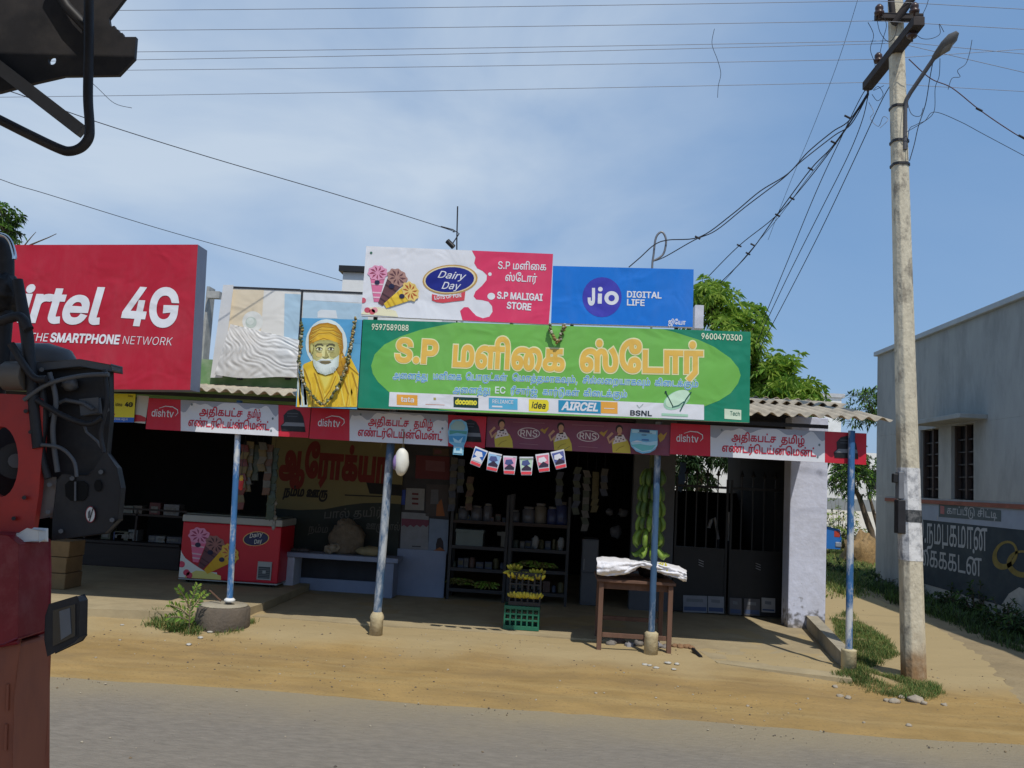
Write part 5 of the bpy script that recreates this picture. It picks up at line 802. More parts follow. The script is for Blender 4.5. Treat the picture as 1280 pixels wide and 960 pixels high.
sl_.tube([wp(1131,187,PY-.09), wp(1131.5,135,PY-.09), wp(1133,125,PY-.11), wp(1138,116,PY-.14), wp(1168,72,PY-.35)], .024, SLM, 8)
lmp = sl_.build('lamp_arm', up)
h0, h1 = wp(1167,73,PY-.34), wp(1197,40,PY-.56); dv = h1-h0; m = MB()
m.tube([h0, h0+dv*.2, h0+dv*.5, h0+dv*.8, h1], [.028, .045, .062, .06, .022], mat('lamp_shell', (.12, .12, .12), .5, .15), 10)
m.build('lamp_head', lmp)
m = MB(); cen = h0+dv*.55; m.tube([cen-dv*.3-Vector((0,0,.03)), cen-Vector((0,0,.05)), cen+dv*.35-Vector((0,0,.03))], [.02,.045,.02], mat('lamp_glass', (.2, .19, .17), .25), 10); m.build('lamp_cover', lmp)

# ------------------------------------------------------------------ wires
def cat_(a, b, sag, n=24): 
    a, b = Vector(a), Vector(b); return [a.lerp(b, i/n) - Vector((0,0,sag*4*(i/n)*(1-i/n))) for i in range(n+1)]
def wire(name, label, pts, r, m=WIRE, group=None, cat='cable', clips=(), n=5):
    mb = MB(); r = r*.7; mb.tube(pts, r, m, n); o = mb.build(name, None); tag(o, label, cat, group)
    for c, d in clips:
        k = MB(); k.tube([Vector(c)-Vector(d)*.5, Vector(c)+Vector(d)*.5], .013, WIRE, 6); k.build('spacer_clip', o)
    return o
def spl(P, k=6):
    P = [Vector(p) for p in P]; out = []
    for i in range(len(P)-1):
        p0, p1, p2, p3 = P[max(0,i-1)], P[i], P[i+1], P[min(len(P)-1,i+2)]
        for j in range(k):
            t = j/k; out.append(.5*((2*p1)+(p2-p0)*t+(2*p0-5*p1+4*p2-p3)*t*t+(3*p1-p0-3*p2+p3)*t**3))
    out.append(P[-1]); return out
GRPL = 'overhead power lines running along the road'
for (ax_, ay, Y, lx, ly, rx, ry) in ((1095, 1, 9.6, 150, 8, 1280, 10), (1097, 26, 9.65, 155, 33, 1280, 35), (1113, 51, 9.95, 170, 60, 1280, 66), (1124, 54, 10.1, 170, 70, 1280, 89), (1097, 74, 10.35, 165, 83, 1280, 60), (1085, 103, 10.72, 0, 117, 1280, 113)):
    A, Lp, Rp = wp(ax_, ay, Y), wp(lx, ly, Y), wp(rx, ry, Y)
    P = cat_(Lp+(Lp-A)*.9, A, .05, 40)[:-1] + cat_(A, A+(Rp-A)*4, .02, 14)
    wire('power_line', 'thin bare overhead power line strung level along the road past the concrete pole', P, .0052, WIREA, GRPL, 'power line')
def drop(name, label, pts, r, group=None, clip_at=(), cat='cable', m=WIRE):
    P = spl([wp(*p) for p in pts]); cl = []
    for q in clip_at:
        a = wp(*q); cl.append((a, (.07, 0, -.035)))
    return wire(name, label, P, r, m, group, cat, cl)
drop('service_cable', 'black service cable sagging from pole top to the hook, upper of the pair', [(1086,114,10.7),(1062,150,10.8),(1040,165,10.9),(1010,190,11),(985,217,11.1),(950,239,11.2),(915,268,11.3),(875,296,11.4),(835,300,11.5),(818,306,11.5),(800,322,11.5),(786,334,11.5)], .011, clip_at=[(872,297,11.4)])
drop('service_cable', 'black service cable ending at the bottom of the roof hook, lower of the pair', [(1086,116,10.7),(1064,155,10.8),(1042,170,10.9),(1000,203,11),(980,222,11.1),(955,241,11.2),(930,260,11.3),(895,288,11.4),(868,300,11.4),(833,320,11.5),(819,326,11.5)], .010)
drop('service_cable', 'black service cable falling from the pole to the mango tree, passing a dark joint', [(1086,116,10.7),(1055,165,11),(1010,225,11.8),(970,270,12.6),(924,307,13.4),(886,345,14.2)], .010, clip_at=[(924,307,13.4)])
drop('twin_cable', 'twin clipped cable dropping from the pole into the mango tree crown', [(1086,118,10.7),(1043,180,11),(1013,212,11.6),(970,270,12.6),(936,317,13.5),(900,354,14.5)], .011, clip_at=[(1059,146,10.9),(1042,178,11),(1013,211,11.6),(990,248,12.2),(972,269,12.6),(941,306,13.2),(935,317,13.5)])
drop('thin_cable', 'thin second strand hanging beside the twin clipped cable', [(1086,117,10.7),(1046,176,11),(1010,222,11.7),(976,268,12.5),(945,305,13.2),(905,352,14.4)], .0055)
GD = 'steep cables from the pole down behind the green sign'
for i, pts in enumerate(([(1098,92,10.3),(1078,118,10.8),(1050,175,11.2),(1020,240,11.8),(985,325,12.6),(952,405,13.3)], [(1085,120,10.7),(1078,150,10.9),(1060,195,11.2),(1025,265,11.8),(985,345,12.6),(945,430,13.4)], [(1112,108,9.9),(1100,130,10.2),(1070,195,10.8),(1025,290,11.8),(980,378,12.6),(948,438,13.4)])):
    drop('service_cable', 'dark cable dropping steeply from the pole to behind the end of the green signboard', pts, .008, GD)
drop('thin_cable', 'faint thin cable crossing steeply left of the pole top', [(1072,0,9.8),(1050,70,10.3),(1020,150,11),(985,235,11.9),(960,300,12.6)], .004)
drop('overhead_cable', 'dark overhead cable slanting from the upper left to the aerial rod', [(-160,62,8),(0,110,8.6),(120,152,9.1),(260,196,9.8),(420,243,10.6),(555,285,11.4),(566,290,11.5)], .0075)
drop('overhead_cable', 'thin overhead cable slanting down over the red sign towards the rooftop block', [(-160,160,13),(0,224,14),(60,243,14.5),(200,286,16),(320,320,17.5),(428,351,18.95)], .009)
drop('thin_cable', 'short loose cable end hanging near the dark bracket at the top left', [(90,80,8.8),(122,110,9),(143,129,9.1),(165,135,9.2)], .0045)
drop('thin_cable', 'thin wire hanging from the power lines with a kinked lower end', [(893,36,9.9),(890,55,9.95),(897,75,10),(901,92,10.1),(898,107,10.2),(897,122,10.2)], .0045)
drop('service_cable', 'pinkish cable running from the pole to the right edge below the lamp', [(1136,74,9.7),(1163,98,9.8),(1190,110,9.9),(1224,137,10),(1262,163,10.1),(1300,186,10.2),(1420,260,10.5)], .009, clip_at=[(1224,137,10),(1277,171,10.1)], m=mat('faded_red_cable', (.10, .05, .05), .7))
drop('thin_cable', 'faint cable running right from the pole beneath the pinkish cable', [(1133,165,9.7),(1155,152,9.7),(1168,140,9.7),(1200,152,9.8),(1230,168,9.9),(1290,200,10),(1420,270,10.3)], .005)
drop('lamp_wire', 'loose black wire from the lamp head down to the lowest clamp on the pole', [(1166,78,9.5),(1162,100,9.6),(1157,130,9.65),(1148,158,9.68),(1143,180,9.7),(1137,201,9.72)], .007)
drop('lamp_wire', 'thin slack wire looping from the lamp arm to the middle clamp', [(1175,73,9.5),(1174,95,9.55),(1169,110,9.6),(1168,138,9.65),(1158,150,9.68),(1145,156,9.7),(1136,164,9.72),(1134,200,9.72)], .005)
rnd = random.Random(4)
for lab, P in (('curly loose wire end beside the pole left of the lowest cross arm', [(1090,118,10.5),(1097,126,10.4),(1104,118,10.3),(1098,108,10.3),(1092,113,10.3),(1105,107,10.2)]),
          ('tangled pale wire hanging below the far end of the cross arm', [(1086,128,10.6),(1092,140,10.5),(1088,148,10.5),(1098,158,10.4),(1104,146,10.3),(1110,150,10.2),(1100,160,10.2)]),
          ('coiled wire tail sticking up right of the lamp head', [(1185,112,9.8),(1190,98,9.8),(1200,96,9.8),(1197,88,9.8),(1207,80,9.8),(1212,66,9.8),(1215,50,9.8)]),
          ('loose looped wire between the pole top and the lamp', [(1142,40,9.5),(1152,48,9.5),(1165,48,9.5),(1175,42,9.5),(1174,30,9.5),(1180,40,9.5)]),
          ('slack wire loop under the horizontal cross arm', [(1096,22,9.7),(1100,40,9.7),(1110,52,9.75),(1118,46,9.7),(1122,30,9.68)]),
          ('kinked jumper wire between the two cross arms', [(1100,12,9.6),(1108,30,9.6),(1104,48,9.8),(1100,66,10.2)]),
          ('long slack jumper hanging left of the pole top', [(1085,28,9.65),(1092,44,9.8),(1088,62,10.1),(1094,84,10.4),(1086,104,10.7)]),
          ('wire twisted up above the pole top at the right', [(1150,24,9.3),(1158,8,9.3),(1162,-6,9.3),(1168,-20,9.3)]),
          ('short looped wire hanging right of the pole below the lamp arm', [(1133,122,9.7),(1139,142,9.6),(1150,145,9.6),(1154,135,9.6)])):
    drop('loose_wire', lab, P, .005, m=(WIREA if 'pale' in lab else WIRE))

# ------------------------------------------------------------------ rods on the roof
m = MB(); Y = 11.5
m.tube([wp(571,420,Y), wp(571,300,Y), wp(572,258,Y)], .010, DKSTEEL, 6); m.tube([wp(551,283,Y), wp(566,287,Y), wp(574,292,Y), wp(566,304,Y)], .008, DKSTEEL, 6)
r_ = m.build('aerial_rod'); tag(r_, 'thin dark rod with a bent wire standing behind the ice cream sign', 'rod')
k = MB(); k.tube([wp(559,301,Y-.02), wp(567,309,Y-.02)], .035, BLACK, 8); k.build('clamp', r_)
m = MB(); Y = 11.55
m.tube(spl([wp(814,420,Y), wp(815,340,Y), wp(817,318,Y), wp(820,297,Y), wp(827,290,Y), wp(832,297,Y), wp(832,308,Y), wp(828,319,Y), wp(817,326,Y)]), .014, STEEL, 8)
tag(m.build('hook_pole'), 'grey steel pole bent into a hook behind the blue sign', 'pole')

# ------------------------------------------------------------------ signboards above the veranda
BACK = mat('sign_back_metal', (.20, .22, .26), .6, .15, 5., metal=.2)
DARKB = mat('dark_sign_edge', (.02, .022, .03), .6)
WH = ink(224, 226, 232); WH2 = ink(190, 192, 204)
TAM = '\u0bae\u0bb3\u0bbf\u0b95\u0bc8'; STO = '\u0bb8\u0bcd\u0b9f\u0bcb\u0bb0\u0bcd'
# big red telecom box sign
s = Sign('box_sign', 'large red box sign with white lettering and 4G at the left roof end', 'sign', (-125,304), (248,308), (237,485), (-132,487), 9.3, .26, None, ink(174,22,46), mat('sign_side_grey', (.14,.17,.24), .6, .08, 3.))
s.text('airtel', (-12,400), (123,404), 42, WH, 38, slant=.20, ref=727)
s.text('4', (149,404), (181,406), 44, WH, 40, slant=.13); s.text('G', (184,406), (222,407), 44, WH, 44, slant=.02)
s.text('THE', (36,426), (60,427), 10, WH, 2, slant=.16); s.text('SMARTPHONE', (62,427), (149,430), 10.5, WH, 44, slant=.14); s.text('NETWORK', (152,430), (215,432), 10, WH, -12, slant=.14)
m = MB()
for x in (-60, 60, 200):
    p = at(x, 487, 9.5); m.box((p.x-.025, 9.565, 2.80), (p.x+.025, 9.62, p.z+.4), DKSTEEL)
m.build('support_leg', s.root)
s.done()

# main green shop board
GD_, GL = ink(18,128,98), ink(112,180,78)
s = Sign('shop_signboard', 'long green signboard with big yellow Tamil lettering on a light green ellipse', 'sign', (452,400), (940,414), (935,529), (449,509), 9.46, .07, None, GD_, ink(205,205,195), None)
P = zz(440,390,4.923,[(118,330),(140,260),(200,200),(300,150),(420,110),(600,72),(640,66)]) + [(600,398),(700,398),(810,405)] + zz(700,390,4.923,[(600,98),(700,122),(850,170),(950,215),(1050,285),(1098,345),(1112,390),(1095,440),(1050,500),(980,545),(890,580),(850,600),(780,640),(600,660),(560,668)]) + zz(440,390,4.923,[(1240,660),(800,630),(540,600),(420,560),(300,530),(230,495),(160,430),(128,380)])
s.poly(P, GL, 1)
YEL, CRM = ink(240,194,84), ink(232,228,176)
def dbl(t, a, b, h, bo, bi, **k):
    n_ = 'lettering#t%g' % a[0]; s.text(t, a, b, h, CRM, bo, 2, n_, **k); s.text(t, a, b, h, YEL, bi, 3, n_, **k)
dbl('S.P', (493,451), (547,454), 27, 80, 46)
dbl(TAM, (564,457), (706,463), 24.5, 74, 38); dbl(STO, (724,463), (878,466), 25.5, 74, 38)
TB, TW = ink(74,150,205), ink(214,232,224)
def out2(t, a, b, h): n_ = 'lettering#u%g_%g' % (a[0], a[1]); s.text(t, a, b, h*.92, TW, 58, 2, n_); s.text(t, a, b, h*.92, TB, 8, 3, n_)
A1 = '\u0b85\u0ba9\u0bc8\u0ba4\u0bcd\u0ba4\u0bc1'
out2(A1, (491,473), (535,474.5), 7); out2(TAM, (541,474), (577,475), 7)
out2('\u0baa\u0bca\u0bb0\u0bc1\u0b9f\u0bcd\u0b95\u0bb3\u0bcd', (582,475), (634,476), 7)
out2('\u0bae\u0bca\u0ba4\u0bcd\u0ba4\u0bae\u0bbe\u0b95\u0bb5\u0bc1\u0bae\u0bcd,', (640,476), (722,479), 7)
out2('\u0b9a\u0bbf\u0bb2\u0bcd\u0bb2\u0bb1\u0bc8\u0baf\u0bbe\u0b95\u0bb5\u0bc1\u0bae\u0bcd', (728,479), (813,482), 7)
out2('\u0b95\u0bbf\u0b9f\u0bc8\u0b95\u0bcd\u0b95\u0bc1\u0bae\u0bcd', (818,482), (873,484), 7)
out2(A1, (566,491), (613,492), 7); s.text('EC', (618,491.5), (632,492), 8, TW, 26, 3)
out2('\u0bb0\u0bc0\u0b9a\u0bbe\u0bb0\u0bcd\u0b9c\u0bcd', (638,492), (672,493.5), 7); out2('\u0b95\u0bbe\u0bb0\u0bcd\u0b9f\u0bc1\u0b95\u0bb3\u0bcd', (678,493.5), (724,495), 7); out2('\u0b95\u0bbf\u0b9f\u0bc8\u0b95\u0bcd\u0b95\u0bc1\u0bae\u0bcd', (729,495), (784,497), 7)
PN = ink(226,232,205)
s.text('9597589088', (464,412), (511,413.5), 7, PN, 22); s.text('9600470300', (876,423.5), (928,426), 7, PN, 22)
s.poly([(487,490),(880,506),(880,525),(486,508)], WH, 2, 'brand_strip')
def chip(x0, y0, x1, y1, c, lay=3, sk=.04): s.poly([(x0,y0),(x1,y0+(x1-x0)*sk),(x1,y1+(x1-x0)*sk),(x0,y1)], c, lay, 'brand_strip')
OR = ink(230,165,60)
chip(496,493,522,506,OR); s.text('tata', (501,502), (518,503), 6, WH, 20, 4)
chip(542,497,545,500,ink(170,160,90)); chip(532,505,556,505.6,ink(215,150,120))
chip(567,496,598,509,ink(28,58,52)); s.text('docomo', (569,505), (596,506), 6, ink(238,228,60), 70, 4)
chip(611,497,647,511,ink(85,170,205)); s.text('RELIANCE', (615,504), (642,505), 4.5, WH, 10, 4); chip(615,507,628,509,WH,4)
YL = ink(232,215,40); s.poly([(661,499),(684,500),(686,503),(686,512),(683,515),(661,514)], YL, 3, 'brand_strip'); s.text('idea', (664,510), (682,511), 7.5, ink(25,40,45), 22, 4, slant=.15)
chip(698,500,751,515,ink(38,140,180)); s.text('AIRCEL', (702,512), (747,514), 9.5, WH, 50, 4, slant=.25)
chip(751,502,772,516.5,OR); chip(755,510,768,510.8,WH,4)
s.text('BSNL', (787,519), (815,520), 6, ink(30,40,50), 30, 4)
s.band([(796,506),(799,510),(804,505)], .8, ink(150,170,160), 4, 'brand_strip')
DG = ink(160,205,178); DL = ink(196,226,200)
s.ell(846,500,18,10.5,DG,3,'dish_picture',-28); s.ell(847,498.5,16.5,9,DL,4,'dish_picture',-28)
s.band([(832,490),(841,508)],1.2,ink(30,70,60),5,'dish_picture'); s.band([(840,509),(848,507),(855,502)],1.4,ink(60,110,100),5,'dish_picture'); s.band([(864,490),(857,500),(850,514)],1.6,ink(40,90,80),5,'dish_picture'); s.ell(832,490,1.3,1.3,ink(30,60,60),6,'dish_picture')
s.poly([(827,516.5),(860,518),(860,521),(827,519.5)], DG, 4, 'dish_picture')
s.poly([(905.5,511),(926.5,512.5),(926.5,525),(905.5,523.5)], ink(205,220,195), 2, 'maker_plate'); s.text('Tech', (912,519), (925,520), 5, ink(40,110,90), 10, 3)
s.done()

# portrait panel
CY = ink(95,165,205); SKY2 = ink(84,158,204)
rnd = random.Random(12)
s = Sign('portrait_panel', 'upright portrait panel of an old bearded man in yellow head wrap and robe', 'sign', (377,397), (451,400), (448,511), (370,509), 9.45, .06, None, CY, DARKB)
Z = lambda pts: zz(300,280,4,pts)
s.poly(Z([(300,470),(610,480),(608,600),(300,560)]), SKY2, 1)
HAL = ink(205,220,220); s.ell(408,430,26,31,HAL,2,'portrait')
RB, RBD, RBL = ink(232,194,44), ink(176,130,20), ink(236,214,70)
s.poly(Z([(285,915),(290,780),(320,700),(370,680),(500,690),(545,650),(590,740),(605,830),(600,915)]), RB, 3, 'portrait')
s.poly(Z([(285,800),(300,915),(340,915),(315,700)]), ink(190,205,205), 4, 'portrait')
WRAP = ink(226,176,30); DK = ink(58,54,38); BEC = (206,218,214)
def mix(c0, c1, t): return ink(*[int(a_+(b_-a_)*t) for a_, b_ in zip(c0, c1)])
def nest(pts, c0, c1, n, lay, toward, shrink=.75):
    """the printed picture's own tonal steps: one outline repeated smaller towards a point"""
    P0 = [Vector(q) for q in Z(pts)]; T0 = Vector(Z([toward])[0])
    for i in range(n):
        k = 1-shrink*i/n; s.poly([tuple(T0+(q-T0)*k) for q in P0], mix(c0, c1, i/(n-1)), lay+.35*i, 'portrait')
for i in range(10):
    x0 = 300+i*30; s.band(Z([(x0,905),(x0+rnd.uniform(-30,40),760+i*2)]), rnd.uniform(1.5,3.5), mix((232,194,44),(190,142,30),rnd.random()), 4, 'portrait')
    s.band(Z([(x0+14,910),(x0+rnd.uniform(-20,40),730+i*3)]), rnd.uniform(.8,2), mix((222,178,30),(244,224,96),rnd.random()), 4.3, 'portrait')
nest([(346,640),(344,560),(360,518),(398,498),(440,494),(482,507),(512,548),(518,620),(506,680),(536,700),(552,690),(544,745),(500,765),(478,720)], (168,118,18), (236,188,44), 6, 5, (430,545), .6)
for q in ([(350,580),(395,548),(452,545),(510,572)], [(352,556),(398,530),(470,533),(505,552)], [(362,534),(410,514),(470,518)], [(350,600),(420,572),(508,603)]):
    s.band(Z(q), .9, ink(176,128,30), 7.4, 'portrait'); s.band(Z([(x_, y_+6) for x_, y_ in q]), .8, ink(244,206,80), 7.5, 'portrait')
s.band(Z([(505,620),(520,660),(540,700)]), 1.2, ink(176,128,30), 7.4, 'portrait'); s.band(Z([(500,650),(508,690),(522,730)]), 1.0, ink(176,128,30), 7.4, 'portrait')
nest([(364,612),(372,592),(400,582),(452,581),(488,594),(500,625),(498,660),(490,705),(465,738),(430,750),(395,738),(372,698),(363,655)], (172,166,98), (226,222,158), 7, 8, (420,632), .8)
nest([(352,602),(362,592),(372,612),(366,648),(358,655),(352,630)], (150,142,80), (196,190,118), 3, 8, (361,622), .6)
s.ell(398/4+300, 280+655/4, 4, 3, mix((208,202,132),(220,190,120),.6), 10.6, 'portrait'); s.ell(466/4+300, 280+655/4, 4, 3, mix((150,140,80),(208,202,132),.5), 10.6, 'portrait')
for q in ([(385,600),(430,596),(475,602)], [(392,607),(430,603),(470,608)]): s.band(Z(q), .45, ink(150,144,86), 10.7, 'portrait')
nest([(364,672),(380,688),(402,682),(420,676),(440,682),(462,680),(482,668),(498,655),(494,712),(468,744),(430,757),(390,742),(370,708)], (186,200,190), (222,232,226), 4, 10.8, (430,712), .5)
for i in range(26):
    a_ = -1.25+2.5*i/25; x0, y0 = 430+math.sin(a_)*42, 706+math.cos(a_)*16; L_ = rnd.uniform(.8,1.1)
    s.band(Z([(x0,y0),(430+math.sin(a_)*62*L_, 708+math.cos(a_)*44*L_)]), .5, mix((192,204,196),(238,244,240),rnd.random()), 12.6, 'portrait')
s.poly(Z([(398,690),(420,683),(432,686),(446,683),(460,692),(446,700),(428,703),(410,699)]), ink(128,118,84), 12.8, 'portrait'); s.band(Z([(402,693),(430,694),(456,694)]), .6, ink(84,76,56), 13, 'portrait')
s.poly(Z([(388,686),(412,674),(430,678),(448,674),(470,684),(450,684),(430,684),(410,684)]), mix(BEC,(238,242,240),.5), 13.2, 'portrait')
for ex in (399, 457):
    s.poly(Z([(ex-20,632),(ex-12,620),(ex+10,619),(ex+18,630),(ex+6,636),(ex-10,637)]), ink(176,168,108), 11.2, 'portrait')
    s.ell(300+ex/4, 280+627/4, 3.3, 1.5, ink(222,222,196), 11.6, 'portrait'); s.ell(300+ex/4, 280+626.5/4, 1.4, 1.5, DK, 11.9, 'portrait')
    s.band(Z([(ex-17,625),(ex-2,617),(ex+16,624)]), .9, DK, 12.1, 'portrait'); s.band(Z([(ex-22,612),(ex-8,602),(ex+8,602),(ex+20,609)]), 1.7, ink(92,88,62), 12.1, 'portrait'); s.band(Z([(ex-14,640),(ex,644),(ex+14,639)]), .5, ink(140,132,78), 12, 'portrait')
s.poly(Z([(432,612),(436,640),(446,662),(436,670),(424,668),(428,640)]), ink(168,160,98), 11.1, 'portrait'); s.poly(Z([(424,618),(428,640),(426,662),(418,664),(420,640)]), ink(222,216,150), 11.15, 'portrait'); s.band(Z([(414,664),(424,671),(436,671),(447,664)]), .7, ink(110,102,58), 11.3, 'portrait')
nest([(388,752),(472,754),(448,815),(424,850)], (206,170,40), (238,220,100), 4, 4.6, (428,780), .6)
for q in ([(500,762),(540,705),(598,755)], [(480,760),(452,830),(404,900)], [(372,742),(402,838),(424,912)], [(520,782),(542,850),(532,912)], [(320,722),(350,800),(366,912)], [(560,740),(585,820),(590,905)]): s.band(Z(q), 1.0, ink(178,132,30), 6.4, 'portrait'); s.band(Z([(x_+7, y_+2) for x_, y_ in q]), .8, ink(242,214,84), 6.5, 'portrait')
s.done()
# garland hung over the portrait and a small one on the shop board
FLW = mat('marigold_dry', (.30, .22, .08), .9, .5, 30.); FLG = mat('garland_leaf', (.10, .12, .05), .9, .4, 30.); FLP = mat('jasmine_dry', (.42, .40, .30), .9, .3, 30.)
def garland(pts, Y, r, seed, name, label):
    rnd = random.Random(seed); P = spl([at(x, y, Y) for x, y in pts], 10); mb = MB(); st = MB(); st.tube(P, .004, FLG, 5); acc = 0; last = P[0]
    for p in P:
        if (p-last).length > r*.9:
            last = p
            for _ in range(2): mb.blob(p+Vector((rnd.uniform(-r,r)*.6, rnd.uniform(-r,r)*.5, rnd.uniform(-r,r)*.5)), r*rnd.uniform(.6,1), rnd.choice([FLW, FLG, FLP, FLG]), rnd.random()*50, .4, 6, 4, 3)
    o = st.build(name); tag(o, label, 'garland'); mb.build('flowers', o)
garland([(377,399),(376,430),(374,450),(376,465),(383,485),(395,500),(403,505),(412,500),(424,480),(432,460),(437,440),(441,420),(444,399)], 9.40, .019, 1, 'flower_garland', 'long dried flower garland draped round the portrait panel')
garland([(687,404),(688,412),(692,421),(697,427),(701,421),(704,412),(706,405)], 9.41, .02, 2, 'flower_garland', 'short withered flower garland hanging at the top edge of the green signboard')

# ice cream sign
PK = ink(214,52,96)
s = Sign('ice_cream_sign', 'white and pink sign with three ice cream cones and a blue oval', 'sign', (458,307), (692,318), (686,405), (451,395), 9.6, .06, None, WH, ink(200,200,205))
Y_ = lambda pts: zz(440,280,4.923,pts)
s.poly(Y_([(735,158),(1245,180),(1210,625),(680,592),(665,535),(690,512),(715,512),(740,540),(765,565),(805,580),(845,570),(865,540),(862,505),(840,478),(800,468),(765,465),(748,445),(760,415),(800,380),(828,345),(830,315),(805,290),(770,272),(752,240),(760,205)]), PK, 1)
s.ell(440+849/4.923, 280+309/4.923, 2.2, 2.2, WH, 2); s.ell(440+857/4.923, 280+445/4.923, 4.8, 4.3, WH, 2)
GO, NB_ = ink(190,150,80), ink(28,38,130)
s.ell(440+604/4.923, 280+342/4.923, 34.5, 18.5, GO, 2, 'logo', -4); s.ell(440+603/4.923, 280+342/4.923, 32.5, 17, ink(230,215,170), 3, 'logo', -4); s.ell(440+602/4.923, 280+343/4.923, 30.5, 15.6, NB_, 4, 'logo', -4)
s.text('Dairy', (546,347), (580,350), 8.5, WH, 8, 5, slant=.35); s.text('Day', (551,361), (574,362), 8.5, WH, 8, 5, slant=.35)
s.poly(Y_([(492,432),(560,446),(640,438),(698,415),(692,470),(620,478),(560,486),(520,482),(492,470)]), ink(205,70,80), 3, 'logo'); s.text('LOTS OF FUN', (543,374.5), (577,371.5), 4.4, WH, 30, 4)
s.text('S.P '+TAM, (622,336), (683,338), 7, WH, 14); s.text(STO, (631,351), (671,353), 7.5, WH, 14)
s.text('S.P MALIGAI', (621,373), (678,376), 8, WH, 40); s.text('STORE', (633,385.5), (664,388), 8, WH, 40)
s.ell(440+118/4.923, 280+178/4.923, 1.6, 1.6, ink(60,110,90), 2)
def cone(S, mp, base, tip, half, top_c, swirl, wrap, lay=2, k=1.):
    """a wrapped cone drawn on the print: wrapper, swirl petals, round badge"""
    a, b = Vector(base), Vector(tip); d = (b-a).normalized(); n = Vector((-d.y, d.x))
    S.poly([mp(*(a-n*half)), mp(*(a+n*half)), mp(*(b+n*half*.32)), mp(*(b-n*half*.32))], wrap[0], lay, 'picture')
    for t in (.3, .62, .8): q = a.lerp(b, t); hw = half*(1-.68*t); S.poly([mp(*(q-n*hw*.98)), mp(*(q+n*hw*.98)), mp(*(q+n*hw*.9+d*9*k)), mp(*(q-n*hw*.9+d*9*k))], wrap[1], lay+1, 'picture')
    c = a-d*half*.35
    S.poly([mp(*(c+n*half*1.25*math.cos(t_)*(1+.07*math.sin(9*t_))+d*half*.95*math.sin(t_)*(1+.07*math.sin(9*t_)))) for t_ in [2*math.pi*i/40 for i in range(40)]], top_c, lay+2, 'picture')
    for i in range(9):
        t_ = 2*math.pi*i/9+.2; e = n*math.cos(t_)+d*math.sin(t_)*.8; f_ = Vector((-e.y, e.x)); S.poly([mp(*(c+e*half*.25)), mp(*(c+e*half*.7+f_*half*.2)), mp(*(c+e*half*1.1)), mp(*(c+e*half*.65-f_*half*.05))], swirl, lay+3, 'picture')
    q = a.lerp(b, .26); S.poly([mp(*(q+Vector((math.cos(t_), .85*math.sin(t_)))*half*.34)) for t_ in [2*math.pi*i/16 for i in range(16)]], ink(40,40,70), lay+4, 'picture')
mpA = lambda x, y: (440+x/4.923, 280+y/4.923)
PINKL, PINKD, BRN, BRND, YLL, YLD = ink(220,150,180), ink(150,60,90), ink(100,66,70), ink(170,130,120), ink(226,196,110), ink(180,90,40)
def cones(S, mp, k=1.):
    cone(S, mp, (158,318), (150,480), 48*k, PINKL, PINKD, (ink(214,110,150), ink(240,200,215)), 2, k)
    cone(S, mp, (270,345), (175,495), 52*k, BRND, BRN, (BRN, ink(70,44,50)), 4, k)
    cone(S, mp, (345,425), (205,505), 50*k, YLL, YLD, (ink(226,190,50), ink(200,160,40)), 7, k)
cones(s, mpA)
s.poly(Y_([(55,555),(90,515),(150,510),(210,520),(270,535),(285,572)]), ink(232,226,190), 2, 'picture')
for q, c in (((95,530),ink(200,80,100)),((125,540),ink(205,90,100)),((68,470),ink(205,90,110)),((140,530),ink(225,150,160))): s.ell(*mpA(*q), 3.8, 3.4, c, 3, 'picture')
m = MB()
for x in (470, 640):
    p = at(x, 400, 9.75); m.box((p.x-.02, 9.7, p.z-.9), (p.x+.02, 9.74, p.z+.7), DKSTEEL)
m.build('support_leg', s.root); s.done()

# blue telecom sign
BL = ink(0,112,206)
s = Sign('box_sign', 'bright blue box sign with a violet disc beside the ice cream sign', 'sign', (692,332), (868,337), (865,408.5), (688,404), 9.65, .09, None, BL, WH)
PUR = ink(62,60,170); s.ell(752.5,371.5,24.5,25,PUR,1,'logo')
s.text('J', (735,380), (744,380), 18, WH, 75, 2); s.band([(750,367),(749.6,379.6)], 5, WH, 2, 'logo'); s.ell(750.4,361.5,2.9,2.9,WH,2,'logo'); s.ell(764.5,372.6,9,8.6,WH,2,'logo'); s.ell(764.5,372.6,4,3.9,PUR,3,'logo')
s.text('DIGITAL', (783,371.5), (827,373), 7.4, WH, 32, 2); s.text('LIFE', (783,381.5), (806,382.3), 7.4, WH, 32, 2)
s.text('\u0b9c\u0bbf\u0baf\u0bcb', (835,405), (857,406), 4.5, WH, 20, 2)
m = MB()
for x in (715, 845):
    p = at(x, 404, 9.8); m.box((p.x-.02, 9.75, p.z-.75), (p.x+.02, 9.79, p.z+.5), DKSTEEL)
m.build('support_leg', s.root)
m = MB(); p = at(866, 385, 9.78); m.box((p.x+.015, 9.7, p.z-.24), (p.x+.11, 9.95, p.z+.02), WH2); m.build('terminal_box', s.root)
s.done()

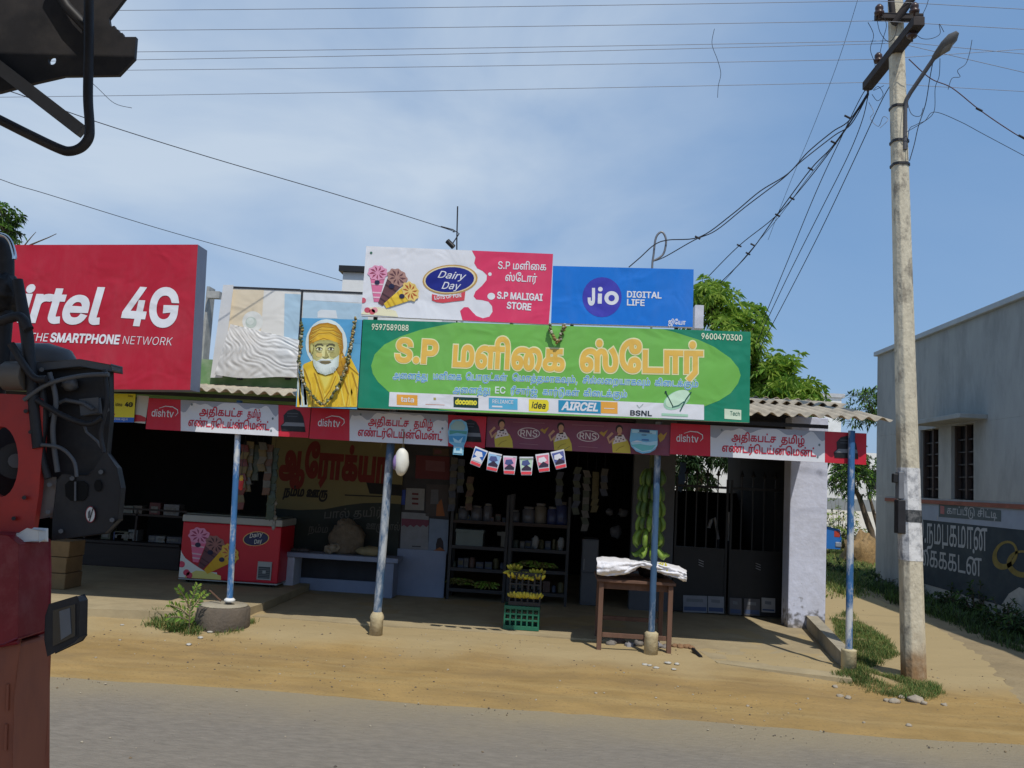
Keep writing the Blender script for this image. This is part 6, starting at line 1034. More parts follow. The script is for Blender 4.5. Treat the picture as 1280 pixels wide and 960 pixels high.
# faded hoarding with plastic sheet
HB = ink(222,219,212)
s = Sign('faded_hoarding', 'weathered cream and pale blue hoarding with black edge behind the portrait panel', 'hoarding', (290,357), (470,366), (460,476), (268,468), 11.0, .06, None, HB, DARKB)
s.poly([(292,362),(330,362),(322,470),(270,470)], ink(222,206,178), 1)
s.poly([(356,367),(376,368),(372,470),(354,470)], ink(170,198,216), 1); s.poly([(379,375),(460,380),(460,400),(378,398)], ink(172,200,218), 1)
s.poly([(379,366),(462,370),(462,379),(379,375)], ink(214,220,226), 1)
s.ell(316,402,13,13,ink(222,222,216),2); s.ell(314,403,7,7,ink(190,200,190),3); s.ell(313,401.5,4.5,4.5,ink(214,220,212),4)
s.poly([(397,390),(401,387),(420,388),(422,398),(397,397)], ink(226,232,236), 2)
s.band([(289,359),(375,362.5),(376,363),(470,367)], 2.2, DARKB, 5); s.band([(378,364),(376,400),(370,480)], 2.6, DARKB, 5); s.band([(290,360),(284,400),(272,450)], 1.6, ink(90,90,90), 5)
m = MB()
for x in (300, 360, 430):
    p = at(x, 470, 11.09); m.box((p.x-.03, 11.065, p.z-.05), (p.x+.03, 11.11, p.z+.3), DKSTEEL)
m.build('support_leg', s.root); s.done()
m = MB(); m.hexa([at(263,472,10.95), at(278,472,10.95), at(278,472,11.1), at(263,472,11.1)], [at(279,356,10.95), at(292,356,10.95), at(292,356,11.1), at(279,356,11.1)], mat('white_frame_board', (.66,.66,.66), .7, .08, 4.))
tag(m.build('white_post_board'), 'slanted white painted board at the left end of the faded hoarding', 'board')
m = MB(); m.box(tuple(at(262,380,11.3)-Vector((.06,0,1.0))), tuple(at(262,380,11.4)+Vector((.02,.1,.22))), mat('stained_grey_post', (.38,.38,.36), .9, .3, 6.)); m.box(tuple(at(258,372,11.2)), tuple(at(278,366,11.295)), mat('stained_grey_post', (.38,.38,.36)))
tag(m.build('concrete_stub'), 'stained grey concrete column stub between the red sign and the hoarding', 'column')
# draped translucent sheet over the lower half of the hoarding
PLS = mat('cloudy_plastic', (.82, .82, .82), .4, .06, 5., spec=.4, trans=.3)
m = MB(); nu, nv = 110, 50; tl, tr, br, bl = (288,405),(374,425),(371,474),(268,468); v = []
for j in range(nv+1):
    for i in range(nu+1):
        u, t = i/nu, j/nv; px = (tl[0]*(1-u)+tr[0]*u)*(1-t)+(bl[0]*(1-u)+br[0]*u)*t; py = (tl[1]*(1-u)+tr[1]*u)*(1-t)+(bl[1]*(1-u)+br[1]*u)*t + 2.5*math.sin(u*5)*t
        fan = math.atan2(t+.12, u+.10); w_ = noise.noise(Vector((u*3, t*3, 0)))
        d = .03 + .004*(.3+abs(w_))*math.sin(fan*34+12*w_) + .004*math.sin(fan*63+14*w_+u*5) + .010*abs(noise.noise(Vector((fan*13, u*3, 1)))) + .007*noise.noise(Vector((u*9, t*8, 5))) + .05*t*(1-t)
        v.append(at(px, py, 10.94-abs(d)))
m.add(v, [[j*(nu+1)+i, j*(nu+1)+i+1, (j+1)*(nu+1)+i+1, (j+1)*(nu+1)+i] for j in range(nv) for i in range(nu)], PLS, True)
tag(m.build('plastic_sheet'), 'crumpled cloudy white plastic sheet draped over the lower part of the faded hoarding', 'plastic sheet')

# ------------------------------------------------------------------ fascia banners along the eave
RD = ink(198,28,52); RD2 = ink(214,30,48)
GRYC = ink(158,164,178)
T1 = '\u0b85\u0ba4\u0bbf\u0b95\u0baa\u0b9f\u0bcd\u0b9a'; T2 = '\u0ba4\u0bae\u0bbf\u0bb4\u0bcd'; T3 = '\u0b8e\u0ba3\u0bcd\u0b9f\u0bb0\u0bcd\u0b9f\u0bc6\u0baf\u0bcd\u0ba9\u0bcd\u0bae\u0bc6\u0ba9\u0bcd\u0b9f\u0bcd'
def fy(x, top=True): return (497 + (x-185)*.0536) if top else (535 + (x-185)*.0536)
def dish(x0, x1, a, b, c0, c1, c2, c3, name_label, yoff, Y, box=None, boxcut=1.):
    """red - white - red banner: x0..x1 whole, a..b white part; c0.. text spans"""
    f0, f1 = (lambda x: fy(x)+yoff), (lambda x: fy(x, False)+yoff+1)
    s = Sign('fascia_banner', name_label, 'banner', (x0,f0(x0)), (x1,f0(x1)), (x1,f1(x1)), (x0,f1(x0)), Y, .012, 'red and white banners under the roof edge', RD, RD)
    s.poly([(a,f0(a)-2),(b,f0(b)-2),(b,f1(b)+2),(a,f1(a)+2)], WH, 1)
    w = b-a
    s.poly([(a,f0(a)-2),(b,f0(b)-2),(b,f0(b)+11)] + [(b-w*t, f0(b-w*t)+(9+5*math.sin(t*19+x0)+3*math.sin(t*41))*max(.15, abs(2*t-1)**.7)) for t in [i/40 for i in range(1,40)]] + [(a,f0(a)+14)], GRYC, 2)
    for q in ((a+14,f0(a)+6),(b-7,f0(b)+17),(b-9,f1(b)-7)): s.ell(q[0], q[1], 1.2, 1.5, ink(110,125,130), 3)
    MR = ink(196,30,58)
    s.text(T1, (c0, fy(c0)+yoff+17.5), (c1, fy(c1)+yoff+17.5), 7.2, MR, 22); s.text(T2, (c1+6, fy(c1)+yoff+17.8), (c2, fy(c2)+yoff+17.5), 7.2, MR, 22)
    s.text(T3, (c3[0], fy(c3[0])+yoff+32), (c3[1], fy(c3[1])+yoff+32), 7.4, MR, 24)
    lx = c3[2]; ly = fy(lx)+yoff+22.5
    s.text('dish', (lx, ly), (lx+18, ly+1), 8.6, WH, 14, 2); s.text('tv', (lx+19, ly+1), (lx+28, ly+1.5), 8.6, WH, 14, 2)
    s.band([(lx+10,ly-10),(lx+18,ly-12.5),(lx+27,ly-11.5),(lx+33,ly-8),(lx+33.5,ly-4),(lx+30,ly)], [.5,1,1.2,1.2,1,.4], WH, 2, 'logo')
    if box:
        bx, by = box, fy(box)+yoff
        K, KG, KL = ink(24,24,30), ink(120,122,128), ink(70,72,80)
        s.poly([(bx-11,by+21),(bx-11.5,by+12),(bx-6,by+6),(bx+2,by+4),(bx+9,by+7),(bx+13,by+14),(bx+15,by+25),(bx+16,by+33),(bx-14,by+31),(bx-15,by+25)], K, 2, 'picture')
        s.poly([(bx-14,by+25),(bx-9,by+20.5),(bx+14,by+21.5),(bx+15,by+26)], KG, 3, 'picture'); s.poly([(bx-14.5,by+26),(bx+15,by+27),(bx+15.5,by+33),(bx-14,by+31.5)], ink(15,15,18), 3, 'picture')
        s.band([(bx-7,by+9.5),(bx+7,by+10)], 1.4, KL, 3, 'picture'); s.band([(bx-7,by+13),(bx+6,by+13.4)], 1.1, KL, 3, 'picture')
    return s.done()
dish(184,387,226,348,249,303,326,(235,337,189),'red and white banner with maroon Tamil text, leftmost, under the end of the red sign',.5,9.78,366)
dish(388,607,437,560,460,511,541,(447,553,397),'red and white banner with maroon Tamil text, over the bench, partly covered by blue posters',1.5,9.77,586)
dish(838,1083,888,1031,914,970,1006,(902,1020,845),'red and white banner with maroon Tamil text, rightmost, above the gate and lilac pillar',-3.2,9.77,1057)
s = Sign('yellow_banner', 'small yellow 4G banner with a blue bottom strip at the left end of the eave', 'banner', (120,492), (169,492.5), (168,528), (118,527.5), 9.76, .012, None, ink(220,208,40), DARKB)
s.poly([(110,521.5),(175,522),(175,535),(110,535)], ink(30,95,190), 1); s.text('4G', (156,508), (166,508.5), 5, ink(20,20,20), 60); s.text('idea', (144,507.5), (153,508), 4, ink(40,40,30), 10)
s.text('www.4g.in', (142,525), (160,525.5), 3, WH, 0, 3); s.ell(142,518,2,1.3,ink(200,70,40),2); s.text('Idea', (160,496), (166,496.5), 2.5, ink(40,40,30), 10); s.done()
s = Sign('plain_banner', 'narrow pale banner with a red lower edge beside the yellow banner', 'banner', (169.6,494), (184,495), (184,530), (168.4,528), 9.79, .01, None, ink(190,188,180), DARKB)
s.poly([(168,518),(176,519),(186,524),(186,527),(168,527)], ink(180,40,50), 1); s.done()
# ghee banner
MA = ink(128,66,86)
s = Sign('maroon_banner', 'maroon banner with repeated white ovals and women in yellow saris under the shop board', 'banner', (608,522), (838,530), (838,571), (608,557.5), 9.80, .012, None, MA, MA)
SKN, YS, HR, WHB = ink(196,148,112), ink(204,182,62), ink(40,24,24), ink(220,205,200)
def woman(x, y, k=1.):
    wp_ = 'woman_figure#%g' % x
    W_ = lambda pts: [(x+a*k, y+b*k) for a, b in pts]
    s.poly(W_([(-8,32),(-9,20),(-6,14),(-1,12),(4,12),(10,17),(13,24),(14,33)]), YS, 1, wp_)
    s.poly(W_([(-5,12),(5,10),(9,18),(-2,20),(-8,22)]), WHB, 2, wp_)
    s.ell(x, y+3.2*k, 4.4*k, 5.2*k, HR, 1, wp_); s.ell(x+.4*k, y+5*k, 3.2*k, 4.2*k, SKN, 2, wp_)
    s.poly(W_([(-2,9),(3,9),(3,12.5),(-2,12.5)]), SKN, 2, wp_)
    s.band(W_([(-6,15),(-12,20),(-14,14),(-8,8)]), 3*k, SKN, 3, wp_)
    for a, b in ((-2,14),(2,15),(-4,18),(5,16),(0,18)): s.ell(x+a*k, y+b*k, .9*k, .8*k, ink(110,60,60), 3, wp_)
    s.band(W_([(6,24),(0,26),(-4,30)]), .8*k, ink(170,140,40), 3, wp_)
woman(627,526,1.02); woman(701,530,1.02); woman(774,533,1.02)
for cx, cy in ((661,541.5),(735,545)):
    lg_ = 'logo#%g' % cx; s.ell(cx,cy,14,7,WHB,1,lg_,3); s.ell(cx,cy,13,6.2,MA,2,lg_,3); s.text('RNS', (cx-11.5,cy+3.6), (cx+11,cy+4.6), 8, WHB, 6, 3)
    s.poly([(cx+14,cy-4),(cx+17,cy-6),(cx+19,cy-4),(cx+25,cy-8),(cx+20,cy+1)], ink(180,140,50), 2, lg_)
    for yy, ww in ((-14,20),(13,12)): s.band([(cx-ww,cy+yy),(cx+ww,cy+yy+1.6)], .8, ink(150,100,110), 2, 'printed_line#%g_%g' % (cx, yy))
s.poly([(822,545),(826,541),(829,544),(834,540),(830,549),(825,553)], ink(190,150,50), 2, 'logo#z'); s.done()
# things hung on the fascia
def hanger(name, label, cat, outline, Y, base, extra, group=None):
    xs_, ys_ = [p[0] for p in outline], [p[1] for p in outline]
    pts = [at(x, y, Y) for x, y in outline]; m = MB(); m.prism(pts, (0, .006, 0), base); o = m.build(name); tag(o, label, cat, group)
    pm = MB()
    for i, (P, c) in enumerate(extra): pm.flat([at(x, y, Y)-Vector((0, .002+.0014*i, 0)) for x, y in P], c)
    if pm.v: pm.build('print', o)
    return o
def el(cx, cy, rx, ry, n=20, a0=0, a1=360): return [(cx+rx*math.cos(R(a0+(a1-a0)*i/n)), cy+ry*math.sin(R(a0+(a1-a0)*i/n))) for i in range(n)]
LB, LB2, LB3 = ink(120,185,215), ink(175,215,230), ink(70,150,195)
hanger('shield_dangler', 'light blue shield-shaped paper sign with ripples hung beside the right blue post', 'dangler', [(789,536),(822,538),(822,556),(819,562),(812,566),(803,567),(795,564),(789,558),(787,550)], 9.70, LB,
       [([(790,537),(820,539),(820,543),(790,541)], LB2), ([(788,553),(797,551),(808,553),(822,551),(821,558),(813,564),(803,565),(794,562)], LB2), ([(788,556),(800,555),(812,557),(820,556),(815,562),(803,564)], ink(110,190,190)), ([(799,537),(812,538),(812,541),(799,540)], ink(40,70,110)), ([(802,543),(808,543.3),(808,544.5),(802,544.2)], ink(90,120,150)), ([(802,549),(811,549.4),(811,551),(802,550.5)], ink(60,110,170)), ([(797,540.5),(815,541.5),(815,542),(797,541)], ink(90,120,150)), ([(789,552.5),(796,550.5),(803,552),(796,552.6)], WH)])
hanger('bottle_dangler', 'pale blue bottle-shaped paper cut-out hung over the middle banner', 'dangler', [(562,530),(566,525),(576,524),(583,528),(585,537),(583,550),(580,557),(579,569),(566,568),(567,557),(561,553),(560,540)], 9.69, LB,
       [([(563,532),(570,526),(578,527),(582,533),(580,538),(564,537)], ink(150,180,175)), ([(562,538),(584,539),(583,543),(572,541),(562,543)], ink(80,150,140)), ([(561,545),(582,545),(581,553),(562,552)], LB3), ([(566,547),(573,551),(579,546),(576,554),(568,553)], LB2), ([(568,558),(578,559),(578,567),(567,566)], LB2), ([(570,560),(575,560),(575,563),(570,563)], LB3)])
m = MB(); P = spl([at(583,556,9.66), at(605,566,9.62), at(655,573,9.6), at(690,569,9.62), at(712,558,9.66)]); m.tube(P, .003, WIRE, 4)
st_ = m.build('paper_flag_string'); tag(st_, 'sagging string carrying six small printed paper flags below the maroon banner', 'bunting')
PALP = [ink(36,96,176), ink(150,190,225), ink(225,160,190), ink(190,215,190), ink(220,120,140), ink(90,100,160)]
for i, (x, y, rot, c) in enumerate(((598,571,22,0),(617,577,12,1),(637,581,3,2),(658,582,0,3),(679,578,-7,4),(699,574,-13,5))):
    c_, s_ = math.cos(R(rot)), math.sin(R(rot)); rc = lambda pts: [(x+a*c_-b*s_, y+a*s_+b*c_) for a, b in pts]; Yf = 9.6+.01*(i % 2)
    m = MB(); m.prism([at(*q, Yf) for q in rc([(-8.5,-11),(8.5,-11),(8.5,-8),(6.5,12),(-6.5,12),(-8.5,-8)])], (0,.003,0), ink(230,232,240))
    for j, (P, cc) in enumerate(((rc([(-7.5,-9),(7.5,-9),(6.5,4),(-6.5,4)]), PALP[c]), (rc([(-5,-6),(2,-7),(5,-2),(-1,1),(-6,-1)]), ink(235,235,242) if c in (0,4,5) else ink(80,90,140)), (rc([(-6,4),(0,-1),(6,3),(6,6),(-6,6)]), ink(60,50,70) if c > 0 else WH), (rc([(-6.5,7.5),(6.5,7.5),(6.2,11),(-6.2,11)]), ink(226,70,80)))):
        m.flat([at(*q, Yf)-Vector((0,.002+.0014*j,0)) for q in P], cc)
    o = m.build('paper_flag'); tag(o, ['small paper flag printed dark blue, leftmost on the string', 'small paper flag printed pale blue, second from the left', 'small paper flag printed pink, third from the left on the string', 'small paper flag printed pale green, right of the pink flag', 'small paper flag printed red and white, second from the right end', 'small paper flag printed dusky blue, rightmost on the string'][i], 'paper flag', 'paper flags on the string')
# white gourd with a painted side hung on the blue post
m = MB(); p = at(502,577,9.72); m.blob(p, (.083, .08, .155), mat('pale_gourd', (.74, .73, .66), .5, .07, 3., stain=(.6,.58,.45), stain_amt=.5), 2, .05, 20, 14)
m.tube([p+Vector((0,0,.14)), p+Vector((.005,0,.2)), p+Vector((0,.01,.36))], .006, mat('twine', (.2,.15,.08), .9), 5)
o = m.build('hanging_gourd'); tag(o, 'white pumpkin-like gourd hung beside the second blue post', 'gourd')
m = MB(); q = at(494,578,9.7); m.blob(q+Vector((.0,.005,0)), (.028,.06,.085), mat('violet_paint', (.22,.15,.35), .6, .3), 1, .1); m.build('painted_face', o)

# ------------------------------------------------------------------ in and under the veranda
def onz(px, py, z): return gr(px, py, z)
# chest freezer
fz = 12.35; a, b = at(222,726,fz), at(346,733,fz); fx0, fx1 = a.x, b.x; z0 = .26; z1 = at(285,655,fz).z
FR = thing('chest_freezer', 'red chest freezer with ice cream cones printed on its front beside the bench', 'freezer', ((fx0+fx1)/2, fz, .2))
FRED = mat('freezer_red_vinyl', rgb(196,24,46,1.0), .35, .06, 3.); FWH = mat('freezer_white', (.36,.37,.35), .4, .06, 3.)
m = MB(); m.box((fx0, fz, z0), (fx1, fz+.65, z1), FRED); m.build('body', FR, .02)
m = MB(); m.box((fx0-.01, fz-.012, z1+.002), (fx1+.01, fz+.66, z1+.10), FWH); m.build('rim', FR, .015)
m = MB(); m.box((fx0+.03, fz+.03, z1+.104), (fx1-.03, fz+.62, z1+.125), mat('freezer_lid_glass', (.10,.13,.13), .12, .05)); m.build('lid', FR, .006)
m = MB(); m.box((fx0, fz+.012, z0-.018), (fx1, fz+.64, z0-.002), FWH); m.build('base_rail', FR)
for x in (fx0+.1, fx1-.1):
    m = MB(); m.cyl((x-.015, fz+.1, .235), (x+.015, fz+.1, .235), .034, BLACK); m.build('caster', FR)
class FaceSign(Sign):
    def __init__(s, root, Y, cx, cz, w, h):
        s.Y = Y; s.u, s.v, s.n = Vector((1,0,0)), Vector((0,0,1)), Vector((0,-1,0)); s.c = Vector((cx, Y, cz)); s.w, s.h = w, h; s.root = root; s.parts = {}; s.board = MB()
fs = FaceSign(FR, fz-.001, (fx0+fx1)/2, (z0+z1)/2, fx1-fx0-.02, z1-z0-.02)
mpF = lambda x, y: (180+x/5.818, 560+y/5.818)
def pkk(c): return c
INKF = lambda r, g, b: ink(r, g, b, 1.9)
cone(fs, mpF, (400,660), (375,830), 62, INKF(200,130,160), INKF(120,40,70), (INKF(190,90,120), INKF(220,180,190)), 1, 1.1)
cone(fs, mpF, (510,720), (410,870), 62, INKF(120,80,75), INKF(60,35,40), (INKF(80,50,55), INKF(60,35,40)), 3, 1.1)
cone(fs, mpF, (610,780), (450,900), 60, INKF(210,170,60), INKF(150,70,40), (INKF(220,170,30), INKF(190,140,20)), 6, 1.1)
FW_ = INKF(205,205,195)
fs.poly([mpF(*q) for q in ((232,960),(250,740),(265,715),(275,760),(300,800),(340,830),(400,870),(450,900),(530,905),(540,980))], FW_, 1, 'picture')
fs.poly([mpF(*q) for q in ((300,930),(380,890),(480,900),(560,930),(560,980),(300,980))], INKF(215,200,110), 2, 'picture')
for q in ((275,845),(310,905),(330,925)): fs.ell(*mpF(*q), 4, 4, INKF(170,50,70), 3, 'picture')
fs.ell(*mpF(815,660), 16.5, 9, INKF(170,140,80), 1, 'logo', -6); fs.ell(*mpF(815,660), 15.4, 8.2, INKF(24,28,60), 2, 'logo', -6)
fs.text('Dairy', mpF(765,655), mpF(862,640), 5, FW_, 4, 3, slant=.3); fs.text('Day', mpF(800,698), mpF(858,688), 5, FW_, 4, 3, slant=.3); fs.text('LOTS OF FUN', mpF(765,724), mpF(855,714), 2, INKF(220,90,90), 10, 3)
for k, p in fs.parts.items(): p.build(k, FR)
m = MB(); p = at(331,712,fz); m.box((p.x-.10, fz-.02, p.z-.14), (p.x+.10, fz-.002, p.z+.11), FWH); m.box((p.x-.083, fz-.026, p.z-.12), (p.x+.083, fz-.021, p.z+.04), mat('vent_grille', (.04,.05,.05), .6))
for i in range(6): m.box((p.x-.08, fz-.03, p.z-.11+i*.024), (p.x+.08, fz-.027, p.z-.103+i*.024), STEEL)
m.box((p.x-.02, fz-.034, p.z-.05), (p.x+.025, fz-.031, p.z-.01), FWH); m.build('vent_panel', FR)

# packet strips hanging over the freezer
rnd = random.Random(8)
PACK = [mat('packet_%d' % i, c, .3, .2, 20., spec=.5) for i, c in enumerate(((.13,.025,.025),(.13,.10,.03),(.05,.06,.03),(.10,.10,.09),(.10,.045,.02),(.03,.06,.04)))]
def strip(px, py0, py1, Y, cols, label, big=None):
    root = thing('packet_strip', label, 'packets', at(px, py1, Y), 'strips of packets hanging over the freezer')
    z_0, z_1 = at(px, py0, Y).z, at(px, py1, Y).z; x = at(px, py0, Y).x; m = MB(); st = MB(); st.tube([(x, Y+.01, z_0+.25), (x, Y+.01, z_1)], .003, WIRE, 4); st.build('string', root); z = z_0; i = 0
    while z > z_1+.08:
        a = rnd.uniform(-.02, .02); c = cols[i % len(cols)]; m.prism([(x-.045+a, Y, z), (x+.045+a, Y+.012, z-.004), (x+.048-a, Y+.01, z-.095), (x-.042-a, Y, z-.1)], (0, .014, 0), c); z -= .098; i += 1
    m.build('packet', root, .004)
for i, (px, y0, y1) in enumerate(((306,556,640),(313,552,618),(321,556,606),(329,553,588),(337,556,622),(344,560,652))):
    strip(px, y0, y1, 11.9+.05*(i % 3), [PACK[i % 6], PACK[(i*2+1) % 6]], 'dark strip of foil packets hanging in a cluster above the right end of the freezer')
m = MB(); p = at(301,604,10.6); m.blob(p, (.035,.02,.085), mat('red_packet', (.55,.04,.05), .3, .2), 3, .15); m.tube([p+Vector((0,0,.07)), p+Vector((0,0,.5))], .004, WIRE, 4); m.blob(p+Vector((.005,-.012,.06)), (.025,.012,.04), mat('yellow_packet', (.55,.40,.06), .3), 4, .15)
tag(m.build('hanging_packet'), 'bright red and yellow packet hanging by the leftmost blue and white post', 'packet')
m = MB(); P = [at(343,605+6*i,12.1) + Vector((.012*math.sin(i*2), 0, 0)) for i in range(10)]
for i, q in enumerate(P): m.blob(q, (.028,.025,.04), mat('twisted_white_bag', (.30,.30,.28), .4, .2), i, .3, 8, 6)
m.tube([P[0]+Vector((0,0,.5)), P[-1]], .006, WIRE, 4)
tag(m.build('bag_string'), 'string of knotted pale bags hanging at the right end of the freezer', 'bags')

# inside the left shop: low counter, goods
Yc = 13.6; m = MB(); xa, xb = at(96,700,Yc).x, at(224,700,Yc).x
DKW = mat('dark_varnished_wood', (.028,.018,.014), .6, .25, 6., stretch=(.3,1,3))
CT = thing('shop_counter', 'dark wooden counter with open shelves deep inside the left shop', 'counter', ((xa+xb)/2, Yc, .2))
m.box((xa, Yc, .2), (xb, Yc+.5, .55), DKW); m.box((xa-.03, Yc-.03, .552), (xb, Yc+.5, .60), DKW); m.build('cabinet', CT, .01)
m = MB(); zt = at(160,636,Yc+.3).z
for z in (1.0, zt): m.box((xa, Yc+.12, z), (xb, Yc+.5, z+.03), DKW)
for x in (xa, (xa+xb)/2, xb-.03): m.box((x, Yc+.12, .602), (x+.03, Yc+.49, zt-.002), DKW)
m.build('shelf', CT)
GO_ = [(152,646,26,9,(.16,.17,.15)),(168,648,12,10,(.13,.11,.09)),(152,668,24,11,(.12,.12,.08)),(163,671,12,14,(.14,.15,.15)),(145,676,14,10,(.04,.05,.12)),(190,646,14,15,(.10,.03,.03)),(211,645,20,14,(.17,.17,.17)),(200,667,14,5,(.20,.20,.18)),(214,675,22,6,(.08,.08,.09)),(188,672,10,8,(.10,.10,.11)),(130,662,12,14,(.08,.08,.05)),(122,646,14,12,(.10,.08,.06))]
LBG = ['pale stacked carton on the top shelf of the left counter','narrow brown carton beside the pale stacked carton','olive packet pile on the lower shelf of the left counter','grey white jar carton in the middle of the lower shelf','dark blue box at the left of the lower shelf','dark red carton on the top shelf of the left counter','framed pale carton at the right end of the top shelf','small white topped packet above the right lower shelf','flat grey packet row on the lower right of the counter','small grey tin beside the flat packet row','olive carton at the left end of the lower shelf','brown carton at the left end of the top shelf']
for (px, py, w_, h_, c), lab in zip(GO_, LBG):
    p = at(px, py, Yc+.06); k = (Yc)/1100.; zb = .602 if p.z < .95 else 1.032; ww_, hh_ = w_*k*.5, h_*k
    m = MB(); cm = mat('goods_%d_%d' % (px, py), c, .6, .2, 20.)
    m.box((p.x-ww_, Yc+.13, zb+.002), (p.x+ww_, Yc+.33, zb+max(hh_, .1)), cm); m.box((p.x-ww_*.7, Yc+.126, zb+.03), (p.x+ww_*.6, Yc+.1295, zb+max(hh_,.1)*.7), mat('goods_label', (.16,.15,.13), .6, .4, 30.))
    tag(m.build('carton', None, .005), lab, 'carton', 'goods on the left counter')
m = MB(); p = at(72,700,11.2)
CB = mat('cardboard', (.20,.13,.06), .9, .15, 6.)
zt_ = at(72,676,11.0).z; xl_, xr_ = at(56,700,11.0).x, at(84,700,11.0).x
for i in range(3):
    zA = .2 + i*(zt_-.2)/3; m.box((xl_+.01*i, 11.0+.01*i, zA+.002), (xr_-.012*(i%2), 11.4, zA+(zt_-.2)/3-.004), CB)
tag(m.build('carton_stack', None, .01), 'stack of brown cardboard cartons at the left edge of the raised platform', 'cartons')

# painted advertisement board behind the bench
ADY = mat('ochre_board', (.17,.145,.065), .8, .1, 2.5); ADG = mat('dark_green_print', (.022,.028,.024), .8, .2, 3.); ADR = mat('dull_red_print', (.14,.016,.012), .8, .15); ADK = mat('black_print', (.012,.012,.012), .8); ADW = mat('dim_white_print', (.10,.10,.09), .8, .2)
s = Sign('painted_board', 'large ochre and dark green advertisement board with red Tamil lettering behind the bench', 'signboard', (336,545), (503,553), (500,700), (333,690), 13.17, .02, None, ADY, ADK)
s.poly(zz(300,600,4.923,[(170,170),(350,185),(520,180),(650,155),(760,142),(860,140),(1000,150)]) + [(505,705),(330,695)], ADG, 1)
s.text('\u0b86\u0bb0\u0bcb\u0b95\u0bcd\u0baf\u0bbe', (349,592), (484,602), 27, ADR, 60, 2)
s.text('\u0ba8\u0bae\u0bcd\u0bae \u0b8a\u0bb0\u0bc1', (354,619), (409,622), 8.5, ADK, 50, 2, slant=.2)
s.text('\u0baa\u0bbe\u0bb2\u0bcd \u0ba4\u0baf\u0bbf\u0bb0\u0bcd', (404,648), (478,645), 8, ADW, 10, 2, slant=.15); s.text('\u0ba8\u0bae\u0bcd\u0bae', (385,665), (410,666), 7, ADW, 10, 2, slant=.15); s.text('\u0b8a\u0bb0\u0bc1 \u0baa\u0bbe\u0bb2\u0bcd', (457,661), (500,663), 7, ADW, 10, 2, slant=.15)
s.poly([(458,603),(503,606),(503,620),(462,617)], ADK, 2); s.poly([(431,618),(478,620),(478,621.5),(431,619.5)], ADK, 2)
s.done()
# stone bench
Yb0, Yb1 = 12.75, 13.14; bx0, bx1 = at(355,715,Yb0).x, at(492,715,Yb0).x; bz = at(430,694,Yb0).z
BN = thing('veranda_bench', 'blue-washed masonry bench with open underside against the painted board', 'bench', ((bx0+bx1)/2, Yb0, .1))
m = MB(); m.box((bx0-.03, Yb0-.04, bz-.07), (bx1+.06, Yb1, bz), LIMEB); m.build('seat', BN, .012)
m = MB(); m.box((bx0, Yb0, .105), (bx0+.14, Yb1, bz-.072), mat('limewash_pale', (.52,.55,.64), .9, .08, 5., .3, stain=(.3,.32,.38), stain_amt=.5, stain_scale=2.)); m.build('leg', BN, .01); m = MB(); m.box((bx1-.14, Yb0, .105), (bx1, Yb1, bz-.072), LIMEB); m.build('leg', BN, .01)
m = MB(); m.box((bx0+.142, Yb1-.05, .105), (bx1-.142, Yb1, .28), LIMEB); m.build('plinth', BN)
# things on the bench
BUR = mat('burlap', (.15,.12,.085), .95, .25, 14., .6)
m = MB(); p = at(431,690,12.9); m.blob((p.x, 12.95, bz+.22), (.27,.16,.25), BUR, 5, .16, 18, 12); m.blob((p.x-.05, 12.93, bz+.44), (.10,.08,.07), BUR, 7, .3)
tag(m.build('gunny_sack'), 'full brown gunny sack standing on the blue bench', 'sack')
m = MB(); p = at(414,686,12.85); 
for i, q in enumerate(((0,0),(.07,.02),(-.05,.03),(.03,-.03))): m.blob((p.x+q[0], 12.84+q[1], bz+.06+.03*(i%2)), (.07,.06,.06), mat('pale_bag', (.26,.22,.16), .7, .3, 10.), i, .35)
tag(m.build('small_bags'), 'little heap of pale bags in front of the gunny sack on the bench', 'bags')
m = MB(); p = at(463,687,12.85); m.blob((p.x, 12.88, bz+.065), (.21,.12,.075), mat('yellowish_bag', (.24,.20,.11), .7, .25, 8.), 9, .15, 16, 8)
tag(m.build('flat_bag'), 'flat yellowish bag lying on the bench right of the gunny sack', 'bag')
m = MB(); p = at(368,687,12.85)
for i in range(4): m.blob((p.x+.06*i, 12.86, bz+.025), (.05,.05,.03), mat('dark_oddments', (.07,.06,.06), .8, .4), i, .4)
tag(m.build('oddments'), 'small dark oddments at the left end of the bench top', 'oddments')

# posters on the pier right of the bench
def poster(name, label, quad, Y, base, shapes, g=None):
    pts = [at(x, y, Y) for x, y in quad]; m = MB(); m.prism(pts, (0,.003,0), base); o = m.build(name); tag(o, label, 'poster', g); pm = MB()
    for i, (P, c) in enumerate(shapes): pm.flat([at(x, y, Y)-Vector((0,.002+.0014*i,0)) for x, y in P], c)
    if pm.v: pm.build('print', o)
    return o
D = lambda n, c: mat('poster_'+n, c, .6, .15, 8.)
GP = 'posters on the pier beside the bench'
wallY = 13.19
poster('poster', 'dark red poster at the top of the pier under the banner', [(520,569),(562,571),(562,600),(519,598)], wallY, D('red', (.10,.012,.016)), [([(532,575),(556,577),(556,590),(532,588)], D('dkpink', (.14,.05,.06)))], GP)
poster('poster', 'pale poster with a red lettered column, left on the pier', [(508,610),(531,611),(530,638),(506,637)], wallY, D('white', (.22,.22,.22)), [([(515,616),(523,616.5),(523,619),(515,618.5)], D('red', (.2,.02,.02))), ([(515,622),(523,622.5),(523,625),(515,624.5)], D('red', (.2,.02,.02))), ([(515,628),(523,628.5),(523,631),(515,630.5)], D('red', (.2,.02,.02)))], GP)
poster('poster', 'narrow bright blue poster strip left of the pale poster', [(496,612),(507,612.5),(506,631),(495,631)], wallY, D('blue', (.02,.05,.28)), [([(498,615),(503,615.5),(503,620),(498,619.5)], D('dkblue', (.01,.02,.12)))], GP)
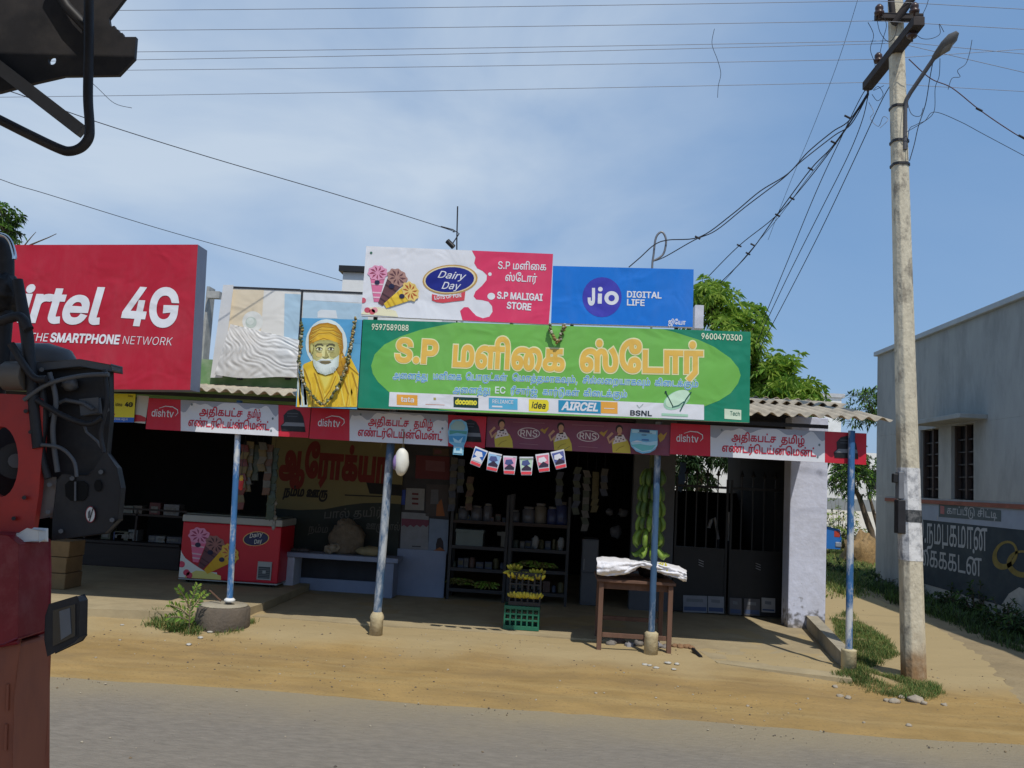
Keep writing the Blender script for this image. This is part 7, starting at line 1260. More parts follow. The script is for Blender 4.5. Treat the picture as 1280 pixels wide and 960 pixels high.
poster('poster', 'dark poster with orange figures on the right of the pier', [(533,605),(561,606),(560,646),(532,645)], wallY, D('dark', (.05,.04,.04)), [([(546,630),(552,624),(556,645),(545,645)], D('orange', (.25,.08,.02))), ([(539,612),(548,612),(548,630),(538,630)], D('grey', (.10,.10,.11)))], GP)
poster('poster', 'pale poster with a scalloped maroon top edge, lower left of the pier', [(502,640),(536,642),(535,688),(500,687)], wallY, D('pale', (.20,.21,.23)), [([(502,648),(536,650),(536,656),(533,659),(529,656),(525,659),(521,656),(517,659),(513,656),(509,659),(505,656),(502,658)], D('maroon', (.14,.03,.06))), ([(515,682),(526,682.5),(526,684),(515,683.5)], D('ink', (.05,.05,.06)))], GP)
poster('poster', 'bluish poster with a dark-haired figure in orange, lower right of the pier', [(537,648),(561,650),(559,693),(535,691)], wallY, D('bluish', (.16,.21,.29)), [([(545,680),(547,673),(551,672),(554,677),(555,692),(545,691)], D('hair', (.02,.012,.014))), ([(540,689),(546,686),(550,684),(556,688),(556,692),(536,691)], D('orange', (.25,.08,.02)))], GP)
poster('poster', 'brown photo poster at the top of the pier beside the hanging gourd', [(541,560),(561,561),(561,570),(541,569)], wallY, D('brown', (.08,.05,.03)), [([(543,562),(552,563),(552,567),(543,567)], D('dkpink', (.14,.05,.06)))], GP)

# shelf racks in the main opening
RKM = mat('rack_angle_iron', (.035,.034,.036), .6, .2, 8.)
def rack(label, xa_, xb_, ztop, Y, shelves):
    r_ = thing('shelf_rack', label, 'rack', ((xa_+xb_)/2, Y, .105))
    for x, y in ((xa_, Y), (xb_, Y), (xa_, Y+.45), (xb_, Y+.45)): m = MB(); m.box((x-.02, y-.02, .107), (x+.02, y+.02, ztop), RKM); m.build('upright', r_)
    for z in shelves:
        m = MB(); m.box((xa_+.022, Y, z-.02), (xb_-.022, Y+.44, z), RKM)
        m.box((xa_+.022, Y-.021, z-.035), (xb_-.022, Y-.002, z+.012), FRW if z == shelves[-1] else RKM)
        m.build('shelf', r_)
    return r_
RY = 13.05
zs = [at(600,p,RY).z for p in (738,712,684,652)]
rxa, rxm, rxb = at(562,700,RY).x, at(634,700,RY).x, at(709,700,RY).x
rack('dark iron shelf rack, left half, holding a pale carton and a tray of bananas', rxa, rxm-.03, at(600,617,RY).z, RY, zs)
rack('dark iron shelf rack, right half, behind the banana crate', rxm+.03, rxb, at(680,620,RY).z, RY, [at(680,p,RY).z for p in (742,714,688,656)])
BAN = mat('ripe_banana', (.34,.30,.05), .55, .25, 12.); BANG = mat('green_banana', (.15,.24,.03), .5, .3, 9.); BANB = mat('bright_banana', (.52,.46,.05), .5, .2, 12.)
def banana(mb, p, d, dn, L_, r, m):
    """one curved fruit: from p along d, bending towards dn"""
    p, d, dn = Vector(p), Vector(d).normalized(), Vector(dn); P = [p + d*L_*t + dn*L_*.55*t*t for t in (0,.12,.3,.5,.7,.88,1)]
    mb.tube(P, [r*.3,r*.55,r*.95,r,r*.95,r*.6,r*.25], m, 6)
def hand(mb, p, ax, n, L_, r, ms, rnd, spread=1.9):
    ax = Vector(ax).normalized(); u = Vector((0,0,1)) if abs(ax.z) < .9 else Vector((1,0,0)); u = (u-ax*u.dot(ax)).normalized(); w_ = ax.cross(u)
    for i in range(n):
        a = (i/(n-1)-.5)*spread; banana(mb, Vector(p)+w_*math.sin(a)*.03, w_*math.sin(a)+ax*math.cos(a), -u*.6 if ax.z < .5 else u*.3, L_*rnd.uniform(.85,1.1), r, rnd.choice(ms))
rnd = random.Random(21)
def bananas(label, cx, cy, z, w_, d_, n, ms, L_=.14, r=.024):
    mb = MB()
    for i in range(n):
        hand(mb, (cx+rnd.uniform(-w_,w_), cy+rnd.uniform(-d_,d_), z+.05+rnd.uniform(0,.07)), (rnd.uniform(-.5,.5), -1, rnd.uniform(.0,.6)), 6, L_, r, ms, rnd)
    o = mb.build('banana_pile'); tag(o, label, 'bananas'); return o
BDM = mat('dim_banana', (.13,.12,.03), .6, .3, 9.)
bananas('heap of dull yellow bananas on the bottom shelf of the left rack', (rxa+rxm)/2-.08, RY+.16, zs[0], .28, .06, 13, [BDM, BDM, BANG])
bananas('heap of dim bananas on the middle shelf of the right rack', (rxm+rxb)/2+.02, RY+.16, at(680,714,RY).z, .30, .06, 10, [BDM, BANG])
m = MB(); p = at(585,671,RY); m.box((p.x-.18, RY+.01, zs[2]+.002), (p.x+.22, RY+.33, zs[2]+.24), mat('pale_green_carton', (.14,.17,.16), .7, .1)); m.box((p.x-.19, RY+.004, zs[2]+.20), (p.x+.23, RY+.34, zs[2]+.245), mat('pale_green_carton', (.14,.17,.16)))
tag(m.build('carton', None, .006), 'pale greenish carton on the upper shelf of the left rack', 'carton')
m = MB(); p = at(629,674,RY); m.box((p.x-.03, RY-.03, p.z-.11), (p.x+.025, RY-.024, p.z+.11), ADW); m.box((p.x-.09, RY-.031, p.z+.05), (p.x+.03, RY-.0245, p.z+.105), ADW)
tag(m.build('price_card'), 'white L-shaped card fixed to the upright between the two racks', 'card')
JR = mat('jar_plastic', (.10,.10,.11), .3, .2, 8.); JB = mat('jar_blue', (.04,.05,.12), .3, .2, 8.)
for i, (px, r, h, mm, sec) in enumerate(((594,.09,.22,JR,0),(608,.07,.26,JR,0),(577,.08,.20,JR,0),(660,.10,.24,JR,1),(675,.09,.30,mat('jar_tan', (.14,.12,.09), .4),1),(690,.08,.26,JB,1),(702,.09,.34,JB,1),(643,.07,.18,JR,1))):
    zt = zs[3] if not sec else at(680,656,RY).z; x = at(px,650,RY).x; m = MB(); m.lathe((x, RY+.2, zt+.002), [(r*.9,0),(r,.02),(r,h*.8),(r*.7,h*.86),(r*.7,h*.88)], mm, 14); o = m.build('jar')
    tag(o, ['dark round jar on the top shelf of the left rack', 'dark round jar on the top shelf of the left rack', 'dark round jar on the top shelf of the left rack', 'grey jar on the right rack next to the tan jar', 'tan jar in the middle of the top shelf of the right rack', 'dark blue jar right of the tan jar', 'tall dark blue jar at the right end of the top shelf', 'small grey jar at the left end of the right rack'][i], 'jar', 'jars on the racks')
    m = MB(); m.lathe((x, RY+.2, zt+.004+h*.88), [(r*.78,0),(r*.78,h*.11),(r*.7,h*.12)], mat('jar_lid', (.16,.15,.14), .5), 14); m.build('lid', o)
for px, py, lab in ((670,668,'small white packet on the middle shelf of the right rack'),(702,666,'crumpled white packet at the right end of the right rack')):
    p = at(px, py, RY+.1); m = MB(); zq = at(680,688,RY).z; m.blob((p.x, RY+.12, zq+.10), (.05,.04,.10), mat('white_packet', (.22,.22,.21), .5, .2), px, .25); tag(m.build('packet'), lab, 'packet')
# dense dim stock on the racks: rows of packets, tins and cartons
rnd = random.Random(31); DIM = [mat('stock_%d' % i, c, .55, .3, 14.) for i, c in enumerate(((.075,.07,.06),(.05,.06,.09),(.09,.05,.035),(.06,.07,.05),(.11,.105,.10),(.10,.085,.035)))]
def stock(x0_, x1_, zt, hmax, lab, grp):
    x = x0_
    while x < x1_-.05:
        w2 = rnd.uniform(.05, .11); h2 = rnd.uniform(.45, 1)*hmax; m = MB(); c = rnd.choice(DIM); y = RY+.22+rnd.uniform(-.04,.05)
        if rnd.random() < .5: m.lathe((x+w2/2, y, zt+.002), [(w2*.46,0),(w2*.48,.01),(w2*.48,h2*.85),(w2*.36,h2*.92),(w2*.36,h2)], c, 10); nm = 'tin'
        else: m.box((x, y-.06, zt+.002), (x+w2, y+.06, zt+h2), c); m.box((x+.008, y-.064, zt+h2*.3), (x+w2-.008, y-.0605, zt+h2*.75), rnd.choice(DIM)); nm = 'packet_box'
        tag(m.build(nm), lab, 'goods', grp); x += w2+rnd.uniform(.004,.03)
zr_ = [at(680,p,RY).z for p in (742,714,688,656)]
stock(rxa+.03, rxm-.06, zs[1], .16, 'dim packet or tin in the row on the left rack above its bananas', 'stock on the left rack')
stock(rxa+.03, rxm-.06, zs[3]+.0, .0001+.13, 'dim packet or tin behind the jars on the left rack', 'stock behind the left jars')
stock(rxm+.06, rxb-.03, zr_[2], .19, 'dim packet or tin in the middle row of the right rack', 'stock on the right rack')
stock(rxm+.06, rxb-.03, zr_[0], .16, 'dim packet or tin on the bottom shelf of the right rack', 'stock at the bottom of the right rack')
for i, (px, y0, y1) in enumerate(((568,572,640),(577,574,622),(588,596,640),(722,584,650),(734,588,668),(745,590,640),(756,586,622),(700,590,632))):
    strip(px, y0, y1, 13.0+.04*(i % 3), [DIM[i % 6], DIM[(i*2+1) % 6]], 'dim strip of sachets hanging in the dark main doorway'); 
for o in [o for o in COL.objects if o.get('label') == 'dim strip of sachets hanging in the dark main doorway']: o['group'] = 'sachet strips in the main doorway'
# hanging pale bags deep in the shop and the steel cabinet
for (px, py, r), lab in zip(((762,640,(.06,.05,.05)),(779,641,(.09,.06,.06)),(770,665,(.09,.06,.09))), ('small pale bag hanging in the dark doorway, upper left of three', 'wide pale bag hanging in the dark doorway, upper right of three', 'pale bag hanging lowest in the dark doorway')):
    p = at(px, py, 14.2); m = MB(); m.blob(p, r, mat('dim_white_bag', (.20,.20,.21), .5, .2), px, .35); m.tube([p, p+Vector((0,0,.8))], .004, WIRE, 4); tag(m.build('hanging_bag'), lab, 'bag')
Yk = 13.3; kx0, kx1 = at(726,720,Yk).x, at(747,720,Yk).x; kz = at(736,674,Yk).z
CBt = thing('steel_cabinet', 'narrow grey steel cabinet standing in the dark doorway', 'cabinet', ((kx0+kx1)/2, Yk, .107))
GS = mat('grey_enamel', (.10,.105,.115), .5, .1)
m = MB(); m.box((kx0, Yk, .11), (kx1, Yk+.5, kz), GS); m.build('body', CBt, .01)
m = MB(); m.box((kx0+.012, Yk-.022, .15), (kx1-.012, Yk-.002, .58), GS); m.box((kx0+.012, Yk-.022, .595), (kx1-.012, Yk-.002, kz-.02), GS); m.build('door', CBt, .004)
m = MB(); m.box((kx0+.03, Yk-.045, .62), (kx0+.045, Yk-.024, .78), STEEL); m.build('handle', CBt)

# crates with bananas on the veranda edge
GRN = mat('green_crate_plastic', (.015,.13,.075), .45, .15, 6.); BKC = mat('black_crate_plastic', (.02,.02,.022), .5, .2)
def crate(name, label, cx, cy, z, w_, d_, h, m_, rib=6):
    r_ = thing(name, label, 'crate', (cx, cy, z)); m = MB(); t = .022
    for zz_ in (0, h*.33, h*.62, h-.03): hh = .05 if zz_ == 0 else .026; 
    lv_ = ((0,.05),(h*.38,.02),(h*.62,.02),(h-.04,.04))
    for a, hh in lv_:
        m.box((cx-w_, cy-d_, z+a), (cx+w_, cy-d_+t, z+a+hh), m_); m.box((cx-w_, cy+d_-t, z+a), (cx+w_, cy+d_, z+a+hh), m_)
        m.box((cx-w_, cy-d_+t+.001, z+a), (cx-w_+t, cy+d_-t-.001, z+a+hh), m_); m.box((cx+w_-t, cy-d_+t+.001, z+a), (cx+w_, cy+d_-t-.001, z+a+hh), m_)
    m.build('rails', r_, .004); v_ = MB()
    for i in range(rib+1):
        x = cx-w_+.012+(2*w_-.024)*i/rib
        for y in (cy-d_+.006, cy+d_-.014): v_.box((x-.009, y-.007, z+.051), (x+.009, y+.009, z+h-.041), m_)
    for i in range(1, 5):
        y = cy-d_+2*d_*i/5
        for x in (cx-w_+.008, cx+w_-.008): v_.box((x-.007, y-.009, z+.051), (x+.007, y+.009, z+h-.041), m_)
    v_.build('ribs', r_); f_ = MB(); f_.box((cx-w_+t, cy-d_+t, z+.006), (cx+w_-t, cy+d_-t, z+.02), m_); f_.build('floor', r_)
    return r_
p = gr(651,788,.107); cxr, cyr = p.x, p.y+.16; zt1_ = at(651,758,p.y).z; h1 = zt1_-.107
crate('plastic_crate', 'green plastic crate at the bottom of the banana crate stack', cxr, cyr, .108, .215, .16, h1, GRN)
zt2_ = at(655,716,p.y).z
crate('plastic_crate', 'black plastic crate full of bananas on top of the green crate', cxr+.025, cyr+.01, .11+h1, .195, .15, zt2_-.11-h1, BKC, 5)
mb = MB(); rnd = random.Random(5)
for i in range(9):
    x = cxr+.025-.14+.28*(i%4)/3+rnd.uniform(-.02,.02); row = i//4
    hand(mb, (x, cyr-.06+row*.06, zt2_-.10+.05*row+rnd.uniform(0,.03)), (rnd.uniform(-.35,.35), -.75, .45), 5, .12, .025, [BANB, BAN, BANB], rnd, 1.6)
tag(mb.build('banana_pile'), 'bright yellow bananas heaped on top of the black crate', 'bananas'); mb = MB()
for i in range(6): hand(mb, (cxr+.025-.13+.26*i/5, cyr-.10, .11+h1+.09), (rnd.uniform(-.3,.3), -.6, .5), 5, .10, .023, [BAN, BANB], rnd, 1.5)
tag(mb.build('banana_pile'), 'row of yellow bananas seen through the side of the black crate', 'bananas')

# hanging stem of green bananas
p0, p1 = at(815,578,10.35), at(812,690,10.35)
BS = thing('plantain_bunch', 'long hanging stem of green bananas behind the right blue post', 'bananas', p1)
m = MB(); m.tube([p0+Vector((0,0,.25)), p0, p0.lerp(p1,.5)+Vector((.01,0,0)), p1+Vector((0,0,.05))], [.008,.03,.026,.02], mat('banana_stalk', (.09,.10,.04), .8, .3), 8); m.build('stalk', BS)
rnd = random.Random(2); BGD = mat('shaded_green_banana', (.065,.115,.02), .5, .3, 9.)
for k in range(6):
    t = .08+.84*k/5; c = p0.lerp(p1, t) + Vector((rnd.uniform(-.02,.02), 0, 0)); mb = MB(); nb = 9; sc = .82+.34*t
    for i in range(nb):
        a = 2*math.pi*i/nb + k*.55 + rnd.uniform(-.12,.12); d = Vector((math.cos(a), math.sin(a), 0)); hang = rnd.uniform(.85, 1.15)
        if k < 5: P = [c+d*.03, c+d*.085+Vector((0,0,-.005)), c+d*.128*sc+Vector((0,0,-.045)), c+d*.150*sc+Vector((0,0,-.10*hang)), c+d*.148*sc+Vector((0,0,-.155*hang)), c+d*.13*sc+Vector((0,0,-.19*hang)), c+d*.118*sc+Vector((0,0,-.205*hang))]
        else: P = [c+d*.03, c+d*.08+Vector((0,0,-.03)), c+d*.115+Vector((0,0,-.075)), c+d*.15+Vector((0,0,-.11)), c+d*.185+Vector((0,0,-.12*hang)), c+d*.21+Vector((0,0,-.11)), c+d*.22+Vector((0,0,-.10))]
        mb.tube(P, [.010,.017,.028,.032,.029,.016,.007], rnd.choice([BANG, BANG, BGD] if k > 2 else [BGD, BGD, BANG]), 7)  # upper hands mostly darker: shade put into the fruit colour
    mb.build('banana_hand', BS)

# vendor's wooden table with cloth
TY0, TY1 = 9.98, 10.75
tA, tB = at(750,720,TY0), at(841,726,TY0); tz_ = at(795,727,TY0).z-.02
TB_ = thing('vendor_table', 'rough brown wooden table with thin legs behind the right blue post', 'table', ((tA.x+tB.x)/2, TY0, .06))
for x, y, bz_ in ((tA.x+.02,TY0,.03),(tB.x-.02,TY0,.03),(tA.x+.03,TY1,.09),(tB.x-.03,TY1,.09)):
    m = MB(); m.box((x-.026, y-.026, bz_), (x+.026, y+.026, tz_-.002), WOOD); m.build('leg', TB_, .005)
m = MB(); m.box((tA.x-.03, TY0-.05, tz_), (tB.x+.03, TY1+.05, tz_+.03), WOOD); m.build('table_top', TB_, .004)
m = MB(); zr = at(790,795,TY0).z; m.box((tA.x+.05, TY0-.012, zr-.03), (tB.x-.05, TY0+.012, zr+.02), WOOD); m.build('stretcher', TB_, .004); m = MB(); m.box((tA.x+.06, TY1-.012, .3), (tB.x-.06, TY1+.012, .35), WOOD); m.build('stretcher', TB_, .004); m = MB()
m.box((tA.x+.02, TY0+.03, tz_-.08), (tB.x-.02, TY0+.05, tz_-.003), WOOD); m.build('apron_rail', TB_, .004)
m = MB(); q0, q1 = at(834,776,TY0+.02), at(836,790,TY0+.0); m.hexa([(tB.x-.22,TY0-.01,.05),(tB.x-.18,TY0-.01,.05),(tB.x-.18,TY0+.01,.05),(tB.x-.22,TY0+.01,.05)], [(tB.x-.31,TY0-.01,zr-.03),(tB.x-.27,TY0-.01,zr-.03),(tB.x-.27,TY0+.01,zr-.03),(tB.x-.31,TY0+.01,zr-.03)], WOOD); m.build('brace', TB_)
CLW = mat('white_sack_cloth', (.78,.77,.80), .7, .06, 7., .9)
# white plastic sacking laid over the front edge, folded and twisted
def drape(name, label, pix, Y, m_, bulge, par=None):
    """pix: rows of photo points from back edge to front hem; a real folded sheet with depth"""
    v = []; nu = len(pix[0]); 
    for j, row in enumerate(pix):
        for i, (x, y) in enumerate(row): v.append(at(x, y, Y + bulge[j] + .015*noise.noise(Vector((i*.9, j*1.3, 2)))))
    mb = MB(); mb.add(v, [[j*nu+i, j*nu+i+1, (j+1)*nu+i+1, (j+1)*nu+i] for j in range(len(pix)-1) for i in range(nu-1)], m_, True)
    o = mb.build(name, par); s_ = o.modifiers.new('sub', 'SUBSURF'); s_.levels = 2; s_.render_levels = 2
    so_ = o.modifiers.new('thick', 'SOLIDIFY'); so_.thickness = .006
    return o
X_ = [746,752,760,770,780,787,794,800,808,816,824,832,840,848,854,858]
top_ = [697,696,696,697,698,699,700,701,701,702,703,704,706,708,711,714]
hem_ = [717,719,720,719,718,716,712,708,710,713,716,719,721,723,726,727]
NX, NT = 90, 26; v = []
def cr1(A, f):
    f = max(0, min(len(A)-1.001, f)); i = int(f); t = f-i; t = t*t*(3-2*t)*.5+t*.5; return A[i]+(A[i+1]-A[i])*t
for j in range(NT+1):
    t = j/NT
    for i in range(NX+1):
        f = i/NX*(len(X_)-1); x, tp, hm = cr1(X_, f), cr1(top_, f), cr1(hem_, f)
        fold = noise.noise(Vector((i*.09, t*2.2, 1)))*.035 + noise.noise(Vector((i*.05-t*3, t*5+i*.07, 4)))*.028 + abs(noise.noise(Vector((i*.16+t*2, t*3-i*.05, 8))))*.022
        pinch = .05*math.exp(-((x-797)/7)**2)
        k = max(0, 1-t/.28); Y = TY0-.075 + .50*k**1.3 - .03*math.sin(t*3.0) - fold + pinch
        p = at(x+1.2*noise.noise(Vector((i*.3, t*4, 2))), tp+(hm-tp)*t + .8*noise.noise(Vector((i*.21, t*3, 6))), Y)
        v.append(p)
mb = MB(); mb.add(v, [[j*(NX+1)+i, j*(NX+1)+i+1, (j+1)*(NX+1)+i+1, (j+1)*(NX+1)+i] for j in range(NT) for i in range(NX)], CLW, True)
o = mb.build('sacking'); so_ = o.modifiers.new('thick', 'SOLIDIFY'); so_.thickness = .006
tag(o, 'white plastic sacking draped over the front edge of the wooden table', 'sacking')
REDC = mat('dark_red_cloth', (.13,.012,.02), .9, .3, 9.)
m = MB(); p = at(780,692,TY0+.35); zz0 = tz_+.05
m.blob((p.x, TY0+.35, zz0+.09), (.16,.12,.075), REDC, 3, .3, 16, 8, 3); m.blob((p.x-.09, TY0+.3, zz0+.07), (.08,.09,.05), REDC, 5, .3)
tag(m.build('red_bundle'), 'dark red bundle lying behind the white sacking on the table', 'bundle')
m = MB(); p = at(820,693,TY0+.4); m.blob((p.x, TY0+.45, zz0+.06), (.2,.12,.07), mat('dark_goods', (.035,.025,.022), .8, .4), 7, .35, 16, 8, 3)
tag(m.build('dark_bundle'), 'dark bundle on the back of the table right of the red bundle', 'bundle')
mb = MB(); p = at(830,703,TY0-.08); rnd = random.Random(3)
for a in (-.5, -.1, .3): banana(mb, p+Vector((a*.05,0,0)), (a-.2, -.15, -.6), (.1, 0, .0), .10, .014, BANB)
tag(mb.build('banana'), 'two or three small yellow bananas lying on the white sacking', 'bananas')
m = MB()
for i in range(7): m.blob((tA.x+.18+.10*i, TY0+.35+.1*math.sin(i*2), .10+.02*(i%2)), (.06,.05,.04), mat('litter_%d' % (i%3), ((.2,.18,.16),(.12,.08,.06),(.25,.24,.25))[i%3], .8, .3), i, .45)
tag(m.build('litter_heap'), 'low heap of crumpled litter under the wooden table', 'litter')

# gate
GY = 13.22; GT = thing('metal_gate', 'dark metal gate with spear-topped bars and sheet lower half beside the lilac pillar', 'gate', ((x_gate0+x_gate1)/2, GY, .107))
GM = mat('gate_black_paint', (.009,.009,.010), .5, .25, 8.)
ga, gb = x_gate0+.02, x_gate1-.02; gmid = at(911,650,GY).x; ztip = at(880,586,GY).z
for (u0, u1) in ((ga, gmid-.015), (gmid+.015, gb)):
    lf = MB(); fw = .03
    for x in (u0, u1-fw): lf.box((x, GY-.02, .13), (x+fw, GY+.02, ztip-.14), GM)
    for z in (.13, 1.02, ztip-.28): lf.box((u0+fw+.001, GY-.018, z), (u1-fw-.001, GY+.018, z+.035), GM)
    lo_ = lf.build('gate_leaf', GT)
    sh = MB(); sh.box((u0+fw, GY-.004, .166), (u1-fw, GY+.004, 1.019), GM); sh.build('sheet_panel', lo_)
    n = max(3, int((u1-u0)/.15))
    for i in range(1, n):
        x = u0+(u1-u0)*i/n; b_ = MB(); b_.box((x-.009, GY-.009, 1.056), (x+.009, GY+.009, ztip-.10), GM)
        b_.lathe((x, GY, ztip-.10), [(.010,0),(.03,.025),(.022,.045),(.002,.11)], GM, 6); b_.box((x-.035, GY-.006, ztip-.085), (x+.035, GY+.006, ztip-.068), GM); b_.build('bar', lo_)
    x = (u0+u1)/2; hm = MB()
    for k in range(3): hm.hexa([(x-.02, GY-.024, .80+.035*k), (x+.05, GY-.024, .775+.035*k), (x+.05, GY-.008, .775+.035*k), (x-.02, GY-.008, .80+.035*k)], [(x-.02, GY-.024, .812+.035*k), (x+.05, GY-.024, .787+.035*k), (x+.05, GY-.008, .787+.035*k), (x-.02, GY-.008, .812+.035*k)], STEEL)
    hm.build('slanted_strips', lo_)  # three slanted pale strips on each leaf
bY = GY-.03
for (x0p, x1p, y0p, y1p, c, lab) in ((854,884,744,765,(.24,.25,.28),'pale blue printed sheet at the foot of the gate, leftmost'), (885,905,745,766,(.26,.27,.29),'pale sheet with a white patch at the foot of the gate, second from the left'), (912,927,747,768,(.12,.12,.13),'grey sheet at the foot of the gate just right of the meeting bars'), (930,950,748,769,(.10,.10,.11),'dim sheet at the foot of the gate in the right leaf'), (952,969,747,765,(.34,.34,.34),'whitest sheet at the foot of the gate beside the pillar')):
    poster('notice_sheet', lab, [(x0p,y0p),(x1p,y0p+1),(x1p,y1p+1),(x0p,y1p)], bY, mat('sheet_%d' % x0p, c, .7, .15), [([(x0p+1,y0p+14),(x1p-1,y0p+15),(x1p-1,y1p-1),(x0p+1,y1p-2)], mat('sheet_blue', (.06,.09,.18), .7, .2)), ([(x0p+4,y0p+4),(x1p-5,y0p+5),(x1p-5,y0p+9),(x0p+4,y0p+8)], mat('sheet_ink', (.17,.18,.20), .7))], 'paper sheets stuck along the foot of the gate')
m = MB(); m.tube([at(889,650,14.2), at(893,647,14.2), at(898,674,14.2)], .022, mat('pale_glint', (.45,.44,.42), .6), 6); m.tube([at(889,650,14.2), at(886,660,14.2)], .03, mat('pale_glint', (.45,.44,.42), .6), 6)  # pale tubes made up for the white glints behind the gate
m.tube([at(898,674,14.2), (at(898,674,14.2).x+.03, 14.2, .1)], .02, DKSTEEL, 6)
tag(m.build('bent_glint_rod'), 'pale bent rod made up for a white glint behind the left gate leaf', 'glint')
m = MB(); m.tube([at(911,640,14.3), at(911,676,14.3)], .02, mat('pale_glint', (.45,.44,.42), .6), 6); m.tube([at(911,676,14.3), (at(911,676,14.3).x, 14.3, .1)], .02, DKSTEEL, 6)
tag(m.build('straight_glint_rod'), 'pale straight rod made up for a white glint behind the middle of the gate', 'glint')
m = MB(); P = [(851,578),(858,578),(857,600),(852,616),(845,612),(848,596)]; m.prism([at(x, y, 15.6) for x, y in P], (0,.03,0), mat('sky_blue_cloth', (.35,.50,.72), .9, .1, trans=.3)); m.tube([at(835,577,15.62), at(905,580,15.62)], .005, WIRE, 4)
tag(m.build('hung_cloth'), 'pale blue cloth hung on a line behind the gate', 'cloth')

# concrete ring and shrub by the left post, litter and stones
RG = thing('concrete_ring', 'blackened round concrete block in which the leftmost post stands', 'concrete block', (at(286,770,9.85).x, 9.85, 0))
cx_ = at(279,770,9.85).x; m = MB(); zt_ = at(286,757,9.85).z
m.lathe((cx_, 9.85, -.02), [(.27,0),(.29,.05),(.295,zt_*.5),(.285,zt_-.0),(.26,zt_+.02)], DKCEM, 28); m.build('block', RG)
m = MB(); m.lathe((cx_, 9.85, zt_+.002), [(.262,0),(.25,.012)], CEMENT, 28); m.build('top_face', RG)
m = MB(); p = at(285,752,9.82); m.tube([at(262,738,9.9), at(276,751,9.86)], .012, RUST, 6); tag(m.build('rusty_bar'), 'short rusty bar leaning on the round concrete block', 'bar')
SH = thing('sapling', 'small green sapling with feathery leaves in front of the round concrete block', 'sapling', gr(236,793,.0)); rnd = random.Random(6); st = MB(); lf = MB()
B0 = gr(236,793,0); tops = [(at(236,790,9.45), at(238,752,9.45)), (at(237,760,9.45), at(222,735,9.4)), (at(238,757,9.45), at(247,732,9.5)), (at(237,765,9.45), at(258,742,9.5)), (at(237,770,9.45), at(212,756,9.4)), (at(236,775,9.45), at(208,772,9.35))]
for a, b in tops:
    st.tube([a, a.lerp(b,.5)+Vector((0,0,.02)), b], [.007,.005,.003], BARK, 5)
    for i in range(9):
        t = .25+.75*i/8; q = a.lerp(b,t)+Vector((0,0,.02*math.sin(t*3)))
        for sd_ in (-1, 1):
            d = (b-a).normalized(); n_ = Vector((-d.z, rnd.uniform(-.6,.6), d.x)).normalized()*sd_; tip = q+(n_*.8+d*.5)*.075*(1.2-t*.5); s_ = d*.014; lf.add([q, q.lerp(tip,.5)+s_, tip, q.lerp(tip,.5)-s_], [[0,1,2],[0,2,3]], rnd.choice([LEAF, LEAF2, GRASS]))
st.build('stem', SH); lf.build('foliage', SH)
ST = mat('stone', (.36,.31,.24), .95, .25, 9., .6)
def rocks(name, label, pts, rng, cat, seed, mm=None, flat=.6):
    rnd = random.Random(seed)
    for i, (px, py, r) in enumerate(pts):
        p = gr(px, py, .03); m = MB(); m.blob((p.x, p.y, gh(p.x, p.y)+r*.25), (r*rnd.uniform(.8,1.2), r*rnd.uniform(.7,1), r*flat), mm or ST, seed+i*1.3, .35, 10, 7, 1.8); tag(m.build(name), label, cat, rng)
rocks('stone', 'small pale stone lying along the front of the grass by the concrete pole', [(1109,873,.035),(1118,875,.05),(1144,874,.07),(1155,878,.035),(1127,870,.03),(1060,868,.035),(1050,866,.03),(1044,858,.03),(1180,879,.03),(1136,905,.025)], 'stones by the pole', 'stone', 50)
rocks('pebble', 'tiny pebble scattered on the sandy shoulder', [(700,850,.012),(560,835,.014),(500,820,.012),(745,865,.013),(935,880,.015),(1000,885,.014),(820,870,.012),(620,815,.011),(430,830,.014),(350,840,.012),(150,800,.016),(120,820,.012),(1080,900,.016),(1010,870,.014),(780,842,.012),(670,872,.011)], 'pebbles on the shoulder', 'pebble', 60)
WP = mat('white_litter', (.46,.44,.39), .7, .2, 9.); BL_ = mat('brown_litter', (.13,.09,.05), .9, .3)
rocks('litter', 'crumpled pale scrap of litter on the sand in front of the right blue post', [(806,835,.03),(812,836,.025),(820,838,.03),(835,835,.035),(842,840,.025),(846,836,.03)], 'litter by the post', 'litter', 70, WP, .4)
rocks('litter', 'pale scrap of litter on the sand near the grass tuft at the left', [(144,778,.02),(152,788,.02),(250,801,.03),(236,806,.03),(262,796,.03)], 'litter by the left grass', 'litter', 80, WP, .4)
rocks('rubble', 'brown broken brick piece on the slab edge near the wooden table', [(850,818,.05),(858,818,.05),(844,817,.045),(864,819,.04)], 'rubble by the table', 'rubble', 90, mat('brick_rubble', (.26,.15,.08), .95, .3), .6)
m = MB(); p, q = gr(866,815,.1), gr(876,824,.08); m.tube([p+Vector((0,0,.03)), q+Vector((0,0,.02))], .022, BLACK, 6); tag(m.build('charred_stick'), 'short charred stick lying on the slab right of the table', 'stick')

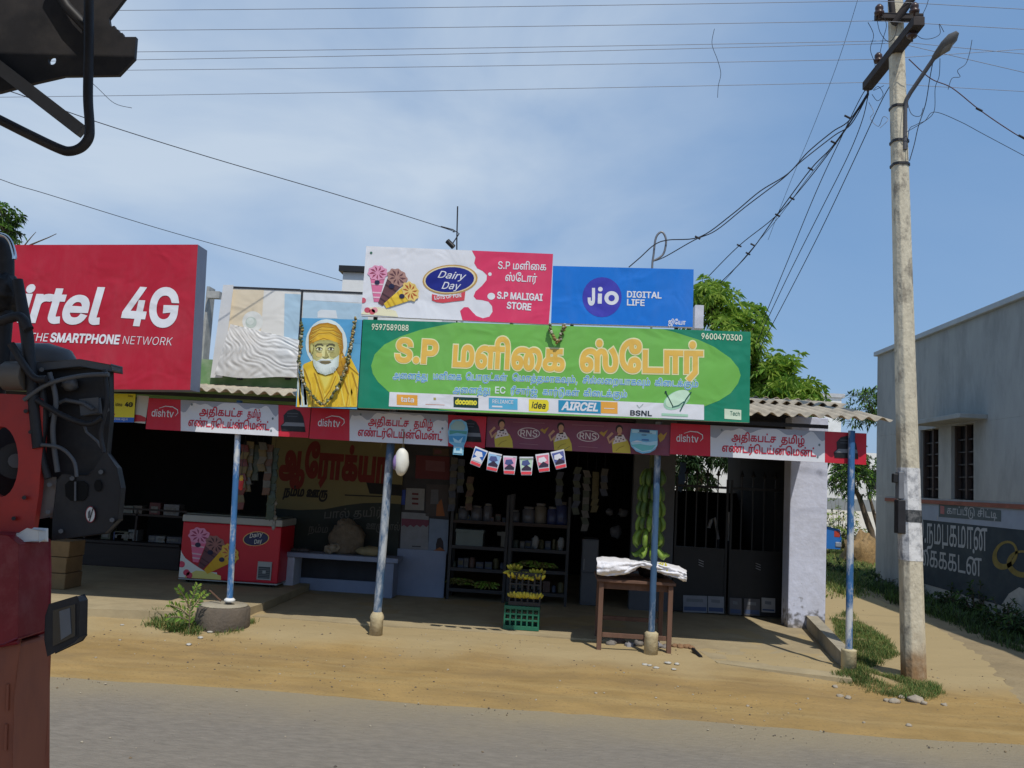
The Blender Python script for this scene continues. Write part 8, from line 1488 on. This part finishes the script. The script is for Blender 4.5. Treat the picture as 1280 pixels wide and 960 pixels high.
# ------------------------------------------------------------------ blue car beyond the pillar
CY_ = 28.0; cR = at(1049,672,CY_).x; zg = .0
CARB = mat('car_blue', (.03,.16,.48), .25, .04, 2., spec=.6); GLS = mat('car_glass', (.02,.03,.05), .08, .05, spec=.7); TYR = mat('tyre', (.015,.015,.016), .85)
CAR = thing('parked_car', 'blue car parked beyond the lilac pillar with only its tail showing', 'car', (cR-2, CY_+.8, 0))
prof = [(0,.35),(.03,.62),(.0,.86),(-.12,.93),(-.38,.98),(-.75,1.40),(-2.1,1.45),(-2.75,.98),(-3.75,.88),(-3.95,.70),(-3.98,.32)]
m = MB(); m.prism([(cR+x, CY_, z) for x, z in prof], (0,1.6,0), CARB); m.build('body', CAR, .05)
for (P) in ([(-.52,1.02),(-.80,1.36),(-1.35,1.40),(-1.35,1.0)], [(-1.42,1.0),(-1.42,1.40),(-2.05,1.39),(-2.55,1.0)]):
    m = MB(); m.prism([(cR+x, CY_-.006, z) for x, z in P], (0,.004,0), GLS); m.build('window', CAR)
m = MB(); m.prism([(cR-.40,CY_+.15,1.0),(cR-.74,CY_+.2,1.385),(cR-.74,CY_+1.4,1.385),(cR-.40,CY_+1.45,1.0)], (.012,0,.01), GLS); m.build('rear_window', CAR)
for y in (CY_-.01, CY_+1.35): m = MB(); m.box((cR-.16, y, .66), (cR+.025, y+.26, .86), mat('tail_lamp', (.45,.06,.04), .25)); m.build('tail_light', CAR, .02)
m = MB(); m.box((cR-.12, CY_-.03, .36), (cR+.07, CY_+1.63, .52), mat('bumper_grey', (.25,.28,.34), .5)); m.build('bumper', CAR, .03)
for x in (-.75, -3.15):
    for y in (CY_-.02, CY_+1.42):
        m = MB(); m.cyl((cR+x, y, .30), (cR+x, y+.2, .30), .30, TYR, n=20); o = m.build('wheel', CAR); m = MB(); m.cyl((cR+x, y-.01, .30), (cR+x, y+.21, .30), .17, STEEL, n=14); m.build('rim', o)

# ------------------------------------------------------------------ red machine standing close at the left
VY = 2.3; RV = thing('red_machine', 'red and black heavy machine standing close by at the left edge of the view', 'machine', (-1.6, VY, 0))
VR = mat('machine_red', (.46,.032,.024), .4, .12, 7., stain=(.25,.03,.03), stain_amt=.6, stain_scale=6.); VR2 = mat('machine_dull_red', (.30,.095,.05), .65, .15, 6., stain=(.16,.06,.045), stain_amt=.8, stain_scale=5., stretch=(1,1,.3))
VD = mat('machine_maroon', (.20,.010,.02), .4, .15, 8., stain=(.30,.10,.10), stain_amt=.4, stain_scale=14.); VB = mat('machine_black', (.016,.015,.017), .55, .35, 9., stain=(.045,.04,.038), stain_amt=.6, stain_scale=8.); VG = mat('machine_grey', (.10,.10,.105), .5, .2, 8.); CH = mat('bright_steel', (.75,.75,.75), .18, .05, metal=1.)
def pp(pts, Y=VY): return [at(x, y, Y) for x, y in pts]
def plate(name, pts, Y, t, m_, par=None, bev=0.): m = MB(); m.prism(pp(pts, Y), (0,t,0), m_); return m.build(name, par or RV, bev)
# upper dark plate with a bolt hole and the tube rail
def ringplate(outer, hole, Y, t, m_, name):
    """plate with one hole: outer outline and hole with equal point counts"""
    O, H = pp(outer, Y), pp(hole, Y); n = len(H)
    cen = sum(H, Vector())/n; m = MB()
    def hit(d):
        best = None
        for i in range(len(O)):
            a, b = O[i-1]-cen, O[i]-cen; e = b-a; den = d.x*e.z-d.z*e.x
            if abs(den) < 1e-9: continue
            tt = (a.x*e.z-a.z*e.x)/den; u = (a.x*d.z-a.z*d.x)/den
            if tt > 0 and -1e-6 <= u <= 1+1e-6 and (best is None or tt < best): best = tt
        return cen + d*best
    ang = lambda p: math.atan2(p.z-cen.z, p.x-cen.x)
    A = sorted([(ang(p), 0, p) for p in H] + [(ang(p), 1, p) for p in O]); inn = []; out = []
    Hs = sorted((ang(p), p) for p in H)
    for a, k, p in A:
        d = Vector((math.cos(a), 0, math.sin(a)))
        out.append(p if k else hit(d))
        if k == 0: inn.append(p)
        else:
            j = next((q for q in range(n) if Hs[q][0] > a), 0); p1, p2 = Hs[j-1][1], Hs[j][1]
            a1 = p1-cen; e = p2-p1; den = d.x*e.z-d.z*e.x; inn.append(cen + d*((a1.x*e.z-a1.z*e.x)/den) if abs(den) > 1e-9 else p1)
    N_ = len(inn); off = Vector((0,t,0)); v = inn+out+[q+off for q in inn]+[q+off for q in out]
    f = []
    for i in range(N_):
        j = (i+1) % N_; f += [[i,j,N_+j,N_+i], [2*N_+i,3*N_+i,3*N_+j,2*N_+j], [i,2*N_+i,2*N_+j,j], [N_+i,N_+j,3*N_+j,3*N_+i]]
    m.add(v, f, m_); return m.build(name, RV)
teeth = [(137,30),(139,33),(143,32),(144,36),(148,37),(149,41),(153,41),(155,46)]
ringplate([(-60,-60),(170,-60),(157,-4),(136,23)] + teeth + [(170,46),(168,73),(148,94),(80,95),(45,103),(0,115),(-60,125)], el(65,75.5,5,5.3,18), 2.2, .012, VB, 'overhead_bracket')
m = MB(); m.tube(spl(pp([(112,-60),(111,-10),(111,60),(110,120),(112,155),(111,172),(102,184),(88,189),(74,186),(40,170),(0,150),(-50,125)], 2.12)), .0125, VB, 10); m.build('guard_rail', RV)
m = MB(); a, b = at(-30,62,2.16), at(101,163,2.16); n_ = Vector((.6,0,.8)).normalized()*.017; m.hexa([a-n_, b-n_, b-n_+Vector((0,.02,0)), a-n_+Vector((0,.02,0))], [a+n_, b+n_, b+n_+Vector((0,.02,0)), a+n_+Vector((0,.02,0))], VG); m.build('stay_bar', RV)
m = MB(); m.tube(pp([(60,-30),(85,10),(110,36)], 2.17), .014, VB, 8); m.build('stay_bar', RV)
m = MB(); m.hexa([(-3.2,-.6,3.36),(-.5,-.6,3.36),(-.5,1.95,3.36),(-3.2,1.95,3.36)], [(-3.2,-.6,3.42),(-.5,-.6,3.42),(-.5,1.95,3.42),(-3.2,1.95,3.42)], VB); m.build('added_shade_roof', RV, .01)  # unseen roof added above the view to keep the sun off the machine
m = MB()
for x, y in ((-2.9,1.9),(-2.9,-.4)): m.tube([(x,y,.5),(x,y,3.37)], .03, VB, 8)
m.build('shade_roof_post', RV)  # unseen posts carrying the added shade roof
# lever, hose, exhaust
m = MB(); m.tube(spl(pp([(-14,540),(-4,480),(4,400),(6,345),(4,312),(-10,300)], 2.35)), .025, VB, 12); m.build('hydraulic_hose', RV)
m = MB(); m.tube(spl(pp([(0,293),(8,296),(14,304),(18,318),(18,324)], 2.28)), .006, CH, 8); m.build('bright_rim', RV)
m = MB(); m.tube(pp([(22,350),(34,420),(42,500),(48,560)], 2.3), [.014,.017,.015,.015], VB, 10); m.build('lever_arm', RV)
m = MB(); m.blob(at(4,366,2.34), (.045,.05,.055), VB, 3, .25, 16, 12, 3); m.build('hose_cover', RV)
m = MB(); m.tube(pp([(0,450),(60,449),(80,453),(90,462)], 2.45), [.05,.047,.04,.026], VG, 14); m.build('exhaust_silencer', RV)
m = MB(); m.tube(pp([(8,470),(34,470)], 2.3), .04, mat('dull_bronze', (.14,.12,.10), .5), 12); m.build('pipe_joint', RV)
plate('engine_cover', [(44,456),(100,453),(137,459),(138,520),(132,585),(128,600),(52,600),(46,520)], 2.36, .02, VB, bev=.004)
m = MB(); m.blob(at(87,480,2.34), (.022,.02,.018), VG, 2, .2); m.tube(pp([(60,520),(70,505),(82,500),(104,504),(116,512)], 2.33), .006, VG, 6); m.tube(pp([(104,528),(108,540),(122,552),(131,566)], 2.33), .004, VG, 6); m.build('bracket_fitting', RV)
plate('grey_box', [(52,600),(68,599),(69,645),(52,646)], 2.34, .05, mat('fitting_beige', (.24,.22,.20), .6, .1), bev=.006)
sp_ = plate('side_plate', [(72,600),(78,594),(110,594),(118,588),(132,566),(147,585),(152,610),(148,650),(132,666),(66,674),(66,650)], 2.32, .02, VB, bev=.004)
m = MB(); o_ = [at(x, y, 2.316) for x, y in ((81,606),(86,601),(104,601),(110,606),(109,620),(104,626),(88,626),(82,620))]; m.prism(o_, (0,.003,0), mat('hole_black', (.004,.004,.004), .9)); m.prism([at(x,y,2.3135) for x, y in el(122,607,4.5,7.5,16)], (0,.003,0), mat('hole_black', (.004,.004,.004), .9)); m.tube(pp([(94,602),(94,626)], 2.31), .003, VG, 6); m.build('plate_opening', sp_)
m = MB(); m.flat([at(x,y,2.3125) for x, y in el(113,643,6.2,10.3,20)], mat('sticker_red', (.3,.03,.05), .5)); m.flat([at(x,y,2.311) for x, y in el(113,643,5.4,9.2,20)], mat('sticker_white', (.62,.62,.60), .5)); m.flat([at(*q,2.3095) for q in ((111,651),(116,634),(117,635.5),(112,652))], BLACK); m.flat([at(*q,2.3095) for q in ((110,640),(113,637),(112.5,647),(110,648))], VG); m.build('warning_sticker', sp_)
# pipes, cables and bolts that crowd the dark assembly
for i, (P_, r_, mm) in enumerate((([(50,470),(56,520),(52,560),(60,598)], .010, VB), ([(62,466),(70,500),(66,540),(72,590)], .007, VG), ([(130,462),(134,500),(126,540),(130,566)], .006, VB), ([(46,500),(80,520),(110,530),(128,522)], .008, VB), ([(30,500),(60,480),(100,470),(136,468)], .006, VG), ([(52,556),(76,560),(92,576),(96,596)], .005, VG), ([(14,430),(40,470),(58,474)], .010, VB), ([(0,402),(24,396),(36,412)], .014, VB))):
    m = MB(); m.tube(spl(pp(P_, 2.31-.006*i)), r_, mm, 8); m.build('cable', RV)
for q in ((52,462),(132,464),(134,512),(50,590),(126,590),(76,664),(140,650),(90,598),(60,640),(62,606)): m = MB(); m.cyl(at(*q,2.31), at(*q,2.325), .0065, VG, n=6); m.build('bolt', RV)
plate('box_lid', [(46,453),(100,450),(139,456),(139,463),(100,458),(46,462)], 2.33, .06, VG, bev=.003)
plate('latch_plate', [(100,500),(122,498),(124,516),(102,518)], 2.34, .012, VG, bev=.003)
m = MB(); m.cyl(at(20,576,2.36), at(20,576,2.41), .05, VB, n=18); m.cyl(at(20,576,2.35), at(20,576,2.36), .02, VG, n=12); m.build('pulley', RV)
# red body panel with oval opening and bolts
ringplate([(-70,486),(0,492),(40,494),(54,499),(53,560),(48,620),(41,668),(-70,672)], el(2,577,21,44,24), 2.3, .02, VR, 'body_panel')
m = MB(); m.box(tuple(at(-80,500,2.45)), tuple(at(30,660,2.5)), VB); m.build('inner_panel', RV)
for q in ((32,514),(38,540),(30,622),(17,648)): m = MB(); m.cyl(at(*q,2.285), at(*q,2.302), .0055, VB, n=8); m.build('bolt', RV)
plate('lower_hood', [(-90,668),(-20,667),(10,669),(24,680),(25,720),(23,798),(5,806),(-90,808)], 2.2, .135, VD, bev=.012)
plate('white_fitting', [(22,668),(34,662),(50,663),(50,676),(22,676)], 2.23, .03, mat('sticker_white', (.62,.62,.60), .5), bev=.004)
plate('lower_panel', [(-90,812),(0,806),(22,804),(21,870),(18,1000),(16,1150),(-90,1150)], 2.22, .135, VR2, bev=.01)
m = MB()
for x, y0, y1 in ((10,855,888),(8,905,938)): m.tube(pp([(x,y0),(x-1,y1)], 2.218), .0045, VR2, 6)
m.tube(pp([(-80,810),(0,806),(23,802)], 2.21), .007, VD, 6); m.build('panel_rib', RV)
MR = plate('lamp_housing', [(57,770),(62,756),(96,746),(100,752),(99,797),(94,803),(60,819),(56,800)], 2.2, .035, VB, bev=.006)
m = MB(); m.prism(pp([(66,763),(94,755),(94,795),(66,808)], 2.1965), (0,.003,0), mat('lamp_mirror', (.06,.065,.07), .12, .1, metal=.4)); m.prism(pp([(74,764),(87,760),(89,792),(76,800)], 2.1945), (0,.0015,0), mat('lamp_pale_glass', (.13,.145,.165), .25)); m.build('lamp_glass', MR)
# wheel below the frame so that the machine stands on the ground
m = MB(); c = Vector((-2.15, 2.35, .45)); m.cyl(c, c+Vector((0,.35,0)), .45, TYR, n=28); o = m.build('wheel', RV); m = MB(); m.cyl(c-Vector((0,.01,0)), c+Vector((0,.36,0)), .24, VR, n=20); m.build('rim', o)
m = MB(); m.box((-3.2, 2.05, .52), (-1.88, 2.68, 1.95), VR); m.build('main_body', RV, .03)
m = MB(); m.tube([(-1.98, 1.9, 1.7), (-1.98, 1.9, 3.38)], .03, VB, 8); m.build('shade_roof_post', RV)  # one more unseen post under the added shade roof
m = MB(); m.tube([(-1.98, 1.92, 2.75), (-1.75, 2.1, 2.75), at(-40, 40, 2.21)], .025, VB, 8); m.build('bracket_arm', RV)
m = MB(); m.tube([(-1.95, 2.5, 1.6), at(-30, 560, 2.5)], .05, VB, 8); m.tube([(-1.95, 2.3, 1.2), at(-60, 740, 2.28)], .05, VB, 8); m.build('chassis_link', RV)
